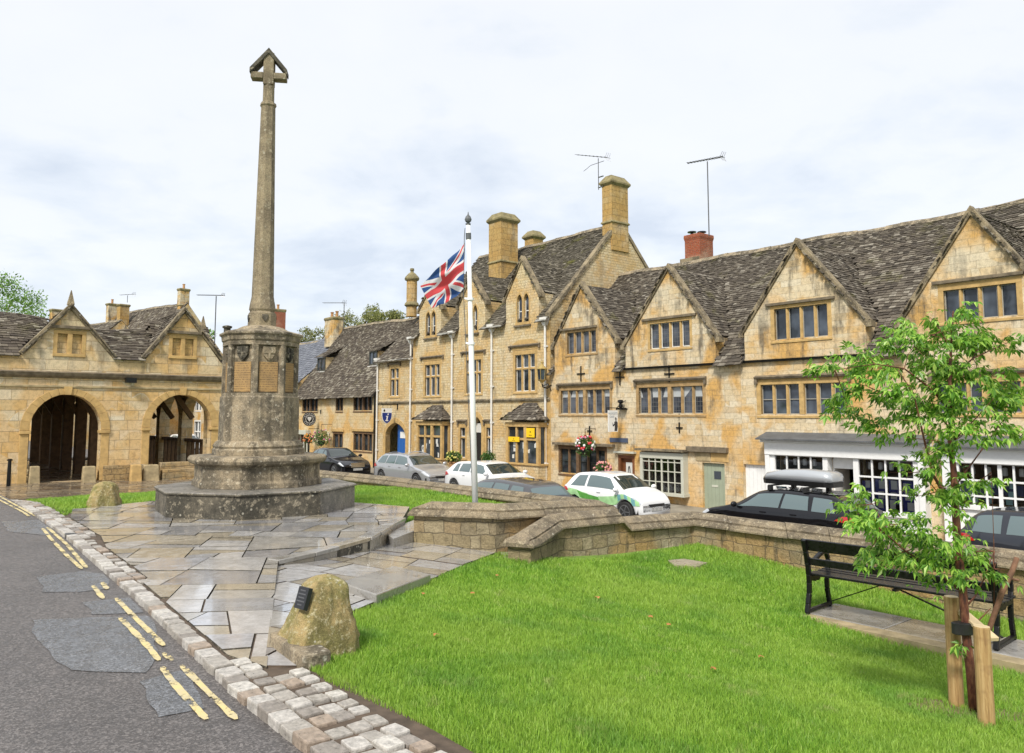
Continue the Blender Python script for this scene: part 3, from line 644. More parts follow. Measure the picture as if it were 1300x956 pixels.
# ================================================================ GARDEN WALLS
def lowwall(name,label,pts,ztop,zbot,hw=.17,cw=.245,hip0=False,hip1=False,grp=None,seed=0):
    """pts in street (s,n); ridge heights ztop; base heights zbot"""
    rr=random.Random(seed); n=len(pts); org=P(pts[0][0],pts[0][1],zbot[0])
    w=thing(name,label,'wall',org,ST_,grp)
    nrm=[]
    for i in range(n):
        a=pts[max(i-1,0)]; b=pts[i]; c=pts[min(i+1,n-1)]
        d1=(b[0]-a[0],b[1]-a[1]) if i>0 else (c[0]-b[0],c[1]-b[1]); d2=(c[0]-b[0],c[1]-b[1]) if i<n-1 else d1
        l1=math.hypot(*d1); l2=math.hypot(*d2); n1=(-d1[1]/l1,d1[0]/l1); n2=(-d2[1]/l2,d2[0]/l2); m=(n1[0]+n2[0],n1[1]+n2[1]); l=math.hypot(*m); m=(m[0]/l,m[1]/l); k=1/max(.4,m[0]*n1[0]+m[1]*n1[1]); nrm.append((m[0]*k,m[1]*k))
    def at(i,f):
        s=pts[i][0]+(pts[i+1][0]-pts[i][0])*f; q=pts[i][1]+(pts[i+1][1]-pts[i][1])*f
        return s,q,(nrm[i][0]+(nrm[i+1][0]-nrm[i][0])*f,nrm[i][1]+(nrm[i+1][1]-nrm[i][1])*f),ztop[i]+(ztop[i+1]-ztop[i])*f
    mb=MB(); r=[]
    for i in range(n):
        s,q=pts[i]; m=nrm[i]; r.append([P(s-m[0]*hw,q-m[1]*hw,zbot[i]),P(s+m[0]*hw,q+m[1]*hw,zbot[i]-0),P(s+m[0]*hw,q+m[1]*hw,ztop[i]-.19),P(s-m[0]*hw,q-m[1]*hw,ztop[i]-.19)])
    mb.rings(r); mb.build('wall_body',M['low'],w)
    mb=MB(); PR=[(-cw,-.19),(cw,-.19),(cw,-.165),(cw-.045,-.10),(cw-.085,-.105),(cw-.08,-.075),(.05,.0),(-.05,.0),(-cw+.08,-.075),(-cw+.085,-.105),(-cw+.045,-.10),(-cw,-.165)]
    for i in range(n-1):
        L=math.hypot(pts[i+1][0]-pts[i][0],pts[i+1][1]-pts[i][1]); k=max(1,round(L/.85)); cuts=[0]+sorted((j+rr.uniform(-.15,.15))/k for j in range(1,k))+[1]
        for a,b in zip(cuts[:-1],cuts[1:]):
            g=.004/L; dz=rr.uniform(-.006,.006); rings=[]
            for f,e in((a+(g if a>0 else 0),a==0 and i==0 and hip0),(b-(g if b<1 else 0),b==1 and i==n-2 and hip1)):
                s,q,m,z=at(i,f); rings.append(([P(s+m[0]*x,q+m[1]*x,z+y+dz) for x,y in PR],e,(s,q,m,z)))
            if rings[0][1] or rings[1][1]:
                j=0 if rings[0][1] else 1; s,q,m,z=rings[j][2]; o=rings[1-j][2]; d=(o[0]-s,o[1]-q); l=math.hypot(*d); d=(d[0]/l,d[1]/l)
                def rg_(inset,keep,ky=None): return [P(s+d[0]*inset+m[0]*x,q+d[1]*inset+m[1]*x,z+max(y,0) if False else z+y) for x,y in PR]
                end=[P(s+m[0]*x-d[0]*.07,q+m[1]*x-d[1]*.07,z+min(y,-.14)) for x,y in PR]
                mid=[P(s+d[0]*(-.03)+m[0]*x,q+d[1]*(-.03)+m[1]*x,z+min(y,-.085)) for x,y in PR]
                full=[P(s+d[0]*.2+m[0]*x,q+d[1]*.2+m[1]*x,z+y) for x,y in PR]
                seq=[end,mid,full,rings[1-j][0]]; 
                if j==1: seq=seq[::-1]
                mb.rings(seq)
            else: mb.rings([rings[0][0],rings[1][0]])
    mb.build('coping',M['coping'],w); return w
gz=lambda s,n: green_z(*xy(s,n))-.2
sA=to_sn(-1.42,12.15); sB=to_sn(-.27,11.8)
lowwall('stone_wall','lichened stone wall with ridged coping in front of the flagpole base',[sA,sB,(sB[0]-.02,9.6)],[.335,.335,.25],[gz(*sA),gz(*sB),gz(9,9.6)],hip0=True,hip1=True,seed=2)
b1=to_sn(.10,11.0); b2=to_sn(.58,12.05); b3=to_sn(1.62,12.66); b3b=to_sn(1.74,12.74)
lowwall('stone_wall','low stone wall stepping down from a sloping wall end beside the lawn, then running behind the bench',[b1,b2,b3,b3b,(8.6,11.0),(-4,11.0)],[.04,.15,.16,.02,0.0,0.0],[gz(*b1),gz(*b2),gz(*b3),gz(*b3b),-.9,-2.9],hip0=True,seed=3)
lowwall('stone_wall','long low stone wall behind the memorial with parked cars beyond',[(10.95,11.0),(19,11.0),(27.8,11.0)],[.0,-.02,-.12],[-2.3,-2.2,-2.0],seed=4)
# ================================================================ BOULDERS
def boulder(name,label,c,size,h,seed,top=.5,plinth=True,lean=(0,0),rot=0):
    rr=random.Random(seed); mb=MB(); R=[]
    N=64; K=34
    for k in range(K+1):
        f=k/K; sc_=1-(1-top)*f**1.15
        if f>.8: sc_*=math.sqrt(max(0,1-((f-.8)/.2)**2))*.55+.45*(1-((f-.8)/.2)**3)
        z=h*(1-(1-f)**1.05); ring=[]
        for i in range(N):
            a=2*PI*i/N; ca,sa=math.cos(a+rot),math.sin(a+rot); e=.42; r=1/((abs(math.cos(a))**(2/e)+abs(math.sin(a))**(2/e))**(e/2))
            r*=sc_*(1+.13*mnoise.noise((ca*1.6,sa*1.6,f*2+seed))+.09*mnoise.noise((ca*4,sa*4,f*4+seed))+.05*mnoise.noise((ca*11,sa*11,f*11+seed)))
            ring.append((c[0]+size[0]*r*ca+lean[0]*f,c[1]+size[1]*r*sa+lean[1]*f,c[2]-.05+z))
        R.append(ring)
    mb.rings(R); o=mb.build(name,M['boulder'],fr=WD,org=(c[0],c[1],c[2]-.05),smooth=True); tag(o,label,'guard stone','rounded guard stones on the green'); return o
x,y=hz(394,832,0); bo=boulder('guard_stone','ochre mossy guard stone with a black metal plaque on the paving edge',(x-.0,y+.20,0),(.262,.25),.555,2,.44,rot=.6,lean=(.04,0.02))
r0=ROOT[bo.name]
mb=MB(); pc=Vector((x-.068,y+.025,.378)); nrm_=Vector((-.62,-.72,.30)).normalized(); tu=nrm_.cross(Vector((0,0,1))).normalized()*-1; tv=nrm_.cross(tu)*-1
if tv.z<0: tv=-tv
q=lambda a,b,cc: tuple(pc+tu*a+tv*b+nrm_*cc)
mb.frustum([q(-.06,-.075,-.02),q(.06,-.075,-.02),q(.06,.075,-.02),q(-.06,.075,-.02)],[q(-.058,-.073,.012),q(.058,-.073,.012),q(.058,.073,.012),q(-.058,.073,.012)])
mb.cur=1
for j in range(5):
    ww=[.03,.042,.036,.044,.025][j]; zz=.05-.024*j; mb.frustum([q(-ww,zz-.004,.011),q(ww,zz-.004,.011),q(ww,zz+.004,.011),q(-ww,zz+.004,.011)],[q(-ww,zz-.004,.014),q(ww,zz-.004,.014),q(ww,zz+.004,.014),q(-ww,zz+.004,.014)])
mb.build('plaque',[flat('plaque_black',(.015,.015,.018),.35),flat('plaque_relief',(.08,.08,.085),.4)],bo,WD)
x1,y1=hz(358,842,0); x2,y2=hz(396,862,0)
mb=MB();  
a_=hz(341,818,0); b_=hz(384,850,0); mb.slab([a_,b_,(b_[0]+.16,b_[1]+.13),(a_[0]+.14,a_[1]+.16)],-.1,.085); mb.build('base_stone',M['mon'],bo,WD,bevel=.02)
x,y=hz(123,643,0); boulder('guard_stone','plain ochre guard stone on the grass before the market hall arch',(x,y+.26,-.02),(.27,.26),.50,9,.55,rot=.2)
# ================================================================ BUILDING KIT
FW=23.0
def rect(x0,x1,y0,y1,w=FW,fr=ST_):
    ym=(y0+y1)/2; xm=(x0+x1)/2
    return (fw(x0,ym,w,fr)[0],fw(x1,ym,w,fr)[0],fw(xm,y1,w,fr)[1],fw(xm,y0,w,fr)[1])   # u0,u1,z0,z1
def U(px,py,w=FW): return fw(px,py,w)[0]
def Z(px,py,w=FW): return fw(px,py,w)[1]
def clip_rect(poly,u0,u1,z0,z1):
    for a,b,c in((1,0,-u0),(-1,0,u1),(0,1,-z0),(0,-1,z1)):
        poly=clip(poly,a,b,c)
        if len(poly)<3: return []
    return poly
def arch_pts(u0,u1,zs,zt,kind='round',n=18):
    c=(u0+u1)/2; r=(u1-u0)/2; h=zt-zs; out=[]
    for i in range(n+1):
        a=PI*i/n; x=c-r*math.cos(a)
        if kind=='round': z=zs+h*math.sin(a)
        elif kind=='tudor': t_=abs(math.cos(a)); z=zs+h*((1-t_**2.2)**.5*.75+.25*(1-t_))
        else: t_=abs(math.cos(a)); z=zs+h*(1-t_**1.9)
        out.append((x,z))
    return out
def facade(mb,w,polys,ops,depth=.28,rmb=None):
    """wall face at depth w with openings; ops: (u0,u1,z0,z1[,(kind,spring)])"""
    rmb=rmb or mb
    for C in polys:
        us=[p[0] for p in C]; zs=[p[1] for p in C]
        gu=sorted({min(us),max(us)}|{x for o in ops for x in o[:2] if min(us)<x<max(us)}); gz_=sorted({min(zs),max(zs)}|{x for o in ops for x in o[2:4] if min(zs)<x<max(zs)})
        for a,b in zip(gu[:-1],gu[1:]):
            for c,d in zip(gz_[:-1],gz_[1:]):
                m=((a+b)/2,(c+d)/2)
                if any(o[0]-1e-6<m[0]<o[1]+1e-6 and o[2]-1e-6<m[1]<o[3]+1e-6 for o in ops): continue
                q=clip_rect(list(C),a,b,c,d)
                if len(q)>=3: mb.poly([(x,w,z) for x,z in q])
    for o in ops:
        u0,u1,z0,z1=o[:4]
        if len(o)>4:
            A=arch_pts(u0,u1,o[4][1],z1,o[4][0])
            for p,q in zip(A[:-1],A[1:]): mb.poly([(p[0],w,p[1]),(q[0],w,q[1]),(q[0],w,z1+1e-4),(p[0],w,z1+1e-4)]); rmb.poly([(p[0],w,p[1]),(q[0],w,q[1]),(q[0],w+depth,q[1]),(p[0],w+depth,p[1])])
            zt=o[4][1]
        else: zt=z1; rmb.poly([(u0,w,z1),(u1,w,z1),(u1,w+depth,z1),(u0,w+depth,z1)])
        rmb.poly([(u0,w,z0),(u0,w,zt),(u0,w+depth,zt),(u0,w+depth,z0)]); rmb.poly([(u1,w,z0),(u1,w,zt),(u1,w+depth,zt),(u1,w+depth,z0)]); rmb.poly([(u0,w,z0),(u1,w,z0),(u1,w+depth,z0),(u0,w+depth,z0)])
SR=random.Random(21)
def slates(mb,O,Uv,Vv,L,H,pred,e0=.17,e1=.085,w0=.13,w1=.30,th=.024,wav=.03,rough=1.0):
    O,Uv,Vv=Vector(O),Vector(Uv).normalized(),Vector(Vv).normalized(); N=Uv.cross(Vv)
    if N.z<0: N=-N
    v=0
    while v<H:
        f=v/H; e=(e0+(e1-e0)*f)*SR.uniform(.9,1.1); u=-SR.uniform(0,.2)
        while u<L:
            wd=SR.uniform(w0,w1)*(1-.25*f)
            p=O+Uv*(u+wd/2)+Vv*(v+e/2)
            if pred(p):
                def h(a,b):
                    q=O+Uv*a+Vv*b; return q+N*(wav*mnoise.noise((q.x*.7,q.y*.7,q.z*.7))+wav*.35*mnoise.noise((q.x*2.5,q.y*2.5,q.z*2.5)))
                t=th*SR.uniform(.6,1.5); dv=SR.uniform(-.02,.02)*rough; k=SR.uniform(-.01,.01)*rough
                a0,a1=u+.004,u+wd-.004; bt=v+dv; tp=v+e*1.25
                fb0,fb1=h(a0,bt),h(a1,bt+k); ft0,ft1=fb0+N*(t+.012),fb1+N*(t+.012+SR.uniform(-.006,.006)*rough); b0,b1=h(a0,tp)+N*.008,h(a1,tp)+N*.008
                mb.add([fb0,fb1,ft0,ft1,b0,b1],[(0,1,3,2),(2,3,5,4),(0,2,4),(1,5,3)])
            u+=wd
        v+=e
class House:
    def __init__(s,name,label,u0,u1,w0,ze,wr,zr,zb,wall,slate='slate',fr=ST_,cat='building',group=None):
        s.u0,s.u1,s.w0,s.ze,s.wr,s.zr,s.zb,s.fr=u0,u1,w0,ze,wr,zr,zb,fr
        s.wall=M[wall]; s.slate=M[slate]; s.root=thing(name,label,cat,(u1,w0,zb),fr,group); s.gables=[]; s.ops=[]; s.k=(zr-ze)/(wr-w0); s.extra=[]
    def mz(s,w): return s.ze+(w-s.w0)*s.k        # height of the main front slope
    def gable(s,x0,x1,xc,zf,za,zw=None): s.gables.append((x0,x1,xc,zf,za)); return s
    def gh(s,g,u):
        x0,x1,xc,zf,za=g; return za-(za-zf)*((xc-u)/(xc-x0) if u<xc else (u-xc)/(x1-xc))
    def finish(s,ovh=.16,ends=(1,1),verge=.0,gcop=True,back=True,ridge=True,extra_ops=(),e0=.17,e1=.085,roof_extra=0.0,skipslates=None):
        mb=MB(); polys=[[(s.u0,s.zb-.5),(s.u1,s.zb-.5),(s.u1,s.ze),(s.u0,s.ze)]]
        for x0,x1,xc,zf,za in s.gables:
            if zf>s.ze: polys.append([(x0,s.ze),(x1,s.ze),(x1,zf),(xc,za),(x0,zf)])
            else:
                # feet reach below the eave: only what stands above it
                g=(x0,x1,xc,zf,za); t_=(za-s.ze)/(za-zf); polys.append([(xc-(xc-x0)*t_,s.ze),(xc+(x1-xc)*t_,s.ze),(xc,za)])
        facade(mb,s.w0,polys,s.ops)
        wb=2*s.wr-s.w0
        for i,u in enumerate((s.u0,s.u1)):
            mb.poly([(u,s.w0,s.zb-.5),(u,s.w0,s.ze),(u,s.wr,s.zr),(u,wb,s.ze),(u,wb,s.zb-.5)])
        mb.poly([(s.u0,wb,s.zb-.5),(s.u1,wb,s.zb-.5),(s.u1,wb,s.ze),(s.u0,wb,s.ze)])
        for x0,x1,xc,zf,za in s.gables:                 # cheeks and the inside of each gable head
            if zf>s.ze+.05:
                for x in(x0,x1): mb.poly([(x,s.w0,s.ze-.1),(x,s.w0,zf),(x,s.w0+(zf-s.ze)/s.k+.1,zf)])
        s.wallobj=mb.build('wall',s.wall,s.root)
        # roof
        r=MB(); c=1/math.hypot(1,s.k); V=(0,c,s.k*c); H=(s.wr-s.w0+ovh)/c
        O=(s.u0-verge,s.w0-ovh,s.mz(s.w0-ovh)+.05)
        def pred(p):
            for g in s.gables:
                if g[0]-.02<p[0]<g[1]+.02 and p[2]-.1<s.gh(g,p[0]) : return False
                if g[0]+.02<p[0]<g[1]-.02 and p[1]<s.w0+.05: return False
            if skipslates and skipslates(p): return False
            return p[0]>s.u0-verge-.02 and p[0]<s.u1+verge+.02
        slates(r,O,(1,0,0),V,s.u1-s.u0+2*verge,H,pred,e0,e1)
        for g in s.gables:
            x0,x1,xc,zf,za=g; wmax=s.w0+(za-s.ze)/s.k
            for sg,xf in((-1,x0),(1,x1)):
                dx=abs(xc-xf); dz=za-zf; l=math.hypot(dx,dz)
                slates(r,(xf,s.w0-.02,zf+.05),(0,1,0),((xc-xf)/l,0,dz/l),wmax-s.w0+.1,l-.05,lambda p,g=g: s.mz(p[1])<s.gh(g,p[0])+.12,.15,.09)
        s.roof=r.build('roof',s.slate,s.root)
        ub=MB(); nn_=max(2,int((s.u1-s.u0)/.5))
        def strip(wa,za,wb_,zb_):
            for i in range(nn_):
                a=s.u0-verge+(s.u1-s.u0+2*verge)*i/nn_; b=s.u0-verge+(s.u1-s.u0+2*verge)*(i+1)/nn_
                for j in range(4): f,g=j/4,(j+1)/4; ub.poly([(a,wa+(wb_-wa)*f,za+(zb_-za)*f),(b,wa+(wb_-wa)*f,za+(zb_-za)*f),(b,wa+(wb_-wa)*g,za+(zb_-za)*g),(a,wa+(wb_-wa)*g,za+(zb_-za)*g)])
        if not s.gables: strip(s.w0-ovh+.04,s.mz(s.w0-ovh+.04)+.0,s.wr,s.zr)
        if s.gables:
            strip(s.w0+.02,s.ze+.0,s.wr,s.zr-.0)
            xs=[s.u0-verge]+[x for g in sorted(s.gables) for x in(g[0],g[1])]+[s.u1+verge]
            for a,b in zip(xs[::2],xs[1::2]):
                if b-a>.05: ub.poly([(a,s.w0-ovh+.04,s.mz(s.w0-ovh+.04)+.02),(b,s.w0-ovh+.04,s.mz(s.w0-ovh+.04)+.02),(b,s.w0+.03,s.ze+.035),(a,s.w0+.03,s.ze+.035)])
        for g in s.gables:
            x0,x1,xc,zf,za=g; wa=s.w0+(za-s.ze)/s.k; wf=s.w0+max(0,(zf-s.ze)/s.k)
            for xf in(x0,x1): ub.poly([(xf,s.w0+.01,zf+.02),(xc,s.w0+.01,za+.02),(xc,wa,za+.02),(xf,max(wf,s.w0+.02),zf+.02)])
        if back: strip(wb+.2,s.mz(s.w0-.2),s.wr,s.zr)
        ub.build('roof_boarding',M['under'],s.roof)
        if ridge:
            rb=MB(); n=max(2,int((s.u1-s.u0)/.5))
            for i in range(n):
                a=s.u0-verge+(s.u1-s.u0+2*verge)*i/n; b=s.u0-verge+(s.u1-s.u0+2*verge)*(i+1)/n-.01; j=SR.uniform(-.012,.012)+.03*mnoise.noise((a*.4,1,2))
                if skipslates and skipslates((a,s.wr-.3,s.zr)): continue
                rb.frustum([(a,s.wr-.16,s.zr-.06+j),(a,s.wr,s.zr+.11+j),(a,s.wr+.16,s.zr-.06+j)],[(b,s.wr-.16,s.zr-.06+j),(b,s.wr,s.zr+.11+j),(b,s.wr+.16,s.zr-.06+j)])
            if rb.v: rb.build('ridge_tiles',M['mon'],s.roof)
        obs=[s.roof]+list(s.roof.children)
        for ob in obs:
            zo=ROOT[ob.name][1][2]; uo=ROOT[ob.name][1][0]
            for v in ob.data.vertices:
                f=max(0,(v.co.z+zo-s.ze)/(s.zr-s.ze)); v.co.z+=.16*min(1,f*f)*(mnoise.noise(((v.co.x+uo)*.22,s.u0,7))+.4*mnoise.noise(((v.co.x+uo)*.7,s.u0,3)))
        if gcop:
            for g in s.gables:
                x0,x1,xc,zf,za=g; cb=MB()
                for xf in(x0,x1):
                    sg=-1 if xf<xc else 1; l=math.hypot(xc-xf,za-zf); nx,nz=sg*(za-zf)/l,abs(xc-xf)/l; t_=.13
                    ex=xf+sg*.05; ez=zf-.05*(za-zf)/abs(xc-xf)
                    cb.prism([(ex-nx*.03,ez-nz*.03),(ex+nx*t_,ez+nz*t_),(xc,za+t_/nz if nz>.1 else za+t_),(xc,za-.03/nz)],s.w0-.07,s.w0+.2)
                    cb.box(min(ex-sg*.02,ex+sg*.16),max(ex-sg*.02,ex+sg*.16),s.w0-.075,s.w0+.2,ez-.13,ez+.06)
                cb.build('gable_coping',M['gcop'],s.root,bevel=.01)
        return s
def hood(p,u0,u1,z,w=FW,drop=.16,name='hood_mould',mat=None):
    mb=MB(); a,b=u0-.14,u1+.14
    mb.rings([[(x,w-.13,z),(x,w-.09,z-.07),(x,w+.02,z-.07),(x,w+.02,z+.07),(x,w-.04,z+.045)] for x in(a,b)])
    if drop:
        for x in(a,b-.09): mb.box(x,x+.09,w-.09,w+.02,z-.07-drop,z-.072)
    return mb.build(name,mat or M['dress_d'],p,bevel=.006)
def window(h,r,groups=(3,),rows=(),mat='dress',gm='glass',hoodz=None,hd=True,sur=.11,mul=.1,frame='white_frame',w=FW,depth=.28,arch=None,king=.16,blind=0,opn=None,leadbars=0,cut=True,fset=.13,sill=True):
    """stone mullioned window cut into house h"""
    root=h.root if hasattr(h,'root') else h
    u0,u1,z0,z1=r
    if cut: h.ops.append((u0,u1,z0,z1))
    mb=MB(); W0,W1=w+.02,w+.17; nz_=1 if isinstance(groups,int) else 0
    # surround a few mm proud of the wall
    e=.006
    mb.box(u0-sur,u0,w-e,w+.15,z0-.02,z1); mb.box(u1,u1+sur,w-e,w+.15,z0-.02,z1); mb.box(u0-sur,u1+sur,w-e-.002,w+.15,z1,z1+sur*1.2)
    if sill: mb.frustum([(u0-sur,w-.03,z0-.12),(u1+sur,w-.03,z0-.12),(u1+sur,w+.16,z0-.12),(u0-sur,w+.16,z0-.12)],[(u0-sur,w-.03,z0-.05),(u1+sur,w-.03,z0-.05),(u1+sur,w+.16,z0),(u0-sur,w+.16,z0)])
    n=sum(groups); gaps=len(groups)-1; tot=u1-u0; lw=(tot-king*gaps-mul*(n-1-gaps))/n; x=u0; lights=[]; k=0
    for gi,g in enumerate(groups):
        for i in range(g):
            lights.append((x,x+lw)); x+=lw
            if i<g-1: mb.rings([[(x+mul*.28,W0,z),(x+mul*.72,W0,z),(x+mul,W0+.06,z),(x+mul,W1,z),(x,W1,z),(x,W0+.06,z)] for z in(z0,z1)]); x+=mul
        if gi<gaps: mb.box(x,x+king,W0-.03,W1,z0,z1); x+=king
    zr=[z0]+[z0+(z1-z0)*f for f in rows]+[z1]
    for z in zr[1:-1]: mb.box(u0,u1,W0+.012,W1-.01,z-mul*.4,z+mul*.4)
    wn_=mb.build('window',M[mat],root,bevel=.006)
    gl=MB(); fr=MB(); bl=MB()
    for (a,b) in lights:
        for j,(c,d) in enumerate(zip(zr[:-1],zr[1:])):
            if j>0: c+=mul*.4
            if j<len(zr)-2: d-=mul*.4
            yy=w+fset+.005*SR.random()
            q=[SR.uniform(-.012,.012) for _ in range(3)]; gl.poly([(a,yy+q[0],c),(b,yy+q[1],c),(b,yy+q[1]+q[2],d),(a,yy+q[0]+q[2],d)])
            if frame:
                t_=.022; y0,y1=w+fset-.03,w+fset-.006
                fr.box(a,a+t_,y0,y1,c,d); fr.box(b-t_,b,y0,y1,c,d); fr.box(a+t_,b-t_,y0,y1,c,c+t_*1.3); fr.box(a+t_,b-t_,y0,y1,d-t_,d)
                for q in range(leadbars): zz=c+(d-c)*(q+1)/(leadbars+1); fr.box(a+t_,b-t_,y0+.004,y1,zz-.012,zz+.012)
            if blind and j==len(zr)-2: bl.poly([(a+.02,w+fset-.003,d-(d-c)*blind),(b-.02,w+fset-.003,d-(d-c)*blind),(b-.02,w+fset-.003,d-.02),(a+.02,w+fset-.003,d-.02)])
    gl.build('glass',M[gm],wn_)
    if fr.v: fr.build('casement',M[frame],wn_)
    if bl.v: bl.build('blind',M['blind'],wn_)
    if hd: hood(wn_,u0-.05,u1+.05,(hoodz if hoodz is not None else z1+.2),w,mat=M['dress_d'])
    return wn_
M['white_frame']=flat('casement_frame',(.34,.32,.28),.5); M['dark_frame']=flat('dark_casement',(.03,.035,.03),.5); M['blind']=flat('pale_blind',(.42,.44,.45),.3)
M['wframe']=flat('white_window_frame',(.74,.74,.72),.45)
def chimney(root,uc,wc,z0,z1,a,b,mat='chim',capm='cap',string=True,pots=0,potm='terra',capk=.1,capslope=True,name='chimney'):
    mb=MB(); mb.box(uc-a,uc+a,wc-b,wc+b,z0,z1)
    c=mb.build(name,M[mat],root,bevel=.01)
    cb=MB(); rr_=lambda k,z:[(uc-a-k,wc-b-k,z),(uc+a+k,wc-b-k,z),(uc+a+k,wc+b+k,z),(uc-a-k,wc+b+k,z)]
    h=.42 if capslope else .16
    cb.rings([rr_(.002,z1-.1),rr_(capk*.6,z1-.03),rr_(capk,z1+.02),rr_(capk,z1+.1),rr_(-.12 if capslope else .02,z1+h),])
    cb.build('chimney_cap',M[capm],c)
    if string: sb=MB(); zs=z0+(z1-z0)*.42; sb.rings([rr_(.01,zs-.05),rr_(.06,zs-.02),rr_(.05,zs+.03),rr_(.01,zs+.08)]); sb.build('chimney_band',M[capm],c)
    for i in range(pots):
        x=uc+(i-(pots-1)/2)*2*a*.55; pb=MB(); pb.lathe((x,wc,z1+h-.02),[(.13,0),(.11,.1),(.10,.38),(.13,.40),(.13,.46),(.09,.47)],12); pb.build('chimney_pot',M[potm],c)
    return c
# ================================================================ STATION (tall gabled house)
ub0=U(478.5,520); ub1=U(524,500); ub2=U(699,470); ub3=U(941,500); ub4=U(1430,450)
zst=lambda u: street_z(-u)+.13
NB=thing
H1=House('tall_gabled_house','tall golden stone house with three narrow dormer gables and white downpipes',ub1,ub2-.004,FW,5.95,27.5,10.75,-1.5,'coursed','slate_moss')
for (xl,xr,xa,yf,ya) in((532.5,560,547.5,392,367),(583,616,600,386,350),(642.5,684,662.5,377,330.5)):
    g0,g1=U(xl,yf),U(xr,yf); H1.gable(g0,g1,(g0+g1)/2,fw(xl,yf+2,FW)[1],fw(xa,ya,FW)[1])
def lancet_pair(h,x0,x1,y0,y1):
    u0,u1,z0,z1=rect(x0,x1,y0,y1); root=h.root; m=(u0+u1)/2
    for a,b in((u0,m-.06),(m+.06,u1)):
        h.ops.append((a,b,z0,z1,('tudor',z1-.32)))
    mb=MB(); 
    for a,b in((u0,m-.06),(m+.06,u1)):
        A=arch_pts(a,b,z1-.32,z1,'tudor',10); B=arch_pts(a-.06,b+.06,z1-.32,z1+.1,'tudor',10)
        for i in range(10): mb.prism([A[i],A[i+1],B[i+1],B[i]],FW-.012,FW+.12)
    mb.box(u0-.08,u1+.08,FW-.06,FW+.12,z0-.12,z0); mb.box(u0-.08,u0,FW-.011,FW+.12,z0,z1-.32); mb.box(u1,u1+.08,FW-.011,FW+.12,z0,z1-.32); mb.box(m-.058,m+.058,FW-.011,FW+.12,z0,z1-.32)
    wn_=mb.build('window',M['dress'],root)
    mb=MB(); mb.box(u0-.16,u1+.16,FW-.09,FW+.02,z0-.2,z0-.122); mb.build('sill',M['dress_d'],wn_)
    gl=MB(); gl.poly([(u0-.02,FW+.14,z0),(u1+.02,FW+.14,z0),(u1+.02,FW+.14,z1),(u0-.02,FW+.14,z1)]); gl.build('glass',M['glass_sky'],wn_)
    f=MB()
    for a,b in((u0,m-.06),(m+.06,u1)):
        zz=z0+(z1-z0)*.4; f.box(a,b,FW+.11,FW+.13,zz-.02,zz+.02); f.box(a,a+.025,FW+.11,FW+.13,z0,z1-.3); f.box(b-.025,b,FW+.11,FW+.13,z0,z1-.3)
    f.build('casement',M['wframe'],wn_)
lancet_pair(H1,541,553,395.5,426); lancet_pair(H1,594,606,388,420); lancet_pair(H1,656.5,671.5,373,409)
for x0,x1,y0,y1 in((539.5,558,463,502),(592,610.5,457,499),(654,679,450,496.5)):
    r_=rect(x0,x1,y0,y1); wn_=window(H1,r_,(3,),(.62,),gm='glass',frame='wframe',hd=False,sur=.16)
    hood(wn_,r_[0]-.25,r_[1]+.25,r_[3]+.42,drop=.1)
    mb=MB(); c_=(r_[0]+r_[1])/2; hw_=(r_[1]-r_[0])/2+.2; mb.prism([(c_-hw_,r_[3]+.22),(c_+hw_,r_[3]+.22),(c_+hw_,r_[3]+.5),(c_+hw_*.5,r_[3]+.68),(c_-hw_*.5,r_[3]+.68),(c_-hw_,r_[3]+.5)],FW-.02,FW+.05); mb.build('relieving_arch',M['dress'],wn_)
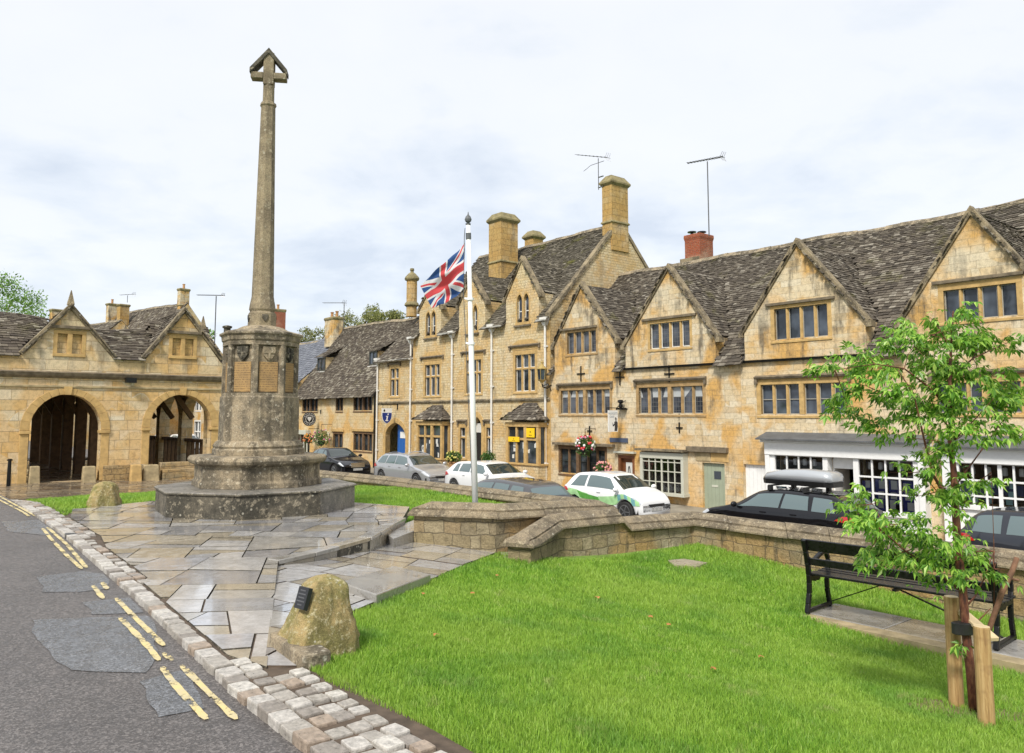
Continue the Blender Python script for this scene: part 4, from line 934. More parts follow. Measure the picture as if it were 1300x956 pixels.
# ground floor bays
def bay(x0,x1,yroof0,yroof1,wx0,wx1,wy0,wy1,sign=False):
    pr=.55
    u0,u1=U(x0,yroof1,FW-pr),U(x1,yroof1,FW-pr); zt,zb_=Z((x0+x1)/2,yroof0),Z((x0+x1)/2,yroof1,FW-pr)
    b=thing('bay','x','x',(u0,FW,-1.5)) if False else None
    root=H1.root; a,c=U(wx0,560,FW-pr)-.12,U(wx1,560,FW-pr)+.12; z0=Z((x0+x1)/2,wy1,FW-pr); z1=Z((x0+x1)/2,wy0,FW-pr)
    mb=MB(); w=FW-pr
    lo=zst(a)-.1
    mb.box(a,c,w,FW-.003,lo,z0-.08)
    body=mb.build('bay_window',M['coursed'],root)
    mb=MB(); mb.box(a-.06,c+.06,w-.06,FW-.002,z0-.078,z0)
    n=3; m=.15; x=a; ww=(c-a)
    mb.box(a,a+m,w,w+m,z0+.002,z1); mb.box(c-m,c,w,w+m,z0+.002,z1); k1=a+ww*.56
    mb.box(k1,k1+m*1.3,w,w+m,z0+.002,z1); mb.box(a+ww*.30,a+ww*.30+.1,w+.02,w+m-.02,z0+.002,z1)
    zt_=z0+(z1-z0)*.66
    for p,q in((a+m,k1),(k1+m*1.3,c-m)): mb.box(p,q,w+.02,w+m-.02,zt_-.05,zt_+.05)
    mb.box(a-.03,c+.03,w-.02,FW-.002,z1+.002,z1+.2)
    mb.box(a,a+m,FW-.15,FW-.002,z0+.003,z1); mb.box(c-m,c,FW-.15,FW-.002,z0+.003,z1)
    mb.build('mullions',M['dress'],body,bevel=.008)
    gl=MB(); gl.poly([(a+.05,w+.10,z0),(c-.05,w+.10,z0),(c-.05,w+.10,z1),(a+.05,w+.10,z1)]); gl.poly([(c-.06,w+.1,z0),(c-.06,FW,z0),(c-.06,FW,z1),(c-.06,w+.1,z1)]); gl.poly([(a+.06,w+.1,z0),(a+.06,FW,z0),(a+.06,FW,z1),(a+.06,w+.1,z1)]); gl.build('glass',M['glass'],body)
    it=MB(); rr=random.Random(int(x0))
    for i in range(9):
        x=rr.uniform(a+.25,c-.35); z=rr.uniform(z0+.02,z0+(z1-z0)*.45); it.poly([(x,w+.094,z),(x+rr.uniform(.1,.2),w+.094,z),(x+rr.uniform(.1,.2),w+.094,z+rr.uniform(.12,.3)),(x,w+.094,z+rr.uniform(.12,.3))])
    it.build('display_cards',M['card'],body)
    rf=MB(); e=.16; q0=[(a-e,w-e,zb_),(c+e,w-e,zb_),(c+e,FW-.002,zb_),(a-e,FW-.002,zb_)]; m1=(c-a)*.3; q1=[(a+m1,FW-.12,zt),(c-m1,FW-.12,zt),(c-m1,FW-.002,zt),(a+m1,FW-.002,zt)]
    rf.frustum(q0,q1); rfo=rf.build('bay_roof',M['mon_dark'],body)
    s=MB()
    slates(s,q0[0],(1,0,0),Vector(q1[0])-Vector(q0[0])-Vector((m1+e,0,0)),c-a+2*e,math.hypot(pr+e-.12,zt-zb_),lambda p:(a-e+(m1+e)*(p[2]-zb_)/(zt-zb_)-.05<p[0]<c+e-(m1+e)*(p[2]-zb_)/(zt-zb_)+.05),.16,.12,.14,.25,.025,.0)
    hgt=math.hypot(m1+e,zt-zb_)
    for sg,x in((-1,a-e),(1,c+e)):
        slates(s,(x,w-e,zb_),(0,1,0),(-sg*(m1+e),0,zt-zb_),pr+e,hgt,lambda p:p[1]>w-e+(pr+e-.12)*(p[2]-zb_)/(zt-zb_)-.03 and p[1]<FW,.16,.12,.14,.25,.025,.0)
    s.build('slates',M['slate'],rfo)
    return body,(a,c,z0,z1,w)
M['card']=flat('pale_display_card',(.6,.6,.57),.6)
bay(525,565.5,517,533,530,559,540,581)
by2,br2=bay(639,688.5,514,533.5,644,681,542,588)
a,c,z0,z1,w=br2
for nm,(p,q,zz0,zz1) in {'yellow notice high in the bay':(a+.66*(c-a),a+.90*(c-a),z0+(z1-z0)*.72,z1-.04),'small yellow board across the bay mullion':(a+.1*(c-a),a+.44*(c-a),z0+(z1-z0)*.58,z0+(z1-z0)*.72)}.items():
    mb=MB(); mb.box(p,q,w-.03,w-.005,zz0,zz1); mb.cur=1; m_=(p+q)/2; h_=(zz1-zz0)
    mb.box(m_-.03,m_+.03,w-.033,w-.031,zz0+h_*.5,zz0+h_*.65); mb.box(m_-.1,m_+.1,w-.033,w-.031,zz0+h_*.2,zz0+h_*.26); ob=mb.build('notice_board',[M['yellow'],M['iron']]); tag(ob,nm+' of the gabled house','sign')
mb=MB(); zg=zst(a); mb.box(a-.05,a+.95,w-.55,w-.5,zg+.15,zg+.85); mb.box(a-.03,a+.01,w-.5,w-.46,zg,zg+.8); mb.box(a+.9,a+.94,w-.5,w-.46,zg,zg+.8); mb.cur=1; mb.box(a+.15,a+.6,w-.553,w-.551,zg+.5,zg+.57); mb.box(a+.7,a+.78,w-.553,w-.551,zg+.45,zg+.6)
tag(mb.build('notice_board',[M['yellow'],M['iron']]),'yellow board standing on the pavement under the right bay window','sign')
# central door with narrow side lights
for x0,x1 in((584,590.5),(617.5,623)):
    r_=rect(x0,x1,543,581); window(H1,r_,(1,),(.68,),frame='wframe',sur=.15,hd=True,hoodz=r_[3]+.35)
r_=rect(600.5,611.5,536,585); r_=(r_[0],r_[1],zst(r_[0]),r_[3]+.25); H1.ops.append((*r_,('tudor',r_[3]-.5)))
mb=MB(); mb.box(r_[0],r_[1],FW+.2,FW+.24,r_[2],r_[3]-.6); d_=mb.build('door',M['dark'],H1.root)
mb=MB(); mb.box(r_[0],r_[1],FW+.19,FW+.25,r_[3]-.75,r_[3]-.3); mb.build('fanlight',M['card'],d_)
mb=MB(); A=arch_pts(r_[0],r_[1],r_[3]-.5,r_[3],'tudor',12); B=arch_pts(r_[0]-.22,r_[1]+.22,r_[3]-.5,r_[3]+.25,'tudor',12)
for i in range(12): mb.prism([A[i],A[i+1],B[i+1],B[i]],FW-.03,FW+.02)
mb.box(r_[0]-.22,r_[0],FW-.03,FW+.02,r_[2],r_[3]-.5); mb.box(r_[1],r_[1]+.22,FW-.03,FW+.02,r_[2],r_[3]-.5); mb.build('door_surround',M['dress'],d_)
# string course, quoins, plinth
zs_=Z(600,508.5); mb=MB(); mb.rings([[(x,FW-.10,zs_),(x,FW-.06,zs_-.08),(x,FW+.01,zs_-.08),(x,FW+.01,zs_+.07),(x,FW-.03,zs_+.06)] for x in(ub1+.01,ub2-.02)]); mb.build('string_course',M['gcop'],H1.root)
mb=MB()
for i in range(24):
    z=-1.7+.32*i; 
    for x,sg in((ub1,1),(ub2-.004,-1)):
        l=.34 if i%2 else .2; mb.box(min(x,x+sg*l),max(x,x+sg*l),FW-.008,FW+.05,z+.004,min(z+.316,5.9))
mb.build('quoins',M['dress'],H1.root,bevel=.006)
def downpipe(root,px,ytop,ybot,mat='pipe'):
    u=U(px,(ytop+ybot)/2); zt=Z(px,ytop); zb=zst(u)
    mb=MB(); mb.tube([(u,FW-.1,zb),(u,FW-.1,zt-.35)],.05,8); mb.frustum([(u-.07,FW-.17,zt-.36),(u+.07,FW-.17,zt-.36),(u+.07,FW-.02,zt-.36),(u-.07,FW-.02,zt-.36)],[(u-.2,FW-.24,zt-.12),(u+.2,FW-.24,zt-.12),(u+.2,FW-.01,zt-.12),(u-.2,FW-.01,zt-.12)])
    mb.box(u-.21,u+.21,FW-.25,FW-.008,zt-.12,zt)
    z=zb+1
    while z<zt-.6: mb.box(u-.1,u+.1,FW-.06,FW-.009,z,z+.06); mb.tube([(u,FW-.1,z-.03),(u,FW-.1,z+.09)],.065,8); z+=1.7
    mb.build('downpipe',M[mat],root)
for px,yt in((522.8,428),(575.5,420.5),(626,412),(694.2,403)): downpipe(H1.root,px,yt,575 if px<690 else 500)
mb=MB()
xs=[ub1+.0]+[x for g in H1.gables for x in(g[0]-.1,g[1]+.1)]+[ub2-.05]
for a,b in zip(xs[::2],xs[1::2]): mb.rings([[(x,FW-.30,5.80),(x,FW-.27,5.72),(x,FW-.2,5.70),(x,FW-.17,5.80)] for x in(a,b)])
mb.build('gutter',M['pipe'],H1.root)
def stack_px(root,x0,x1,y0,y1,wc,b=None,z0=None,ref=FW,**k):
    """chimney from the px box of its shaft at depth wc"""
    u0,u1=fw(x0,y1,wc)[0],fw(x1,y1,wc)[0]; z1=fw((x0+x1)/2,y0,wc)[1]
    return u0,u1,z1
# front-slope stack
def chim_box(root,x0,xm,x1,ytop,ybase,wf,zbase=None,**k):
    """x0..xm = left (end) face? xm..x1 = front face as seen"""
    u1=fw(x1,ybase,wf)[0]; u0=fw(xm,ybase,wf)[0]; z1=fw((xm+x1)/2,ytop,wf)[1]
    return u0,u1,z1
# seen from this side: the face along the street is the wide one
def chim(root,xa,xb,ytop,wfront,depth,zb,wide=None,**k):
    # xa..xb px extent of the whole stack; solve the width so the far corner fits
    ua=fw(xa,ytop,wfront)[0]; d=ray(xb,ytop)
    # right silhouette edge = back corner (u1, wfront+depth)
    ub=fw(xb,ytop,wfront+depth)[0]; z1=fw((xa+xb)/2,ytop,wfront)[1]
    if ub-ua<.4: ub=ua+.5
    return chimney(root,(ua+ub)/2,wfront+depth/2,zb,z1,(ub-ua)/2,depth/2,**k)
chim(H1.root,620.5,657.5,277,25.2,1.15,8.0)
chim(H1.root,666,689.5,300,29.6,.8,8.5,string=False,capk=.12)
chim(H1.root,764,797,230,26.9,1.15,9.4)
# round stack with conical cap
uu,zt_=fw(523,356,25.6); mb=MB(); mb.lathe((uu,25.6,7.6),[(.33,0),(.33,zt_-7.6)],10); c_=mb.build('chimney',M['chim'],H1.root)
mb=MB(); mb.lathe((uu,25.6,zt_),[(.34,-.02),(.42,.0),(.46,.1),(.42,.2),(.22,.42),(.1,.5),(.1,.6),(.14,.62),(.12,.74),(.03,.76)],14); mb.build('chimney_cap',M['cap'],c_); mb=MB(); mb.lathe((uu,25.6,8.3),[(.34,-.1),(.45,.0),(.42,.12),(.34,.2)],14); mb.build('chimney_band',M['cap'],c_)
H1.finish(ovh=.3)
# verge coping of the near gable end
mb=MB()
for sg in(-1,1):
    wf=FW-.1 if sg<0 else 2*27.5-FW+.1
    a=(wf,5.95+(-.1)*H1.k); mb.frustum([(ub2-.22,wf,a[1]+.0),(ub2+.06,wf,a[1]+.0),(ub2+.06,wf,a[1]+.24),(ub2-.22,wf,a[1]+.24)],[(ub2-.22,27.5,10.75),(ub2+.06,27.5,10.75),(ub2+.06,27.5,10.99),(ub2-.22,27.5,10.99)])
mb.build('verge_coping',M['gcop'],H1.root,bevel=.01)
# ================================================================ WING WITH BLUE DOOR
H0_=House('arched_door_wing','lower golden stone wing with a pointed arch and blue door left of the tall gables',ub0,ub1-.004,FW,4.85,26.6,8.1,-1.5,'coursed','slate_old')
r_=rect(495.5,506,468,502.5); wn_=window(H0_,r_,(2,),(.62,),frame='wframe',hd=False,sur=.16); hood(wn_,r_[0]-.1,r_[1]+.1,r_[3]+.3,drop=.1)
r_=rect(489.5,515,537,576); r_=(r_[0],r_[1],zst(r_[0]),r_[3]+.02); H0_.ops.append((*r_,('tudor',r_[3]-.75)))
mb=MB(); A=arch_pts(r_[0],r_[1],r_[3]-.75,r_[3],'tudor',12); B=arch_pts(r_[0]-.25,r_[1]+.25,r_[3]-.75,r_[3]+.28,'tudor',12)
for i in range(12): mb.prism([A[i],A[i+1],B[i+1],B[i]],FW-.03,FW+.3)
mb.box(r_[0]-.25,r_[0],FW-.03,FW+.3,r_[2],r_[3]-.75); mb.box(r_[1],r_[1]+.25,FW-.03,FW+.3,r_[2],r_[3]-.75); mb.build('arch_surround',M['dress'],H0_.root,bevel=.01)
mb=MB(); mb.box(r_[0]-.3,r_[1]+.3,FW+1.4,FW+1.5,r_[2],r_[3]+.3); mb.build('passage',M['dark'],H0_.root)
m_=r_[0]+(r_[1]-r_[0])*.38; mb=MB(); mb.box(m_,r_[1]-.01,FW+.3,FW+.36,r_[2]+.02,r_[3]-.02)
for i in range(5): x=m_+.1+i*(r_[1]-m_)/5; mb.box(x,x+.012,FW+.292,FW+.3,r_[2]+.05,r_[3]-.2)
dr=mb.build('door',M['blue'],H0_.root); mb=MB(); mb.box(m_+.3,r_[1]-.25,FW+.28,FW+.291,r_[2]+1.75,r_[2]+2.1); mb.build('door_notice',M['wframe'],dr)
mb=MB(); mb.rings([[(x,FW-.10,zs_),(x,FW-.06,zs_-.08),(x,FW+.01,zs_-.08),(x,FW+.01,zs_+.07),(x,FW-.03,zs_+.06)] for x in(ub0+.01,ub1-.01)]); mb.build('string_course',M['gcop'],H0_.root)
downpipe(H0_.root,480.5,455,570); H0_.finish(ovh=.3)
mb=MB(); mb.rings([[(x,FW-.30,4.70),(x,FW-.27,4.62),(x,FW-.2,4.60),(x,FW-.17,4.70)] for x in(ub0,ub1)]); mb.build('gutter',M['pipe'],H0_.root)
# ================================================================ COTTAGE
uc0=-51.6
HC=House('stone_cottage','long low ochre cottage with a deep old stone roof and two small dark dormers',uc0,ub0-.02,FW,3.05,26.6,7.75,-1.55,'cottage','slate_old')
for x0,x1,y0,y1,g in((384.5,403,505.5,522,(2,2)),(427,435,503.5,521.5,(2,)),(449.5,472,502.5,521,(2,2))): window(HC,rect(x0,x1,y0,y1),g,mat='timber',frame='dark_frame',hd=False,sur=.08,mul=.09)
for x0,x1,y0,y1,g in((423.5,434.5,551,571,(2,)),(449.5,472,551,572,(2,2))):
    r_=rect(x0,x1,y0,y1); window(HC,r_,g,mat='timber',frame='dark_frame',hd=False,sur=.1); mb=MB(); mb.box(r_[0]-.25,r_[1]+.25,FW-.09,FW+.02,r_[3]+.16,r_[3]+.30); mb.build('lintel',M['dress'],HC.root)
r_=rect(372,393,551,590); r_=(r_[0],r_[1],zst(r_[0]),r_[3]); HC.ops.append(r_)
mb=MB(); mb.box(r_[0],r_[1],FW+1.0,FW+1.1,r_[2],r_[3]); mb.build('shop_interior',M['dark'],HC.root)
mb=MB(); mb.box(r_[0]-.1,r_[1]+.1,FW-.35,FW-.002,r_[3]+.0,r_[3]+.28); k=5
for i in range(k+1): x=r_[0]+(r_[1]-r_[0])*i/k; mb.box(x-.05,x+.05,FW+.02,FW+.1,r_[2],r_[3]-.002)
mb.build('shopfront',M['cream'],HC.root)
mb=MB()
for i,c in enumerate(range(6)): x=r_[0]+.3+i*.7; mb.ball((x,FW+.5,r_[2]+1.2+.2*(i%2)),.22,8,6,sz=1.4)
mb.build('shop_goods',flat('red_goods',(.35,.03,.03),.6),HC.root)
# dormers
def dormer(h,x0,x1,y0,y1,wd=None):
    # front face stands on the roof slope
    zc=None
    for wf in np.arange(FW+.1,h.wr,.05):
        u,z=fw((x0+x1)/2,y1,wf)
        if h.mz(wf)>=z: break
    u0,u1=fw(x0,(y0+y1)/2,wf)[0],fw(x1,(y0+y1)/2,wf)[0]; z0=h.mz(wf); z1=fw((x0+x1)/2,y0,wf)[1]
    wb=wf+(z1-h.ze-(wf-h.w0)*h.k)/h.k+.6
    mb=MB(); mb.box(u0-.06,u1+.06,wf,wb,z0-.15,z1); d=mb.build('dormer',M['cottage'],h.root)
    g=MB(); g.poly([(u0,wf-.012,z0+.06),(u1,wf-.012,z0+.06),(u1,wf-.012,z1-.06),(u0,wf-.012,z1-.06)]); g.build('glass',M['glass_sky'],d)
    f=MB(); m=(u0+u1)/2
    for a,b in((u0-.05,u0+.05),(m-.04,m+.04),(u1-.05,u1+.05)): f.box(a,b,wf-.05,wf-.001,z0,z1)
    f.box(u0-.05,u1+.05,wf-.048,wf-.002,z0-.04,z0+.06); f.box(u0-.05,u1+.05,wf-.048,wf-.002,z1-.09,z1); f.build('window',M['dark_frame'],d)
    s=MB(); s.box(u0-.12,u1+.12,wf-.12,wf-.003,z0-.12,z0-.045); s.build('sill',M['wframe'],d)
    r=MB(); zz=z1+.02; slates(r,(u0-.2,wf-.15,zz),(1,0,0),(0,1,.5),u1-u0+.4,3.5,lambda p: h.mz(p[1])<p[2]+.08,.18,.13)
    r.build('dormer_roof',h.slate,d)
dormer(HC,404,413,454,472); dormer(HC,470,479,446,464.5)
mb=MB(); mb.tube([(ub0-.12,FW-.09,-1.5),(ub0-.12,FW-.09,2.9)],.05,8); mb.build('downpipe',M['iron'],HC.root)
HC.finish(ovh=.35,ridge=True,e0=.17,e1=.09)
c_=chim(HC.root,412.5,437,404,26.2,.85,6.6,mat='ashlar',string=False,capslope=False,pots=2,capk=.06)
# ================================================================ DOUBLE-GABLED HOUSE
H3=House('twin_gabled_house','weathered stone house with two steep gables and a cream bow shop window',ub2,ub3-.004,FW,3.55,27.5,8.25,-1.9,'ashlar','slate')
def gab(h,xl,yl,xr,yr,xa,ya):
    g0,g1=fw(xl,yl,FW),fw(xr,yr,FW); zf=(g0[1]+g1[1])/2; a=fw(xa,ya,FW); h.gable(g0[0],g1[0],(g0[0]+g1[0])/2*.4+a[0]*.6,zf,a[1])
gab(H3,704,432,780.6,437.5,737,363); gab(H3,794,437.5,908,428,850.5,341)
def gstring(h,x0,y0,x1,y1):
    a,b=fw(x0,y0,FW),fw(x1,y1,FW); z=(a[1]+b[1])/2; mb=MB(); mb.box(a[0],b[0],FW-.09,FW+.02,z-.04,z+.05); mb.build('drip_moulding',M['dress_d'],h.root,bevel=.01)
gstring(H3,711,419,758,415); gstring(H3,816,406,884,400.5)
window(H3,rect(720,756.5,421,448),(4,),mat='dress_m',gm='leaded',frame='white_frame',hd=False)
window(H3,rect(825,875.5,409,441),(4,),mat='dress',gm='leaded',frame='wframe',hd=False)
r_=rect(712,774,495,525); window(H3,r_,(3,3),mat='dress_m',gm='leaded',frame='white_frame',blind=.3,hoodz=Z(742,487),sur=.14)
r_=rect(811,892,491,525); window(H3,r_,(3,3),mat='dress_m',gm='leaded',frame='white_frame',blind=.38,hoodz=Z(850,481.5),sur=.14)
r_=rect(711.5,768,571,602); window(H3,r_,(2,3),mat='timber',gm='glass',frame='dark_frame',hd=False,sur=.12,leadbars=1)
mb=MB(); z=Z(743,564); mb.box(U(705,564),U(781,562),FW-.2,FW+.01,z-.06,z+.05); mb.build('hood_mould',M['dress_d'],H3.root,bevel=.01)
# panelled door
r_=rect(785,806,578,640); r_=(r_[0],r_[1],zst(r_[0]),r_[3]); H3.ops.append(r_)
mb=MB(); mb.box(r_[0],r_[1],FW+.14,FW+.2,r_[2],r_[3]); 
for x in(r_[0],r_[1]-.12): mb.box(x,x+.12,FW-.0,FW+.139,r_[2],r_[3])
mb.box(r_[0]+.121,r_[1]-.121,FW,FW+.139,r_[3]-.12,r_[3]); d_=mb.build('door',M['oak'],H3.root)
mb=MB(); a,b=r_[0]+.3,r_[1]-.22; mb.box(a,b,FW+.125,FW+.138,r_[2]+.9,r_[3]-.28); mb.build('door_panel',M['card'],d_)
mb=MB(); A=arch_pts(a+.12,b-.12,r_[3]-.75,r_[3]-.42,'round',10); mb.tube([(a+.12,FW+.115,r_[2]+1.0)]+[(x,FW+.115,z) for x,z in A]+[(b-.12,FW+.115,r_[2]+1.0)],.018,5); mb.box(a,b,FW+.11,FW+.124,r_[3]-.95,r_[3]-.91); mb.build('door_tracery',M['iron'],d_)
mb=MB(); mb.box(r_[0]-.1,r_[1]+.1,FW-.16,FW-.003,r_[3]+.08,r_[3]+.15); mb.build('door_canopy',M['cream'],d_)
# blue-grey board above the door
q=rect(775,797.5,556,561.5); mb=MB(); mb.box(q[0],q[1],FW-.05,FW-.01,q[2],q[3]); tag(mb.build('name_board',flat('slate_blue_board',(.06,.08,.13),.5)),'narrow dark blue board above the brown panelled door','sign')
# cream shop window
def shopwin(h,r,cols,rows,frame,pr=.22,rowf=None,name='shop_window',fascia=.3,room=1.2,items=0,seed=1,bar=.035,frw=.12,sillh=.12):
    u0,u1,z0,z1=r; w=FW-pr; h.ops.append((u0+.02,u1-.02,z0+.02,z1-.02)); mb=MB(); B=frw
    mb.box(u0-B,u0,w,FW-.002,z0-.001,z1); mb.box(u1,u1+B,w,FW-.002,z0-.001,z1); mb.box(u0-B-.05,u1+B+.05,w-.05,FW-.002,z0-sillh,z0-.002); mb.box(u0-B,u1+B,w-.01,FW-.002,z1+.001,z1+fascia)
    for i in range(1,cols): x=u0+(u1-u0)*i/cols; bw=bar*(1.9 if (cols%2==0 and i==cols//2 and cols>4) else 1); mb.box(x-bw/2,x+bw/2,w+.02,w+.06,z0,z1)
    fs=rowf or [j/rows for j in range(1,rows)]
    for f in fs: z=z0+(z1-z0)*f; mb.box(u0,u1,w+.022,w+.058,z-bar/2,z+bar/2)
    o=mb.build(name,M[frame],h.root,bevel=.004)
    g=MB(); g.poly([(u0,w+.062,z0),(u1,w+.062,z0),(u1,w+.062,z1),(u0,w+.062,z1)]); g.build('glass',M['clear'],o)
    rm=MB(); W2=FW+room
    rm.poly([(u0,W2,z0-.3),(u1,W2,z0-.3),(u1,W2,z1+.2),(u0,W2,z1+.2)]); rm.poly([(u0,w+.1,z0),(u1,w+.1,z0),(u1,W2,z0-.01),(u0,W2,z0-.01)]); rm.poly([(u0,w+.1,z1),(u1,w+.1,z1),(u1,W2,z1),(u0,W2,z1)]); rm.poly([(u0,w+.1,z0),(u0,W2,z0),(u0,W2,z1),(u0,w+.1,z1)]); rm.poly([(u1,w+.1,z0),(u1,W2,z0),(u1,W2,z1),(u1,w+.1,z1)])
    rm.build('shop_interior',M['room'],o); return o,w
t=NT('clear_shop_glass'); gs=t.n('BsdfGlossy',{'Roughness':.02,'Color':(1,1,1,1)}); tr=t.n('BsdfTransparent',{'Color':(.93,.95,.95,1)}); fz=t.n('Fresnel',{'IOR':1.6}); mx_=t.n('MixShader',{0:t.math('MULTIPLY',fz.outputs[0],1.3,clamp=True),1:tr.outputs[0],2:gs.outputs[0]}); t.l(mx_.outputs[0],t.out.inputs[0]); M['clear']=t.m
M['room']=flat('shop_room',(.10,.085,.07),.9,var=.5,vs=2)
r_=rect(822,870.5,582,624); o,w_=shopwin(H3,r_,6,4,'cream',.28,[.30,.62,.90],fascia=.22)
mb=MB(); z=r_[3]+.25; mb.box(r_[0]-.25,r_[1]+.2,FW-.42,FW-.003,z+.02,z+.1); mb.build('window_canopy',M['gcop'],o)
mb=MB(); rr=random.Random(2)
for i in range(8):
    x=rr.uniform(r_[0]+.15,r_[1]-.15); mb.lathe((x,FW-.05+rr.uniform(0,.15),r_[2]+.02),[(.08,0),(.1,.06),(.07,.14),(.03,.2),(.05,.26)],8)
mb.build('displayed_china',M['card'],o)
mb=MB(); mb.ball((r_[0]+.25,FW-.1,r_[2]+.15),.12,10,7); mb.build('green_ball',flat('lime_green_globe',(.2,.6,.02),.4),o)
def plankdoor(h,r,mat,label=None,lintel=True,plate=False):
    h.ops.append(r); u0,u1,z0,z1=r; mb=MB(); n=6
    for i in range(n): a=u0+(u1-u0)*i/n; mb.box(a+.003,a+(u1-u0)/n-.003,FW+.1,FW+.15,z0,z1)
    mb.box(u0,u1,FW+.12,FW+.16,z0,z1); d=mb.build('door',M[mat],h.root)
    if plate: mb=MB(); m=(u0+u1)/2; mb.box(m-.03,m+.25,FW+.085,FW+.099,z1-.55,z1-.28); mb.build('name_plate',flat('slate_plate',(.05,.06,.075),.4),d); mb=MB(); mb.box(m-.14,m+.12,FW+.085,FW+.099,z0+.75,z0+.82); mb.build('letter_flap',M['cream'],d)
    return d
r_=rect(892,920.5,588,650); r_=(r_[0],r_[1],zst(r_[0]),r_[3]); plankdoor(H3,r_,'sage',plate=True)
mb=MB(); q=rect(874,925,568,573); mb.box(q[0],q[1],FW-.16,FW+.01,q[2]-.03,q[3]+.02); mb.build('hood_mould',M['dress_d'],H3.root,bevel=.012)
mb=MB(); q=rect(884,925,573.5,587); mb.box(q[0],q[0]+(q[1]-q[0])*.45,FW-.025,FW+.02,q[2]+.02,q[3]-.03); mb.build('lintel',M['block'],H3.root,bevel=.02)
mb=MB(); mb.box(q[0]+(q[1]-q[0])*.46,q[1],FW-.02,FW+.02,q[2]+.02,q[3]-.03); mb.build('lintel',M['dress'],H3.root,bevel=.02)
H3.finish(ovh=.28)
def gutterline(h,a,b,z):
    mb=MB(); mb.rings([[(x,FW-.12,z+.03),(x,FW-.11,z-.04),(x,FW-.02,z-.05),(x,FW-.01,z+.03)] for x in(a,b)]); mb.build('gutter',M['iron'],h.root)
gutterline(H3,U(787,446),ub3-.02,3.42)
# iron wall ties
def tie(x,y,s=.28):
    u,z=fw(x,y,FW); mb=MB(); s*=.85; mb.box(u-.024,u+.024,FW-.05,FW-.004,z-s*1.35,z+s*1.35); mb.box(u-s,u-.025,FW-.048,FW-.006,z-.024,z+.024); mb.box(u+.025,u+s,FW-.048,FW-.006,z-.024,z+.024); mb.build('wall_tie',M['iron'],H3.root,bevel=.01)
tie(738,474.5); tie(787.5,479); tie(850,474.5); tie(749,547,.17); tie(863,543,.17)
# red brick stack behind the ridge
c_=chim(H3.root,869,905,300,28.1,.95,7.4,mat='brick',capm='brick',string=False,capslope=False,capk=.03)
mb=MB(); uu,zz=fw(870,331,28.1); mb.box(fw(865,331,28.1)[0],fw(903,331,29)[0]+.05,28.0,29.15,zz-.1,zz+.08); mb.build('chimney_ledge',M['gcop'],c_)
for px in(878.5,891):
    u,z=fw(px,299,28.5); mb=MB(); mb.lathe((u,28.5,z),[(.07,-.1),(.07,.12),(.2,.13),(.2,.17),(.02,.18)],10); mb.build('chimney_cowl',M['iron'],c_)
# ================================================================ SHOP HOUSE
H4=House('shop_house','long stone house with two wide gables above white timber shopfronts',ub3,ub4,FW,3.55,27.5,8.25,-2.2,'ashlar2','slate')
gab(H4,944.6,416,1099,413,1011,310); gab(H4,1145,406,1345,392,1234,271)
gstring(H4,973,387,1060,379); gstring(H4,1184,361,1300,346)
window(H4,rect(983,1050.5,389,429),(4,),mat='dress',gm='glass_sky',frame='white_frame',hd=False,sur=.14)
window(H4,rect(1198,1291,364,404),(4,),mat='dress',gm='glass_sky',frame='white_frame',hd=False,sur=.14)
window(H4,rect(966,1074,487,526),(3,3),mat='dress',gm='glass_sky',frame='white_frame',hoodz=Z(1015,477),sur=.16,leadbars=1)
window(H4,rect(1190,1318,485,524),(3,3),mat='dress',gm='glass_sky',frame='white_frame',hoodz=Z(1240,472),sur=.16,leadbars=1)
r_=rect(945,975,590,655); r_=(r_[0],r_[1],zst(r_[0]),r_[3]); d_=plankdoor(H4,r_,'white')
# shopfront one
s0=rect(990.5,1051,578,614); s1=rect(1097,1166,584,649); dd=rect(1058,1088.5,589,660); zf1=Z(1080,583)
zt4=s1[3]
sw,w_=shopwin(H4,(s0[0],s0[1],s1[2]+.05,zt4),4,3,'white',.3,[.33,.66],name='shop_window',fascia=.02,frw=.16,bar=.05)
sw2,w_=shopwin(H4,(s1[0],s1[1],s1[2],zt4),4,3,'white',.3,[.34,.66],name='shop_window',fascia=.02,frw=.16,bar=.05)
dr_=(s0[1]+.17,s1[0]-.17,zst(s0[1]),zt4); H4.ops.append(dr_)
mb=MB(); a,b=s0[0]-.32,s1[1]+.32; w=FW-.36
mb.box(a,b,w-.02,FW-.002,zt4+.024,zt4+.42); mb.box(a,a+.16,w,FW-.003,zst(a),zt4+.02); mb.box(b-.16,b,w,FW-.003,zst(a),zt4+.02)
mb.box(s0[0]-.16,s0[1]+.16,FW-.28,FW-.004,zst(a),s1[2]-.08); mb.box(s1[0]-.16,s1[1]+.16,FW-.28,FW-.004,zst(a),s1[2]-.13)
mb.box(a-.1,b+.1,w-.1,FW-.004,zt4+.42,zt4+.50); sf=mb.build('shopfront',M['white'],H4.root,bevel=.006)
rc=MB(); rc.frustum([(a-.15,w-.28,zt4+.50),(b+.15,w-.28,zt4+.50),(b+.15,w-.28,zt4+.54),(a-.15,w-.28,zt4+.54)],[(a-.15,FW-.005,zt4+.66),(b+.15,FW-.005,zt4+.66),(b+.15,FW-.005,zt4+.74),(a-.15,FW-.005,zt4+.74)]); rc.build('shopfront_canopy',M['lead'],sf)
mb=MB(); mb.box(dr_[0]-.2,dr_[1]+.2,FW+2.2,FW+2.25,dr_[2],dr_[3]); mb.box(dr_[1]+.2,dr_[1]+.22,FW+.1,FW+2.2,dr_[2],dr_[3]); mb.build('shop_interior',M['room'],sf)
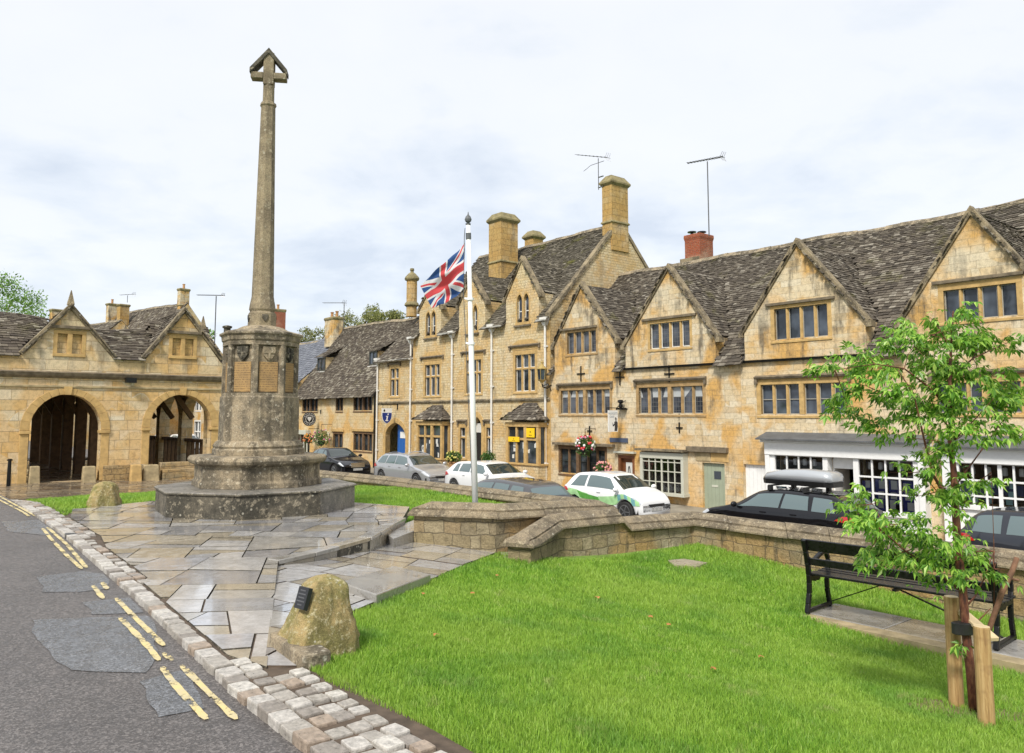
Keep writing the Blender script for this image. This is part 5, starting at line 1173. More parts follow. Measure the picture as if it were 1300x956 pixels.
mb=MB(); mb.box(dr_[0]+.0,dr_[0]+.05,FW-.0,FW+.9,dr_[2],dr_[3]-.05); mb.box(dr_[0]+.051,dr_[1],FW-.05,FW+.02,dr_[3]-.32,dr_[3]); mb.build('door_lining',M['white'],sf)
mb=MB(); 
for i in range(4): mb.box(dr_[0]+.4,dr_[1]+.1,FW+1.2,FW+1.5,dr_[2]+.3+.42*i,dr_[2]+.33+.42*i)
for x in(dr_[0]+.4,dr_[0]+.95,dr_[1]-.0): mb.box(x,x+.05,FW+1.19,FW+1.51,dr_[2],dr_[2]+1.75)
mb.build('shop_shelf',M['timber'],sf)
rr=random.Random(9); mb=MB()
for i in range(26):
    x=rr.uniform(dr_[0]+.42,dr_[1]-.05); z=dr_[2]+.33+.42*rr.randrange(4); mb.box(x,x+.1,FW+1.22,FW+1.35,z+.001,z+rr.uniform(.1,.3))
mb.build('shop_goods',flat('warm_goods',(.35,.12,.08),.6,var=.5,vs=3),sf)
def displays(parent,r,w,seed,tint='navy'):
    u0,u1,z0,z1=r; rr=random.Random(seed); L=u1-u0; a=MB(); b=MB(); c=MB()
    n=4
    for i in range(n):
        x=u0+L*(i+.08)/n; ww=L/n*.84; zt=z0+(z1-z0)*rr.uniform(.55,.64)
        if tint=='navy': a.box(x,x+ww,w+.12,w+.14,z0+.02 if i%2 else z0+(z1-z0)*.15,zt)
        else: a.box(x-.04,x+ww+.06,w+.12,w+.14,z0+(z1-z0)*.28,z0+(z1-z0)*.52)
        for j in range(3):
            xx=x+ww*rr.uniform(.05,.4); zz=z0+(z1-z0)*(.06+.19*j); hh=rr.uniform(.18,.27)*(.7 if tint!='navy' else 1)
            b.box(xx,xx+ww*rr.uniform(.35,.58),w+.105,w+.118,zz,zz+hh)
    for i in range(5):
        x=u0+L*(i+.5)/5; c.lathe((x,w+.4,z1-.3),[(.05,0),(.07,.02),(.06,.2),(.02,.22)],8)
    a.build('display_panel',M['navy'] if tint=='navy' else M['teal'],parent); b.build('display_card',M['card'] if tint=='navy' else M['teal2'],parent); c.build('spot_lamp',M['wframe'],parent)
M['navy']=flat('navy_board',(.02,.025,.20),.6); M['teal']=flat('navy_shelf_front',(.015,.04,.12),.6); M['teal2']=flat('pale_teal_card',(.25,.42,.42),.6)
displays(sw2,(s1[0],s1[1],s1[2],zt4),FW-.3,3); displays(sw,(s0[0],s0[1],s1[2],zt4),FW-.3,4,'pale')
# shopfront two
v0=rect(1224,1330,590,643); zt5=v0[3]
sw3,w_=shopwin(H4,(v0[0],v0[1],v0[2],zt5),6,3,'white',.3,[.22,.60],name='shop_window',fascia=.02,frw=.18,bar=.05); displays(sw3,(v0[0],v0[1],v0[2],zt5),FW-.3,5,'teal')
a,b=U(1203,600),v0[1]+.6; mb=MB(); mb.box(a,b,w-.02,FW-.002,zt5+.024,zt5+.36); mb.box(a,a+.36,w,FW-.003,zst(a),zt5+.02); mb.box(b-.2,b,w,FW-.003,zst(a),zt5+.02); mb.box(a+.37,b-.21,FW-.28,FW-.004,zst(a),v0[2]-.13); mb.box(a-.05,b+.05,w-.08,FW-.004,zt5+.36,zt5+.42)
sf2=mb.build('shopfront',M['white'],H4.root,bevel=.006)
rc=MB(); rc.frustum([(a-.1,w-.25,zt5+.42),(b+.15,w-.25,zt5+.42),(b+.15,w-.25,zt5+.46),(a-.1,w-.25,zt5+.46)],[(a-.1,FW-.005,zt5+.66),(b+.15,FW-.005,zt5+.66),(b+.15,FW-.005,zt5+.74),(a-.1,FW-.005,zt5+.74)]); rc.build('shopfront_canopy',M['lead'],sf2)
H4.finish(ovh=.28); gutterline(H4,ub3,U(1142,440),3.42)
# ================================================================ MARKET HALL
HF=Frame(0,0,ud=WS)      # u across the street, w away along it
HW=28.3
def hr(x0,x1,y0,y1): return rect(x0,x1,y0,y1,HW,HF)
hp=lambda px,py: fw(px,py,HW,HF)
hz0=-.47; n1=hp(281.5,500)[0]
MH=thing('market_hall','open stone market hall with round arches, blocked gable windows and sagging stone roof','market hall',(n1,HW,hz0),HF)
class HH: pass
H5=HH(); H5.root=MH
e5=hp(165,456)[1]
gl_=[hp(27.6,450),hp(145,455),hp(90,391)]; gr_=[hp(183,456),hp(280.5,457),hp(234.5,396)]
aL=hp(36.5,550)[0],hp(128.3,550)[0],hz0,hp(83,500.5)[1]; aR=hp(190,545)[0],hp(268.6,545)[0],hz0,hp(229,501)[1]
opsH=[(*aL,('round',hp(83,546)[1])),(*aR,('round',hp(229,542)[1]))]
H5.ops=opsH; n0=2.95
def blocked(x0,x1,y0,y1):
    r=hr(x0,x1,y0,y1); opsH.append(r); u0,u1,z0,z1=r; m=(u0+u1)/2; mb=MB()
    mb.box(u0,u1,HW+.10,HW+.2,z0,z1); w=mb.build('blocked_window',M['block_och'],MH); mb=MB()
    for a,b in((u0-.12,u0),(m-.07,m+.07),(u1,u1+.12)): mb.box(a,b,HW-.012,HW+.12,z0,z1)
    mb.box(u0-.12,u1+.12,HW-.014,HW+.12,z1,z1+.11); mb.box(u0-.12,u1+.12,HW-.05,HW+.12,z0-.1,z0); mb.build('mullions',M['dress'],w,bevel=.008)
    mb=MB(); mb.box(u0-.25,u1+.25,HW-.10,HW+.01,z1+.16,z1+.26); mb.build('drip_moulding',M['dress_d'],w,bevel=.01)
M['block_och']=stone('blocked_infill',[(.55,.36,.13),(.52,.36,.16),(.56,.40,.20)],.5,.2,.008,(.3,.22,.12),.1,.2)
blocked(73,104,424,449); blocked(219,245.5,430,452)
mb=MB(); polys=[[(n0,hz0-.5),(n1,hz0-.5),(n1,e5),(n0,e5)],[(gl_[0][0],e5),(gl_[1][0],e5),(gl_[2][0],gl_[2][1])],[(gr_[0][0],e5),(gr_[1][0],e5),(gr_[2][0],gr_[2][1])]]
facade(mb,HW,polys,opsH,.45); ws=MB()
# street-side arcade, built in the same axes
sd=MB(); sp_=[]; s_=HW+.6
while s_+2.5<43.2: sp_.append((-(s_+2.5),-s_,hz0+.02,2.5,('tudor',1.5))); s_+=2.95
facade(sd,n1,[[(-43.4,hz0-.5),(-HW,hz0-.5),(-HW,e5),(-43.4,e5)]],sp_,-.4)
facade(sd,n0+.0,[[(-43.4,hz0-.5),(-HW,hz0-.5),(-HW,e5),(-43.4,e5)]],[o for i,o in enumerate(sp_) if i in(3,)],.4)
mb.add([(p[1],-p[0],p[2]) for p in sd.v],sd.f)
ba=(n0+1.1,n0+1.9,hz0,2.2,('round',1.4)); facade(mb,43.4,[[(n0,hz0-.5),(n1,hz0-.5),(n1,e5),(n0,e5)]],[(n0+2.2,n0+2.65,hz0,2.3),(n0+3.1,n0+3.6,hz0,2.3),(n0+4.0,n0+4.35,hz0,2.3),(4.4+n0+.4,5.2+n0+.6,hz0,2.5,('round',1.6))],-.4)
wl=mb.build('wall',M['hall'],MH)
mb=MB(); mb.box(n0,n1-.02,HW+.5,43.3,2.95,3.0); mb.build('ceiling',M['timber'],MH)
for s in np.arange(HW+1.6,43,2.4):
    mb=MB(); mb.box(n0+.4,n1-.41,s,s+.25,2.65,2.95); mb.bar((n1-.45,s+.12,1.5),(n1-1.3,s+.12,2.66),.16,.16); mb.bar((n0+3.2,s+.12,1.5),(n0+3.9,s+.12,2.66),.16,.16); mb.bar((n0+3.2,s+.12,1.5),(n0+2.5,s+.12,2.66),.16,.16); mb.build('roof_beam',M['timber'],MH)
    mb=MB(); mb.box(n0+3.05,n0+3.4,s-.05,s+.3,hz0-.1,2.65); mb.build('pillar',M['timber'],MH,bevel=.03)  # dark oak colour on the pillars paints in the hall's interior shade
mb=MB()     # balustrade rail between the street-side pillars
for o in sp_:
    a,b=-o[1],-o[0]; mb.box(n1-.3,n1-.1,a,b,.62,.74)
    k=5
    for i in range(k): q=a+(b-a)*(i+.5)/k; mb.box(n1-.26,n1-.14,q-.05,q+.05,hz0,.62)
mb.build('balustrade',M['timber'],MH)
# mouldings
zc=hp(140,477)[1]; mb=MB(); mb.rings([[(x,HW-.16,zc+.05),(x,HW-.12,zc-.05),(x,HW-.05,zc-.12),(x,HW+.01,zc-.12),(x,HW+.01,zc+.10)] for x in(n0,n1+.1)]); mb.build('string_course',M['dress_d'],MH)
zc2=hp(140,492)[1]; mb=MB(); mb.box(n0,n1,HW-.05,HW+.01,zc2-.03,zc2+.04); mb.build('string_course',M['block'],MH,bevel=.01)
for o in opsH[:2]:
    zs2=o[4][1]; A=arch_pts(o[0],o[1],zs2,o[3],'round',14); B=arch_pts(o[0]-.26,o[1]+.26,zs2,o[3]+.2,'round',14); mb=MB()
    for i in range(14): mb.prism([(A[i][0]+.004,A[i][1]),(A[i+1][0]-.004,A[i+1][1]),(B[i+1][0]-.004,B[i+1][1]),(B[i][0]+.004,B[i][1])],HW-.03,HW+.05)
    mb.prism([((o[0]+o[1])/2-.09,o[3]-.02),((o[0]+o[1])/2+.09,o[3]-.02),((o[0]+o[1])/2+.12,o[3]+.24),((o[0]+o[1])/2-.12,o[3]+.24)],HW-.07,HW-.031); mb.build('arch_ring',M['dress_h'] if 'dress_h' in M else M['dress'],MH,bevel=.008)
    for x,sg in((o[0],-1),(o[1],1)):
        mb=MB(); a,b=sorted((x-sg*.05,x+sg*.26)); mb.box(a,b,HW-.07,HW+.3,zs2-.11,zs2-.01); mb.box(min(x,x+sg*.24),max(x,x+sg*.24),HW-.02,HW+.1,hz0,zs2-.112); mb.build('impost',M['dress'],MH,bevel=.01)
mb=MB(); a,b=hp(130,600)[0],hp(189,600)[0]
mb.box(a,b-.15,HW-.10,HW-.003,hz0-.1,.0); mb.build('pier_plinth',M['low'],MH,bevel=.02)
mb=MB(); a,b=hp(204,600)[0],hp(268,600)[0]; mb.box(a,b,HW+.05,HW+.35,hz0-.1,.02); mb.box(a,b+.1,HW-.25,HW+.05,hz0-.1,-.20); mb.build('sill_wall',M['low'],MH,bevel=.02)
# roof
Hh=House.__new__(House); k5=(4.85-e5)/2.5; zr5=4.85
rf=MB(); ub=MB()
def gh5(g,u): 
    if not g[0][0]-.15<u<g[1][0]+.15: return -9
    return g[2][1]-(g[2][1]-g[0][1])*abs(u-g[2][0])/abs(g[2][0]-g[0][0])
c_=1/math.hypot(1,k5)
slates(rf,(n0-.1,HW-.12,e5-.05),(1,0,0),(0,c_,k5*c_),n1-n0+.3,2.7/c_,lambda p: n0-.2<p[0]<n1+.12 and not any(p[2]-.08<gh5(g,p[0]) for g in(gl_,gr_)),.2,.12)
for g in(gl_,gr_):
    for xf in(g[0],g[1]):
        dx=g[2][0]-xf[0]; dz=g[2][1]-xf[1]; l=math.hypot(dx,dz); slates(rf,(xf[0],HW-.02,xf[1]+.04),(0,1,0),(dx/l,0,dz/l),3.2,l,lambda p,g=g: e5+(p[1]-HW)*k5<gh5(g,p[0])+.12 and p[1]<HW+3,.18,.12)
        ub.poly([(xf[0],HW+.01,xf[1]),(g[2][0],HW+.01,g[2][1]),(g[2][0],HW+2.4,g[2][1]),(xf[0],HW+.05,xf[1])])
for i in range(14):
    a,b=n0-.1+(n1-n0+.1)*i/14,n0-.1+(n1-n0+.1)*(i+1)/14; ub.poly([(a,HW+.02,e5),(b,HW+.02,e5),(b,HW+2.5,zr5),(a,HW+2.5,zr5)]); ub.poly([(a,HW+5,e5),(b,HW+5,e5),(b,HW+2.5,zr5),(a,HW+2.5,zr5)])
for a in(HW+5.001,HW+10):
    ub.poly([(n0-.1,a,e5),(n1,a,e5),(n1,a+2.5,zr5-.5),(n0-.1,a+2.5,zr5-.5)]); ub.poly([(n0-.1,a+5,e5),(n1,a+5,e5),(n1,a+2.5,zr5-.5),(n0-.1,a+2.5,zr5-.5)])
for u in(n0,n1):
    for a in(HW,HW+5,HW+10): ub.poly([(u,a,e5-.01),(u,a+5,e5-.01),(u,a+2.5,zr5-(.02 if a==HW else .2))])
def sag(m):
    for i,p in enumerate(m.v):
        f=max(0,min(1,(p[1]-HW)/2.5)) if p[1]<HW+2.6 else 1; m.v[i]=(p[0],p[1],p[2]-.30*f*math.exp(-((p[0]-6.5)/1.5)**2)+.10*f*math.exp(-((p[0]-3.2)/1.6)**2))
sag(rf); sag(ub)
# side gable over the arcade, with its finial
u_,z_=fu(272.5,413,n1,HF) if False else (None,None)
gs=HW+2.2
ub.poly([(n1+.0,gs-1.2,e5),(n1+.0,gs+1.2,e5),(n1+.0,gs,e5+1.45)])
for sg in(-1,1): ub.poly([(n1+.01,gs+sg*1.3,e5-.02),(n1+.01,gs,e5+1.45),(n1-2,gs,e5+1.45),(n1-.3,gs+sg*1.3,e5-.02)]); slates(rf,(n1+.06,gs+sg*1.3,e5),(-1,0,0),(0,-sg*1.3,1.47),2,1.95,lambda p: True,.18,.12)
ro=rf.build('roof',M['slate_old'],MH); ub.build('roof_boarding',M['under'],ro)
mb=MB(); 
for g in(gl_,gr_):
    mb=MB()
    for xf in(g[0],g[1]):
        sg=-1 if xf[0]<g[2][0] else 1; l=math.hypot(g[2][0]-xf[0],g[2][1]-xf[1]); nx,nz=sg*(g[2][1]-xf[1])/l,abs(g[2][0]-xf[0])/l
        mb.prism([(xf[0]-nx*.03,xf[1]-nz*.03),(xf[0]+nx*.11,xf[1]+nz*.11),(g[2][0],g[2][1]+.11/nz),(g[2][0],g[2][1]-.03/nz)],HW-.07,HW+.2)
    mb.build('gable_coping',M['gcop'],MH,bevel=.01)
mb=MB(); mb.lathe((gl_[2][0],HW+.06,gl_[2][1]+.1),[(.14,0),(.12,.1),(.015,.48)],4,PI/4); mb.build('finial',M['gcop'],MH)
mb=MB(); mb.lathe((n1-.03,gs,e5+1.4),[(.12,0),(.12,.12),(.015,.5)],4,PI/4); mb.build('finial',M['gcop'],MH)
for px,py in((159,424),(175,423)):
    u,z=fw(px,py,HW+4.4,HF); mb=MB(); mb.lathe((u,HW+4.4,z-.6),[(.45,-.2),(.15,.45),(.10,.7),(.01,.95)],4,PI/4); mb.build('finial',M['gcop'],MH)
u,z=hp(164,484); mb=MB(); mb.box(u-.16,u+.16,HW-.32,HW-.12,z-.06,z+.10); mb.box(u-.04,u+.04,HW-.13,HW-.006,z+.02,z+.09); tag(mb.build('floodlight',M['iron'],fr=HF),'small black floodlight under the string course between the market hall arches','lamp')
blk=0
for x0,x1,y0,y1,dw,lab in((37,52,592,611,-.1,'upright stone block at the left jamb of the dark market hall arch'),(105,123,592,611,-.1,'squat stone block at the right jamb of the dark market hall arch'),(166,181,590,615,-.42,'ochre block standing against the pier between the hall arches'),(182,203,590,613,-.30,'grey stone block beside the step of the balustraded hall arch')):
    r=rect(x0,x1,y0,y1,HW+dw,HF); mb=MB(); mb.frustum([(r[0],HW+dw,hz0-.1),(r[1],HW+dw,hz0-.1),(r[1],HW+dw+.25,hz0-.1),(r[0],HW+dw+.25,hz0-.1)],[(r[0]+.02,HW+dw+.02,r[3]),(r[1]-.03,HW+dw+.02,r[3]-.01),(r[1]-.03,HW+dw+.23,r[3]),(r[0]+.02,HW+dw+.23,r[3])])
    tag(mb.build('stone_block',M['block'] if blk!=2 else M['dress'],fr=HF,bevel=.03),lab,'stone block','stone blocks at the market hall'); blk+=1
x,y,z=hg(10.5,618); mb=MB(); mb.lathe((x,y,z-.05),[(.055,0),(.05,.6),(.045,.80),(.075,.81),(.075,.84),(.05,.85),(.05,.86)],12); tag(mb.build('bollard',M['iron'],fr=WD),'slim black iron bollard on the pavement left of the hall arches','bollard')
# ================================================================ FAR HOUSES
def farhouse(name,label,fr,u0,u1,w0,ze,wr,zr,zb,wall,slate,wins=(),endwins=False):
    h=House(name,label,u0,u1,w0,ze,wr,zr,zb,wall,slate,fr=fr)
    return h
F1=House('slate_roofed_house','far house with a blue grey slate roof beyond the cottage',-66,uc0-.05,FW+.3,3.9,27.3,7.3,-1.5,'cottage','slate_blue')
for s in range(5):
    for z0,z1 in((-.7,.7),(1.7,2.9)):
        u=-64+2.7*s; window(F1,(u,u+1.1,z0,z1),(2,),(.5,),mat='wframe',frame='wframe',hd=False,sur=.08,mul=.06,w=FW+.3)
F1.finish(ovh=.25,e0=.28,e1=.24)
chim(F1.root,343,363,393,26.8,1.0,6.0,mat='brick',string=False,capslope=False,pots=1,capk=.04)
mb=MB(); 
F2=House('far_terrace_house','far pale stone terrace with white sash windows seen through the market hall arches',-110,-66.05,FW,4.6,26.5,7.3,-1.5,'ashlar2','slate_old')
for s in range(11):
    for z0,z1 in((-.8,1.0),(2.0,3.5)):
        u=-108+3.9*s; window(F2,(u,u+1.6,z0,z1),(2,),(.5,),mat='wframe',frame='wframe',hd=False,sur=.12,mul=.08)
F2.finish(ovh=.25,e0=.4,e1=.3)
GF=Frame(0,0,ud=(.79,-.613))
gu,gw=GF.L(-.415*72,72)
gzr=fw(235,386,gw,GF)[1]
G1_=House('tall_house_behind_hall','tall house end with a stone stack rising behind the right gable of the market hall',gu-13,gu,gw-4.2,gzr-5.0,gw,gzr,-1.2,'cottage','slate_old',fr=GF)
for i in range(4):
    for z0,z1 in((-.4,1.5),(2.6,4.2)): window(G1_,(gu-12+3*i,gu-10.8+3*i,z0,z1),(2,),(.5,),mat='wframe',frame='wframe',hd=False,sur=.12,mul=.08,w=gw-4.2)
G1_.finish(ovh=.2,e0=.32,e1=.2)
def chimf(root,fr,xa,xb,ytop,wf,dep,zb,**k):
    ua=fw(xa,ytop,wf,fr)[0]; ub_=fw(xb,ytop,wf+dep,fr)[0]; z1=fw((xa+xb)/2,ytop,wf,fr)[1]
    if ub_-ua<.5: ub_=ua+.6
    return chimney(root,(ua+ub_)/2,wf+dep/2,zb,z1,(ub_-ua)/2,dep/2,**k)
chimf(G1_.root,GF,225.5,241,367,gw-.5,.9,gzr-1.2,mat='ashlar',string=True,capslope=False,pots=1,capk=.06)
chimf(G1_.root,GF,135,147.5,386,gw-1.0,.9,gzr-4.2,mat='ashlar',capslope=False,pots=1,capk=.08)
chimf(G1_.root,GF,149,163,387,gw-2.2,.9,gzr-5.0,mat='chim',capslope=False,capk=.08)
ku,kw=GF.L(-.51*66,66); kz=fw(130,411,kw,GF)[1]
G2_=House('lower_house_behind_hall','lower house roof and stub chimney showing behind the left gable of the market hall',ku-15,ku+1.5,kw-4,kz-3.6,kw,kz,-1.2,'cottage','slate_old',fr=GF); G2_.finish(ovh=.2,e0=.32,e1=.2)
chimf(G2_.root,GF,63,80,393,kw-.6,1.0,kz-2,mat='ashlar',capslope=False,capk=.06)
# ================================================================ AERIALS
def aerial(label,px,ytop,ybot,wp,fr,x0,y0,x1,y1,style=0,thick=.02):
    u,zt=fw(px,ytop,wp,fr); zb=fw(px,ybot,wp,fr)[1]
    t_=thing('tv_aerial',label,'aerial',(u,wp,zb),fr,'roof aerials')
    mb=MB(); mb.tube([(u,wp,zb),(u,wp,zt)],thick,6); mb.build('mast',M['steel'],t_)
    a=fw(x0,y0,wp,fr); b=fw(x1,y1,wp,fr); mb=MB(); mb.tube([(a[0],wp,a[1]),(b[0],wp,b[1])],thick*.8,5); mb.build('boom',M['steel'],t_)
    mb=MB(); n=12 if style==1 else (9 if style==0 else 3)
    L=abs(b[0]-a[0])
    for i in range(n):
        f=i/(n-1); x=a[0]+(b[0]-a[0])*f; z=a[1]+(b[1]-a[1])*f; l=.07+.05*f
        if style==1: mb.tube([(x,wp-l*1.6,z),(x,wp+l*1.6,z)],thick*.45,4); mb.box(x-.015,x+.015,wp-.03,wp+.03,z-.035,z+.035)
        else: mb.tube([(x,wp-l*1.8,z),(x,wp+l*1.8,z)],thick*.4,4)
    for sg in(-1,1):
        for q in(-1,0,1): mb.tube([(b[0]-.02,wp+q*.12,b[1]),(b[0]+.1*1,wp+q*.12,b[1]+sg*.20)],thick*.4,4)
    mb.build('elements',M['steel'],t_); return t_
aerial('bare aerial with a long boom and a lower stub on the tall end chimney',759.5,201,241,26.85,ST_,732,196.5,771,200)
t_=bpy.data.objects['tv_aerial']; mb=MB(); q_=fw(759.5,225,26.85); q2=fw(759.5,238,26.85); mb.box(q_[0]-.03,q_[0]+.3,26.86,26.92,q_[1]-.02,q_[1]+.02); mb.box(q2[0]-.03,q2[0]+.3,26.86,26.92,q2[1]-.02,q2[1]+.02); mb.build('bracket',M['steel'],t_); mb=MB(); a=fw(741,215,26.85); b=fw(767,212,26.85); c=fw(750,210,26.85); mb.tube([(c[0],26.85,c[1]),(b[0],26.85,c[1])],.014,4); mb.tube([(c[0],26.85,c[1]),(a[0],26.85,a[1]-.1)],.014,4); mb.build('lower_boom',M['steel'],t_)
aerial('tall aerial with many short elements on a mast beside the red brick stack',898,205,300,27.95,ST_,873.5,207,917,199,1,.025)
aerial('thin aerial beside the two-pot cottage chimney',437,384,418,26.1,ST_,411,384.5,437,384.5,2,.03)
aerial('small aerial behind the paired chimneys over the market hall',162,375,384,gw-1.5,GF,153,374.5,170,373.5,2,.03)
aerial('arrow-shaped aerial right of the market hall beside the memorial',274.5,376,440,gw-1,GF,251,374.5,283,375,2,.05)
# ================================================================ LEAFY THINGS
def leafmat(name,cols,trans=.35,rough=.5):
    t=NT(name); r=t.island(); c=t.ramp(r,[(i/(len(cols)-1),x) for i,x in enumerate(cols)]); c=t.mix(.5,c,t.ramp(t.noise(t.obj(),1.7,3),[(.35,.55),(.65,1.4)]),'MULTIPLY')
    tr=t.n('BsdfTranslucent',{'Color':c}); t.set(**{'Base Color':c,'Roughness':rough}); mx=t.n('MixShader',{0:trans,1:t.p.outputs[0],2:tr.outputs[0]}); t.l(mx.outputs[0],t.out.inputs[0]); return t.m
M['leaf_bg']=leafmat('mid_green_leaves',[(.08,.18,.02),(.15,.30,.04),(.26,.42,.07)])
M['leaf_ol']=leafmat('olive_leaves',[(.13,.16,.04),(.22,.24,.07),(.34,.33,.12)])
M['leaf_pl']=leafmat('planter_leaves',[(.03,.10,.015),(.07,.17,.03),(.13,.25,.05)])
M['leaf_tr']=leafmat('sapling_leaves',[(.06,.17,.015),(.13,.30,.03),(.24,.45,.05),(.45,.62,.12)],.42,.4)
M['bark']=flat('grey_bark',(.14,.11,.08),.9,var=.4,vs=6)
def leaves(name,mat,clumps,size,parent=None,fr=WD,org=None,seed=1,droop=0,asp=.45,per=None):
    """clumps: (x,y,z,rx,ry,rz,count)"""
    rg=np.random.default_rng(seed); V=[];n=0
    for (x,y,z,rx,ry,rz,k) in clumps:
        d=rg.normal(size=(k,3)); d/=np.linalg.norm(d,axis=1)[:,None]; r=rg.random(k)**.45; c=np.array([x,y,z])+d*r[:,None]*np.array([rx,ry,rz])
        a=rg.normal(size=(k,3)); a[:,2]-=droop; a/=np.linalg.norm(a,axis=1)[:,None]; b=np.cross(a,rg.normal(size=(k,3))); b/=np.linalg.norm(b,axis=1)[:,None]; nn=np.cross(a,b)
        s=size*rg.uniform(.6,1.25,k)[:,None]
        V.append(np.stack([c,c+a*s*.45+b*s*asp*.5+nn*s*.08,c+a*s,c+a*s*.45-b*s*asp*.5+nn*s*.08],1)); n+=k
    v=np.concatenate(V).reshape(-1,3)
    if parent is not None: o0=ROOT[parent.name][1]; v=v-np.array(o0)
    me=bpy.data.meshes.new(name); me.vertices.add(n*4); me.vertices.foreach_set('co',v.ravel()); me.loops.add(n*4); me.loops.foreach_set('vertex_index',np.arange(n*4)); me.polygons.add(n); me.polygons.foreach_set('loop_start',np.arange(n)*4); me.polygons.foreach_set('loop_total',np.full(n,4)); me.update(calc_edges=True); me.materials.append(M[mat])
    o=bpy.data.objects.new(name,me); COL.objects.link(o)
    if parent is not None: o.parent=parent; ROOT[o.name]=ROOT[parent.name]
    return o
def bgtree(name,label,x,y,zb,zt,r,mat,n=2600,seed=1,size=.22,group=None,squash=.8):
    t_=thing(name,label,'tree',(x,y,zb),WD,group); rr=random.Random(seed); mb=MB(); zc=zt-r*squash
    mb.tube([(x,y,zb),(x+.1,y,zb+(zc-zb)*.6),(x,y,zc)],[.32,.24,.1],8); cl=[]
    for i in range(26):
        a=rr.uniform(0,6.28); e=rr.uniform(-.6,1); q=rr.uniform(.45,.95); cx,cy,cz=x+r*q*math.cos(a)*math.cos(e),y+r*q*math.sin(a)*math.cos(e),zc+r*squash*q*math.sin(e); s=r*rr.uniform(.22,.38); cl.append((cx,cy,cz,s,s,s*.8,int(n/26)))
        if i%3==0: mb.tube([(x,y,zb+(zc-zb)*.7),((x+cx)/2,(y+cy)/2,(zc+cz)/2-.2),(cx,cy,cz)],[.1,.07,.03],5)
    mb.build('trunk',M['bark'],t_,WD); leaves('crown',mat,cl,size,t_,seed=seed); return t_
bgtree('background_tree','green broadleaf tree rising over the roof left of the market hall',-.655*50,50,-1,10.6,3.4,'leaf_bg',5200,3,.20)
for i,(px,Y,zt,r) in enumerate(((402,66,9.2,1.9),(455,64,10.7,2.3),(487,62,10.3,1.8))):
    bgtree('background_tree',['small olive tree crown left of the two-pot chimney','olive feathery tree showing above the cottage ridge, the wider one','olive tree top beside the cottage ridge, next to the round stack'][i],(px-650)/1000*Y,Y,-1,zt,r,'leaf_ol',2600,10+i,.22,'trees behind the cottage')
bgtree('background_tree','tiny green tree top between the hall gable and its side finial',-.394*85,85,-1,fw(256,408,80,WD)[1],1.3,'leaf_bg',600,16,.3)
# ================================================================ CARS
def carpaint(name,c,metal=0.3,flake=.3):
    t=NT(name); t.set(**{'Base Color':c,'Roughness':.32,'Metallic':metal,'Coat Weight':.9,'Coat Roughness':.03,'Specular IOR Level':.15}); return t.m
M['cg']=flat('car_glass',(.10,.14,.145),.03,spec=1.0); M['wsg']=flat('windscreen_glass',(.03,.04,.036),.03,spec=1.0); M['tyre']=flat('tyre_rubber',(.02,.02,.02),.8); M['rim']=flat('alloy_wheel',(.35,.36,.37),.3,metal=.8); M['lamp']=flat('headlamp_lens',(.55,.58,.62),.08,spec=1); M['red']=flat('tail_lamp_lens',(.45,.01,.012),.12,spec=1); M['trim']=flat('black_trim',(.018,.018,.018),.5); M['chrome']=flat('bright_trim',(.6,.6,.6),.15,metal=1)  # car_glass: reflected sky is put into its pale bluish base colour
PROF={'small':(3.54,1.64,[(0,.5),(.004,.78),(.02,1.0),(.10,1.36),(.18,1.44),(.42,1.485),(.60,1.43),(.80,.99),(.93,.86),(.985,.70),(1,.42)],.93,[.085,.12,.80,.60]),
'hatch':(4.3,1.79,[(0,.5),(.004,.85),(.02,1.0),(.11,1.32),(.18,1.38),(.42,1.425),(.58,1.38),(.76,.97),(.93,.82),(.985,.66),(1,.42)],.92,[.09,.12,.77,.58]),
'estate':(4.65,1.82,[(0,.5),(.004,.9),(.02,1.02),(.09,1.36),(.15,1.42),(.42,1.47),(.58,1.42),(.75,.99),(.93,.82),(.985,.66),(1,.42)],.93,[.07,.12,.76,.58]),
'saloon':(4.85,1.84,[(0,.5),(.004,.85),(.02,.98),(.15,1.03),(.30,1.38),(.42,1.45),(.55,1.42),(.71,1.0),(.92,.82),(.985,.66),(1,.42)],.94,[.2,.26,.72,.55]),
'mpv':(4.4,1.84,[(0,.5),(.004,.95),(.02,1.1),(.07,1.48),(.13,1.56),(.42,1.61),(.58,1.54),(.80,1.02),(.94,.86),(.985,.68),(1,.42)],1.0,[.06,.1,.80,.58])}
def catmull(P,t):
    n=len(P)-1; i=min(int(t),n-1); f=t-i; p0=P[max(i-1,0)];p1=P[i];p2=P[i+1];p3=P[min(i+2,n)]
    return tuple(.5*((2*b)+(-a+c)*f+(2*a-5*b+4*c-d)*f*f+(-a+3*b-3*c+d)*f**3) for a,b,c,d in zip(p0,p1,p2,p3))
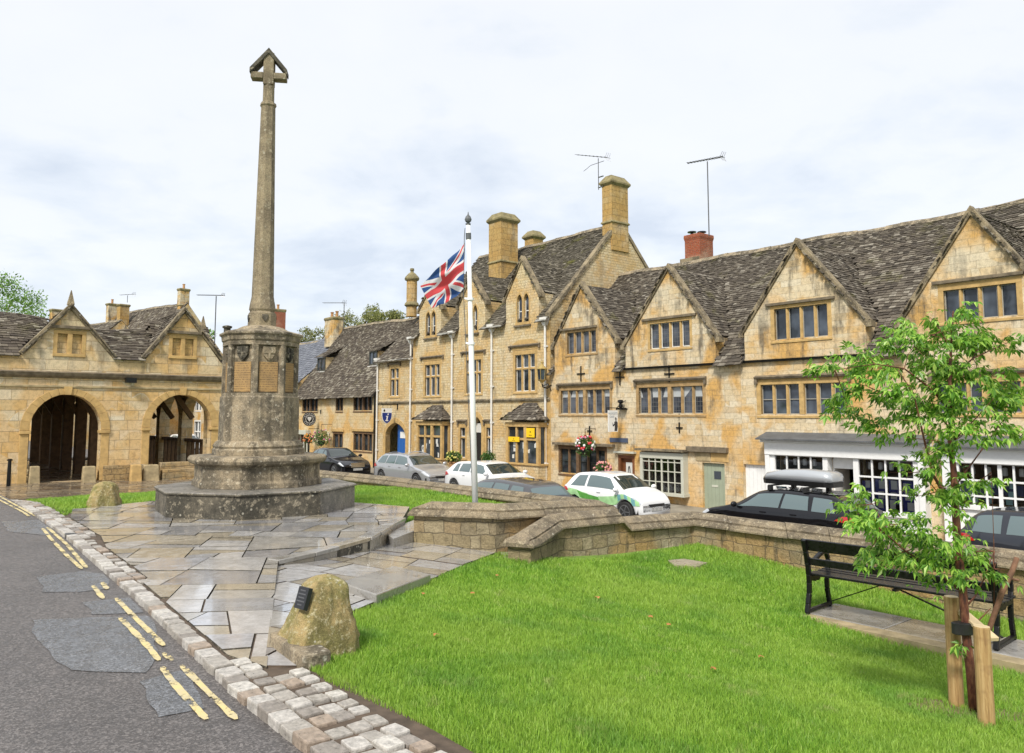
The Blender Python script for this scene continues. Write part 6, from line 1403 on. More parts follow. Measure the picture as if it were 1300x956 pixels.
def car(name,label,kind,paint,s,n,away,windows,extra=None,rails=None,plate='w'):
    L,W,T,belt,_=PROF[kind]; fr=Frame(0,0,ud=(-US[0],-US[1]) if away else US)
    X,Y=xy(s,n); zg=street_z(s)+.005; cu,cw=fr.L(X,Y); root=thing(name,label,'car',(cu,cw,zg),fr,'cars parked along the street')
    xs=[p[0]*L for p in T]; zs=[p[1] for p in T]
    def Tz(x): return interp(x,xs,zs) if not(.02*L<x<.98*L) else (interp(x-.04*L,xs,zs)+interp(x+.04*L,xs,zs)+2*interp(x,xs,zs))/4 if .05*L<x<.95*L else interp(x,xs,zs)
    wr=(.18*L,.82*L); R=.33
    def sec(x):
        f=x/L; hw=W/2*(1-.20*max(0,(f-.80)/.2)**2.2-.12*max(0,(.12-f)/.12)**2); tz=Tz(x); b=min(belt+.04*(.5-f),tz-.06); gh=max(0,tz-b); k=.90-.2*min(1,gh/.45); hr=hw*k
        zb=.20
        for c in wr:
            d=abs(x-c)
            if d<R+.05: zb=max(zb,.33+math.sqrt((R+.05)**2-d*d)-.02)
        zb=min(zb,b-.12)
        return [(hw*.86,min(.2,zb) if zb<=.2 else zb),(hw*.97,max(zb+.02,.3)),(hw,max(zb+.05,.55)),(hw*.975,max(b,zb+.09)),(hr,tz-.055 if gh>.1 else tz-.02),(hr*.62,tz-.008),(0,tz)]
    def S(x,t):
        p=catmull(sec(x),t); return (x-L/2,p[0],p[1])
    def Sw(x,t,side=-1,off=0):
        p=Vector(S(x,t)); e=.01
        if off:
            a=Vector(S(min(x+e,L),t))-Vector(S(max(x-e,0),t)); b=Vector(S(x,min(t+e,6)))-Vector(S(x,max(t-e,0))); nrm=a.cross(b)
            if nrm.length>1e-9:
                nrm.normalize()
                if nrm.y<-.0001 and p.y>.02 or (abs(nrm.z)>.9 and nrm.z<0): nrm=-nrm
                if p.y<=.02 and nrm.z<0: nrm=-nrm
                p+=nrm*off
        return (cu+p.x,cw+p.y*side,zg+p.z)
    st=sorted(set([0,.004*L,.01*L,.02*L,.99*L,L,.985*L]+[L*i/56 for i in range(57)])); tt=[0,.5,1,1.5,2,2.5,3,3.2,3.5,3.8,4,4.3,4.7,5,5.5,6]
    mb=MB(); rows=[]
    for x in st: rows.append([Sw(x,t,-1) for t in tt]+[Sw(x,t,1) for t in tt[-2::-1]])
    mb.rings(rows,cap=True,closed=False)
    body=mb.build('body',paint,root,fr,smooth=True)
    mb=MB(); mb.box(cu-L/2+.15,cu+L/2-.15,cw-W/2+.1,cw+W/2-.1,zg+.2,zg+.5); mb.build('underbody',M['trim'],root,fr)
    def patch(nm,mat,q,side,off=.006,par=None,nu=7,nv=7,thick=0):
        """q: four (x fraction, t) corners, counter-clockwise"""
        mb=MB(); g=[]
        for i in range(nu+1):
            f=i/nu; a=(q[0][0]+(q[1][0]-q[0][0])*f,q[0][1]+(q[1][1]-q[0][1])*f); b=(q[3][0]+(q[2][0]-q[3][0])*f,q[3][1]+(q[2][1]-q[3][1])*f)
            g.append([Sw(L*(a[0]+(b[0]-a[0])*j/nv),a[1]+(b[1]-a[1])*j/nv,side,off) for j in range(nv+1)])
        mb.rings(g,cap=False,closed=False); return mb.build(nm,mat,par or body,fr,smooth=True)
    for side in(-1,1):
        for (a,b,c,d) in windows: patch('side_window',M['cg'],[(a,3.16),(b,3.16),(c,3.86),(d,3.86)],side)
    def cross(nm,x0,x1,mat):
        mb=MB(); g=[]
        for i in range(9):
            x=L*(x0+(x1-x0)*i/8); t0=4.12 if nm=='windscreen' else 4.15
            row=[Sw(x,t0+(6-t0)*j/6,-1,.006) for j in range(7)]+[Sw(x,6-(6-t0)*j/6,1,.006) for j in range(1,7)]; g.append(row)
        mb.rings(g,cap=False,closed=False); return mb.build(nm,mat,body,fr,smooth=True)
    k=PROF[kind][4]; cross('windscreen',k[3]+.015,k[2]-.02,M['wsg']); 
    rs=[p[0] for p in T]; 
    cross('rear_window',rs[2]+.012 if kind!='saloon' else .16,rs[3]-.004 if kind!='saloon' else .29,M['cg'])
    for side in(-1,1):
        patch('headlight',M['lamp'],[(.90,2.75),(.985,2.2),(.985,3.0),(.93,3.55)],side,.008)
        patch('tail_light',M['red'],[(.0,2.5),(.10,2.75),(.06,3.02),(.004,3.02)],side,.01)
        for j,c in enumerate(wr):
            x=cu-L/2+c; y=cw+side*(W/2-.13); mb=MB(); N=24; prof=[(.12,.18),(.12,.30),(.10,.325),(-.10,.325),(-.12,.30),(-.12,.18)]
            mb.rings([[(x+r*math.cos(2*PI*i/N),y+side*yy,zg+.33+r*math.sin(2*PI*i/N)) for i in range(N)] for yy,r in prof]); wh=mb.build('wheel',M['tyre'],root,fr,smooth=False)
            mb=MB(); mb.rings([[(x+r*math.cos(2*PI*i/N),y+side*yy,zg+.33+r*math.sin(2*PI*i/N)) for i in range(N)] for yy,r in((.0,.22),(.121,.22),(.125,.20),(.10,.18),(.10,.05),(.125,.04))]); 
            for q in range(5): a=2*PI*q/5; mb.bar((x,y+side*.115,zg+.33),(x+.2*math.cos(a),y+side*.115,zg+.33+.2*math.sin(a)),.035,.03,(0,1,0))
            mb.build('rim',M['rim'],wh,fr)
        # door mirror, handles
        m=Vector(Sw(L*(k[2]-.055),3.15,side)); mb=MB(); mb.ball((m.x,m.y+side*.13,m.z+.06),.095,10,7,sx=.75,sy=1.25,sz=.8); mb.build('door_mirror',paint,body,fr,smooth=True)
        for f in(.34,.53) if kind!='small' else (.50,): 
            p=Vector(Sw(L*f,2.85,side,.01)); mb=MB(); mb.box(p.x-.08,p.x+.08,p.y-.012,p.y+.012,p.z-.012,p.z+.015); mb.build('door_handle',paint if kind!='mpv' else M['chrome'],body,fr)
        if rails:
            mb=MB(); mb.tube([Sw(L*f,4.25,side,.06 if .2<f<.52 else .005) for f in(.14,.2,.3,.4,.52,.57)],.018,6); mb.build('roof_rail',M[rails],body,fr)
    xf=cu+L/2; mb=MB(); mb.box(xf-.10,xf+.012,cw-.26,cw+.26,zg+.36,zg+.47); mb.build('number_plate',M['plate_w'],body,fr)
    mb=MB(); mb.box(xf-.12,xf-.001,cw-W*.3,cw+W*.3,zg+.25,zg+.34); mb.box(xf-.15,xf+.004,cw-W*.22,cw+W*.22,zg+.50,zg+.58); mb.build('grille',M['trim'],body,fr)
    xr=cu-L/2; mb=MB(); mb.box(xr-.012,xr+.1,cw-.26,cw+.26,zg+.72,zg+.83); mb.build('number_plate',M['plate_y'],body,fr)
    if extra: extra(root,body,fr,cu,cw,zg,L,W,Sw,patch)
    return root
def platemat(name,c):
    t=NT(name); v=t.obj(); sp=t.n('SeparateXYZ',{0:v}); q=t.math('ADD',sp.outputs[1],0); b=t.math('LESS_THAN',t.math('FRACT',t.math('MULTIPLY',q,1/.065)),.6)
    t.set(**{'Base Color':t.mix(t.math('MULTIPLY',b,.75),c,(.03,.03,.03)),'Roughness':.4}); return t.m
M['plate_w']=platemat('white_plate',(.75,.75,.72)); M['plate_y']=platemat('yellow_plate',(.75,.55,.02))
W5=[(.22,.375,.36,.25),(.385,.535,.52,.375),(.545,.70,.585,.53)]
car('parked_car','silver estate car parked before the blue arched door','estate',carpaint('silver_paint',(.50,.51,.53),.6),30.9,19.6,False,[(.10,.245,.24,.135),(.26,.42,.41,.27),(.435,.70,.585,.425)],rails='chrome')
car('parked_car','white hatchback parked behind the flagpole','hatch',carpaint('white_paint_a',(.74,.75,.76),0),25.2,19.6,False,[(.15,.24,.23,.18),(.255,.42,.41,.265),(.435,.70,.585,.425)])
car('parked_car','dark grey estate car nearest the wall, only its roof and rear window showing','estate',carpaint('graphite_paint',(.10,.10,.105),.5),19.0,15.3,True,[(.10,.245,.24,.135),(.26,.42,.41,.27),(.435,.70,.585,.425)])
def livery(root,body,fr,cu,cw,zg,L,W,Sw,patch):
    g1=flat('pale_green_vinyl',(.36,.62,.30),.35,coat=.6,var=.25,vs=5); g2=flat('leaf_green_vinyl',(.10,.33,.06),.35,coat=.6,var=.3,vs=7); g3=flat('blue_green_vinyl',(.16,.38,.40),.35,coat=.6,var=.3,vs=7)
    patch('green_graphic',g1,[(.04,1.6),(.40,1.9),(.36,2.65),(.10,2.9)],-1,.006)
    patch('green_graphic',g2,[(.26,2.2),(.52,2.1),(.50,2.45),(.22,2.75)],-1,.009)
    patch('green_graphic',g1,[(.40,1.5),(.78,1.95),(.80,2.7),(.50,2.5)],-1,.006)
    for i in range(7): a=.71+.038*i; patch('green_graphic',g3 if i%2 else g1,[(a,1.95),(a+.037,1.95),(a+.037-.01,2.72),(a-.01,2.76)],-1,.010)
car('parked_car','small white three-door car with a green painted graphic along its side','small',carpaint('white_paint_b',(.76,.77,.78),0),18.35,19.5,False,[(.12,.31,.32,.20),(.34,.74,.60,.345)],extra=livery)
def box_on_roof(root,body,fr,cu,cw,zg,L,W,Sw,patch):
    for f in(.30,.52):
        mb=MB(); x=cu-L/2+L*f; mb.box(x-.04,x+.04,cw-.62,cw+.62,zg+1.53,zg+1.565); 
        for sg in(-1,1): mb.box(x-.05,x+.05,cw+sg*.57-.06,cw+sg*.57+.06,zg+1.43,zg+1.545)
        mb.build('roof_bar',M['trim'],body,fr)
    patch('chrome_strip',M['chrome'],[(.12,2.94),(.74,2.94),(.74,3.13),(.12,3.14)],-1,.009)
    patch('chrome_strip',M['chrome'],[(.15,3.82),(.60,3.86),(.60,4.02),(.12,3.98)],-1,.009); patch('chrome_strip',M['chrome'],[(.60,3.90),(.765,3.0),(.775,3.05),(.605,3.98)],-1,.010); patch('chrome_strip',M['chrome'],[(.07,3.1),(.15,3.84),(.12,3.94),(.05,3.1)],-1,.011)
ast=car('parked_car','black estate car carrying a silver roof box outside the white shopfront','estate',carpaint('black_paint',(.004,.004,.006),.1),12.0,19.4,True,[(.10,.235,.24,.135),(.255,.42,.41,.27),(.435,.70,.585,.425)],extra=box_on_roof)
fr,(cu,cw,zg)=ROOT[ast.name]; bxr=thing('roof_box','streamlined silver luggage box on the roof of the black estate','roof box',(cu-.5,cw,zg+1.568),fr)
mb=MB(); R=[]; 
def rb(x,hw,z0,z1): return [(cu+x,cw-hw,z0),(cu+x,cw-hw*.98,z0+(z1-z0)*.6),(cu+x,cw-hw*.8,z1-.015),(cu+x,cw,z1),(cu+x,cw+hw*.8,z1-.015),(cu+x,cw+hw*.98,z0+(z1-z0)*.6),(cu+x,cw+hw,z0)]
zz=zg+1.70
cu-=.42
mb.rings([rb(-1.08,.25,zz,zz+.08),rb(-1.06,.34,zz,zz+.21),rb(-.9,.40,zz,zz+.27),rb(-.3,.42,zz,zz+.30),rb(.3,.41,zz,zz+.27),rb(.78,.36,zz,zz+.18),rb(.93,.24,zz,zz+.05)]); mb.build('lid',carpaint('roofbox_silver',(.42,.44,.46),.3),bxr,fr,smooth=True,bevel=0)
mb=MB(); mb.rings([[ (cu+x,cw-h,zz-.001),(cu+x,cw-h*.85,zz-.13),(cu+x,cw+h*.85,zz-.13),(cu+x,cw+h,zz-.001)] for x,h in((-1.09,.26),(-.9,.405),(.3,.415),(.80,.36),(.94,.24))]); mb.build('base',M['trim'],bxr,fr)
car('parked_car','dark slate grey people carrier cut off by the right edge, behind the bench','mpv',carpaint('slate_paint',(.03,.033,.042),.3),5.55,20.3,False,[(.08,.215,.215,.10),(.24,.42,.41,.25),(.435,.73,.60,.425)])
car('parked_car','black saloon car with a broad chrome grille half hidden by the memorial','saloon',carpaint('black_paint_b',(.005,.005,.008),.1),38.7,19.6,False,[(.24,.36,.36,.315),(.375,.52,.51,.38),(.535,.68,.56,.525)],extra=lambda root,body,fr,cu,cw,zg,L,W,Sw,patch: (lambda mb:(mb.box(cu+L/2-.2,cu+L/2+.01,cw-.38,cw+.38,zg+.52,zg+.74),mb.build('chrome_grille',M['chrome'],body,fr)))(MB()))
car('parked_car','pale car seen far off through the balustraded hall arch','hatch',carpaint('pale_paint',(.5,.55,.6),.2),72,20,False,W5)
car('parked_car','white car seen far off at the arcade end','mpv',carpaint('white_paint_c',(.7,.7,.7),0),62,19.0,False,W5)
car('parked_car','teal blue car seen far off between the hall posts','hatch',carpaint('teal_paint',(.03,.2,.25),.2),82,18,False,W5)
# ================================================================ BENCH
bz=green_z(*xy(4.2,8.7)); A_=hz(1024,781,PADZ-.03); B_=hz(1270,832,PADZ-.05)
BL=math.hypot(B_[0]-A_[0],B_[1]-A_[1]); BF=Frame(A_[0],A_[1],ud=(B_[0]-A_[0],B_[1]-A_[1])); B0=PADZ+.0
bench=thing('park_bench','black park bench with cast iron arms, backrest towards the lawn, facing the street','bench',(BL/2,.2,B0),BF)
print('bench length',BL)
t=NT('bench_paint_wet'); o=t.obj(); nz=t.noise(o,20,5,.7); t.set(**{'Base Color':t.mix(t.ramp(nz,[(.4,0),(.7,1)]),(.004,.004,.004),(.012,.011,.011)),'Roughness':t.ramp(nz,[(.35,.22),(.65,.5)]),'Specular IOR Level':.4}); M['bpaint']=t.m
SH=.42; BH=.86
for u in(.0,BL-.05):
    mb=MB(); k=.05
    def strip(path,hh=.05):
        for a,b in zip(path[:-1],path[1:]): mb.bar((u+.025,a[0],B0+a[1]),(u+.025,b[0],B0+b[1]),k if False else hh,k,(1,0,0))
    strip([(-.03,.0),(.0,.10),(.035,.22),(.045,.34),(.04,.44),(.02,.58),(-.02,.72),(-.055,.86)],.055)      # back leg and post
    strip([(.55,.0),(.52,.1),(.49,.22),(.49,.34),(.50,.42)],.05)
    strip([(-.03,.03),(.55,.03)],.035); strip([(.04,.40),(.5,.40)],.05)
    strip([(.015,.64),(.10,.60),(.20,.60),(.32,.645),(.42,.665),(.50,.64),(.54,.57),(.53,.49),(.50,.42)],.045)    # scrolled arm
    strip([(.12,.40),(.16,.36),(.2,.385),(.24,.36),(.28,.385)],.03)
    mb.build('end_frame',M['iron'],bench,BF,bevel=.008)
def slat(name,w0,z0,wd,th,tilt=0,par=None):
    mb=MB(); c,s_=math.cos(tilt),math.sin(tilt); q=[(-wd/2,-th/2),(wd/2,-th/2),(wd/2,th/2),(-wd/2,th/2)]
    mb.rings([[(x,w0+a*c-b*s_,B0+z0+a*s_+b*c) for a,b in q] for x in(-.02,BL+.02)]); return mb.build(name,M['bpaint'],bench,BF,bevel=.006)
for i in range(5): slat('seat_slat',.10+i*.098,.445-.006*(2-abs(i-2)),.082,.028)
slat('back_rail',-.012,.80,.135,.03,math.radians(104)); slat('back_rail',.035,.60,.085,.03,math.radians(98))
mb=MB(); mb.bar((.05,.28,B0+.06),(BL*.38,.28,B0+.40),.012,.012); mb.build('brace',M['iron'],bench,BF)
mb=MB(); mb.bar((BL-.05,.28,B0+.06),(BL*.45,.28,B0+.40),.03,.012); mb.build('brace',M['iron'],bench,BF)
mb=MB(); mb.box(BL/2-.02,BL/2+.02,.02,.5,B0+.405,B0+.43); mb.build('seat_batten',M['iron'],bench,BF)
# ================================================================ SAPLING
TZ=green_z(*TREE)-.01
def tp(px,py,Y): d=ray(px,py); k=Y/d[1]; return (d[0]*k,Y,EYE+d[2]*k)
tree=thing('young_tree','slender young tree with peeling red-brown bark and fresh green leaves by the bench','tree',(TREE[0],TREE[1],TZ),WD)
t=NT('peeling_bark'); o=t.obj(); sv=t.n('VectorMath',{0:o,1:(30,30,9)},operation='MULTIPLY').outputs[0]; nz=t.noise(sv,1,5,.7); t.set(**{'Base Color':t.ramp(nz,[(.35,(.05,.018,.012)),(.5,(.13,.04,.022)),(.62,(.22,.09,.045)),(.75,(.30,.18,.11))]),'Roughness':.7}); t.bump(nz,.01); M['redbark']=t.m
tk=[(1236,885),(1232,850),(1226,800),(1222,745),(1216,700),(1213,640),(1211,600),(1206,560),(1205,520),(1206,470),(1208,430),(1210,395)]
mb=MB(); Pk=[]; rk=[.034,.033,.031,.030,.030,.027,.023,.017,.015,.012,.008,.004]
for (a,b) in tk: Pk.append(tp(a,b,5.98))
Pk[0]=(Pk[0][0],Pk[0][1],TZ-.05); mb.tube(Pk,rk,10); mb.build('trunk',M['redbark'],tree,WD,smooth=True)
BR=[([(1212,642),(1196,622),(1184,602),(1176,570),(1168,535),(1160,500),(1140,470)],.014,-.1),([(1214,655),(1196,632),(1170,600),(1150,585)],.006,.1),([(1214,615),(1240,580),(1270,538),(1297,508)],.007,.05),([(1216,748),(1185,722),(1150,700),(1118,672),(1085,655)],.010,-.15),
([(1206,520),(1180,492),(1148,468),(1110,462),(1060,470)],.009,-.15),([(1207,480),(1235,455),(1268,440),(1290,430)],.008,.15),([(1222,775),(1238,757),(1249,735),(1262,700)],.009,0),([(1206,545),(1185,515),(1160,520),(1120,520)],.007,.2),([(1208,450),(1195,420),(1180,402)],.006,.0),([(1210,560),(1240,530),(1262,505)],.006,-.2),([(1210,585),(1190,560),(1150,555)],.006,-.1),([(1262,780),(1262,700),(1260,640),(1258,600)],.004,-.1),([(1226,806),(1240,790),(1258,772)],.010,.0)]
BRP=[]
for pth,r,dy in BR:
    q=[tp(a,b,5.98+dy*i/(len(pth)-1)*2) for i,(a,b) in enumerate(pth)]; BRP.append(q); mb=MB(); mb.tube(q,[r*(1-.75*i/(len(q)-1)) for i in range(len(q))],6); mb.build('branch',M['redbark'],tree,WD,smooth=True)
mb=MB(); q=[tp(1238,880,6.05),tp(1250,830,6.0),tp(1257,795,5.95),tp(1272,752,5.95),tp(1285,725,5.97),tp(1291,708,5.98)]; mb.tube(q[1:],[.012,.020,.021,.020,.018],8); mb.tube([tp(1284,735,5.96),tp(1294,737,5.93)],.010,6); mb.build('bare_stem',flat('pale_bark',(.20,.10,.055),.8,var=.5,vs=12),tree,WD,smooth=True)
# trifoliate leaves
def sprigs(regions,seed=4):
    rg=np.random.default_rng(seed); V=[]
    for (px,py,rx,ry,dY,k) in regions:
        k=int(k*.98)
        c0=np.array(tp(px,py,5.98+dY)); sx=rx*5.98/1000; sz=ry*5.98/1000
        nc=max(3,k//14); cc=[]
        for i in range(nc):
            a=rg.uniform(0,2*PI); r=rg.random()**.5; cc.append(c0+np.array([math.cos(a)*r*sx,rg.uniform(-.28,.28)*max(.6,sx*4),math.sin(a)*r*sz]))
        for i in range(k):
            c=cc[rg.integers(nc)]+rg.normal(size=3)*np.array([.045,.045,.03])
            out=c-np.array([TREE[0],TREE[1],c[2]]); out=out/(np.linalg.norm(out)+1e-6)
            d=out*.5+rg.normal(size=3)*.5; d[2]-=.55; d/=np.linalg.norm(d); L=rg.uniform(.048,.080)
            up=rg.normal(size=3)*.35+np.array([0,0,1]); b=np.cross(d,up); b/=np.linalg.norm(b); n_=np.cross(b,d)
            for q,l in((0,1),(-.75,.8),(.75,.8)):
                a=d*math.cos(q)+b*math.sin(q); bb=np.cross(n_,a); s=L*l; p0=c+a*.008
                w=s*.21; dr=np.array([0,0,-1])*s*.18
                V+= [p0,p0+a*s*.45+bb*w+n_*s*.06,p0+a*s+dr,p0+a*s*.45-n_*s*.03, p0,p0+a*s*.45-n_*s*.03,p0+a*s+dr,p0+a*s*.45-bb*w+n_*s*.06]
    return np.array(V)
REG=[(1182,425,32,26,0,130),(1215,412,30,24,0,110),(1160,440,26,24,-.1,90),(1240,428,26,20,.1,80),(1272,432,26,16,.1,60),(1088,455,26,20,-.15,70),(1060,470,18,14,-.15,40),(1100,490,40,24,-.1,120),(1075,515,22,16,-.1,45),(1128,470,22,20,0,60),(1190,462,44,26,0,160),(1240,470,36,24,0,120),(1280,485,20,22,.1,70),(1160,505,46,26,.1,150),(1215,508,42,28,-.1,150),(1262,520,34,24,0,110),(1115,535,30,18,.1,70),(1165,545,36,20,0,90),(1225,550,36,20,0,90),(1280,548,16,14,.1,35),
(1185,585,20,18,0,45),(1160,600,24,16,0,45),(1192,618,24,16,-.1,50),(1215,640,14,18,-.1,30),(1242,612,24,18,-.1,50),(1165,630,20,14,0,35),
(1108,640,30,14,-.2,80),(1095,668,26,14,-.2,60),(1140,665,34,18,-.15,110),(1170,690,40,20,-.1,130),(1128,700,30,14,-.1,70),(1195,712,36,18,-.1,110),(1100,705,18,10,-.2,30),(1240,700,30,20,-.05,75),(1262,722,20,14,-.1,35),(1230,735,14,10,-.1,20),(1226,815,7,10,0,10),(1190,745,18,8,-.1,18)]
V=sprigs(REG); o0=np.array(ROOT[tree.name][1]); n=len(V)//4; me=bpy.data.meshes.new('crown'); me.vertices.add(n*4); me.vertices.foreach_set('co',(V-o0).ravel()); me.loops.add(n*4); me.loops.foreach_set('vertex_index',np.arange(n*4)); me.polygons.add(n); me.polygons.foreach_set('loop_start',np.arange(n)*4); me.polygons.foreach_set('loop_total',np.full(n,4)); me.update(calc_edges=True); me.materials.append(M['leaf_tr'])
cr_=bpy.data.objects.new('crown',me); COL.objects.link(cr_); cr_.parent=tree
# twigs inside the crown
rr=random.Random(8); mb=MB()
for (px,py,rx,ry,dY,k) in REG[:-2]:
    b=tp(px,py,5.98+dY); best=min((math.dist(b,p),p) for q in BRP+[Pk[3:]] for p in q)[1]
    mb.tube([best,tuple((best[i]+b[i])/2+rr.uniform(-.03,.03) for i in range(3)),b],[.005,.0035,.0015],4)
    for _ in range(4): e=(b[0]+rr.uniform(-1,1)*rx*.005,b[1]+rr.uniform(-.2,.2),b[2]+rr.uniform(-1,1)*ry*.005); mb.tube([b,e],[.0025,.001],4)
mb.build('twigs',M['redbark'],tree,WD)
# stakes
t=NT('treated_stake_wood'); o=t.obj(); gv=t.n('VectorMath',{0:o,1:(45,45,3)},operation='MULTIPLY').outputs[0]; gr=t.noise(gv,1,5,.7,.4); kn=t.noise(o,7,3,.6); t.set(**{'Base Color':t.mix(t.ramp(kn,[(.55,0),(.7,.7)]),t.ramp(gr,[(.3,(.20,.11,.04)),(.5,(.40,.25,.10)),(.7,(.52,.36,.17))]),(.22,.12,.05)),'Roughness':.8}); t.bump(gr,.004); M['stakew']=t.m; M['stakee']=flat('cut_wood_end',(.60,.47,.28),.7,var=.15,vs=20)
SP=[]
for px,yt,yb,lab in((1207.5,757,866,'taller pointed-off round timber stake left of the young tree'),(1246,795,905,'shorter round timber stake right of the young tree')):
    Y=6.12 if px<1220 else 5.62; top=tp(px,yt,Y); zb=green_z(top[0],Y)-.12; r=.0515 if px<1220 else .053
    mb=MB(); N=16; mb.rings([[(top[0]+r*k*math.cos(2*PI*i/N),Y+r*k*math.sin(2*PI*i/N),z) for i in range(N)] for k,z in((1.02,zb),(1.0,top[2]-.01),(.96,top[2]))],cap=False); mb.cur=1; mb.poly([(top[0]+r*.96*math.cos(2*PI*i/N),Y+r*.96*math.sin(2*PI*i/N),top[2]) for i in range(N)])
    st_=mb.build('tree_stake',[M['stakew'],M['stakee']],fr=WD,smooth=False); tag(st_,lab.replace('taller pointed-off','taller'),'stake','stakes supporting the young tree'); SP.append((top,Y,st_))
a=tp(1218,772,6.10); b=tp(1268,812,5.72); mb=MB(); mb.bar(tp(1211,768,6.18),tp(1262,812,5.74),.075,.03,(0,0,1)); cb_=mb.build('cross_bar',M['stakee'],fr=WD,bevel=.004); tag(cb_,'pale sawn crossbar nailed behind the two tree stakes','crossbar')
mb=MB(); c=tp(1222,797,5.97); mb.rings([[(c[0]+r*math.cos(2*PI*i/14)*1.5,c[1]+r*math.sin(2*PI*i/14),c[2]+z) for i in range(14)] for r,z in((.045,-.045),(.052,-.04),(.052,.035),(.045,.04))]); mb.box(c[0]+.03,c[0]+.1,c[1]-.03,c[1]+.03,c[2]-.04,c[2]+.03); tag(mb.build('tree_tie',M['trim'],fr=WD),'black rubber strap tying the young tree to its stakes','tree tie')
# bare earth patches
t=NT('bare_earth'); o=t.obj(); nz=t.noise(o,14,6,.75); t.set(**{'Base Color':t.ramp(nz,[(.3,(.09,.06,.03)),(.55,(.20,.15,.07)),(.75,(.33,.27,.13))]),'Roughness':.95}); t.bump(nz,.02); M['earth']=t.m
def earth(pts,seed):
    cx=sum(p[0] for p in pts)/len(pts); cy=sum(p[1] for p in pts)/len(pts); mb=MB(); q=[]
    for i in range(len(pts)):
        a,b=pts[i],pts[(i+1)%len(pts)]
        for j in range(6): f=j/6; x=a[0]+(b[0]-a[0])*f; y=a[1]+(b[1]-a[1])*f; k=1+.18*mnoise.noise((x*4,y*4,seed)); x=cx+(x-cx)*k; y=cy+(y-cy)*k; q.append((x,y,green_z(x,y)-.012))
    n=len(q); mid=[(cx+(p[0]-cx)*.5,cy+(p[1]-cy)*.5) for p in q]; mid=[(x,y,green_z(x,y)-.006) for x,y in mid]; mb.rings([q,mid,[(cx+(p[0]-cx)*.02,cy+(p[1]-cy)*.02,green_z(cx,cy)-.004) for p in q]],cap=False)
    struct(mb.build('bare_earth',M['earth'],fr=WD,org=(0,0,0)))
earth([(TREE[0]+.58*math.cos(a),TREE[1]+.32*math.sin(a)) for a in np.arange(0,6.2,.6)],1); 
# ================================================================ FLAGPOLE + FLAG
fp0=hz(603,652,-.2); FY=12.75; p0=tp(603.2,640,FY); p1=tp(594.3,284,FY); zb=green_z(p0[0],FY)-.1
d=Vector(p1)-Vector(p0); base=Vector(p0)-d*((p0[2]-zb)/d.z)
pole=thing('flagpole','tall white flagpole leaning slightly behind the low stone wall','flagpole',tuple(base),WD)
mb=MB(); q=[tuple(base+(Vector(p1)-base)*f) for f in(0,.5,.69,.7,1)]; mb.tube(q,[.050,.047,.044,.038,.034],14); mb.build('pole',M['flagw'],pole,WD,smooth=True)
mb=MB(); mb.lathe(p1,[(.04,-.02),(.045,.0),(.02,.01),(.05,.04),(.058,.075),(.04,.12),(.012,.15),(.004,.2)],12); mb.build('finial',M['lead'],pole,WD)
mb=MB(); c=base+(Vector(p1)-base)*.96; mb.tube([tuple(c-d.normalized()*.05),tuple(c+d.normalized()*.05)],.045,12); mb.build('band',M['lead'],pole,WD)
for f,nm in((.76,'halyard_cleat'),(.62,'halyard_cleat')):
    c=base+(Vector(p1)-base)*f; mb=MB(); mb.tube([tuple(c-d.normalized()*.02),tuple(c+d.normalized()*.02)],.06,12); mb.bar(tuple(c),(c.x-.09,c.y,c.z+.01),.02,.03); mb.build(nm,M['flagw'],pole,WD)
mb=MB(); mb.tube([tuple(Vector(p1)+Vector((-.05,-.02,-.08))),tuple(Vector(tp(589.5,300,FY))),tuple(Vector(tp(588.5,372,FY))),tuple(base+Vector((-.07,-.02,1.0)))],.006,4); mb.build('halyard',M['lead'],pole,WD)
C00=Vector(tp(590.5,308,FY)); C01=Vector(tp(588.5,366,FY)); C10=Vector(tp(533.5,363,FY-.15)); C11=Vector(tp(548,391,FY-.1))   # hoist top/bottom, fly top/bottom
NU,NV=60,34; mb=MB(); g=[]
for i in range(NU+1):
    row=[]
    for j in range(NV+1):
        u,v=i/NU,j/NV; p=(C00*(1-v)+C01*v)*(1-u)+(C10*(1-v)+C11*v)*u
        k=math.sin(PI*min(1,u*1.2))**.7 if u>0 else 0
        p=p+Vector((0,1,0))*(.085*k*math.sin(9*(u*.75+v*.55)+.6)+.03*k*math.sin(19*(u*.3+v)+2))+Vector((0,0,-1))*(.06*math.sin(PI*u)*(v)+.012*k*math.sin(16*u+5*v))+Vector((1,0,0))*(.02*k*math.sin(8*v+4*u))
        row.append(tuple(p))
    g.append(row)
mb.rings(g,cap=False,closed=False)
def fuv(me):
    l=me.uv_layers.new(name='UVMap')
    for poly in me.polygons:
        for li in poly.loop_indices:
            vi=me.loops[li].vertex_index; i,j=divmod(vi,NV+1); l.data[li].uv=(i/NU,1-j/NV)
t=NT('union_flag_cloth'); uv=t.n('UVMap'); uv.uv_map='UVMap'; sp=t.n('SeparateXYZ',{0:uv.outputs[0]})
X=t.math('MULTIPLY',t.math('SUBTRACT',sp.outputs[0],.5),60); Y=t.math('MULTIPLY',t.math('SUBTRACT',sp.outputs[1],.5),30); ax,ay=t.math('ABSOLUTE',X),t.math('ABSOLUTE',Y)
cen=t.math('MINIMUM',ax,ay); redx=t.math('LESS_THAN',cen,3); whx=t.math('LESS_THAN',cen,5)
s5=math.sqrt(5); d1=t.math('DIVIDE',t.math('SUBTRACT',t.math('MULTIPLY',Y,2),X),s5); d2=t.math('DIVIDE',t.math('ADD',t.math('MULTIPLY',Y,2),X),s5)
wd=t.math('MAXIMUM',t.math('LESS_THAN',t.math('ABSOLUTE',d1),3),t.math('LESS_THAN',t.math('ABSOLUTE',d2),3))
sx=t.math('SIGN',X)
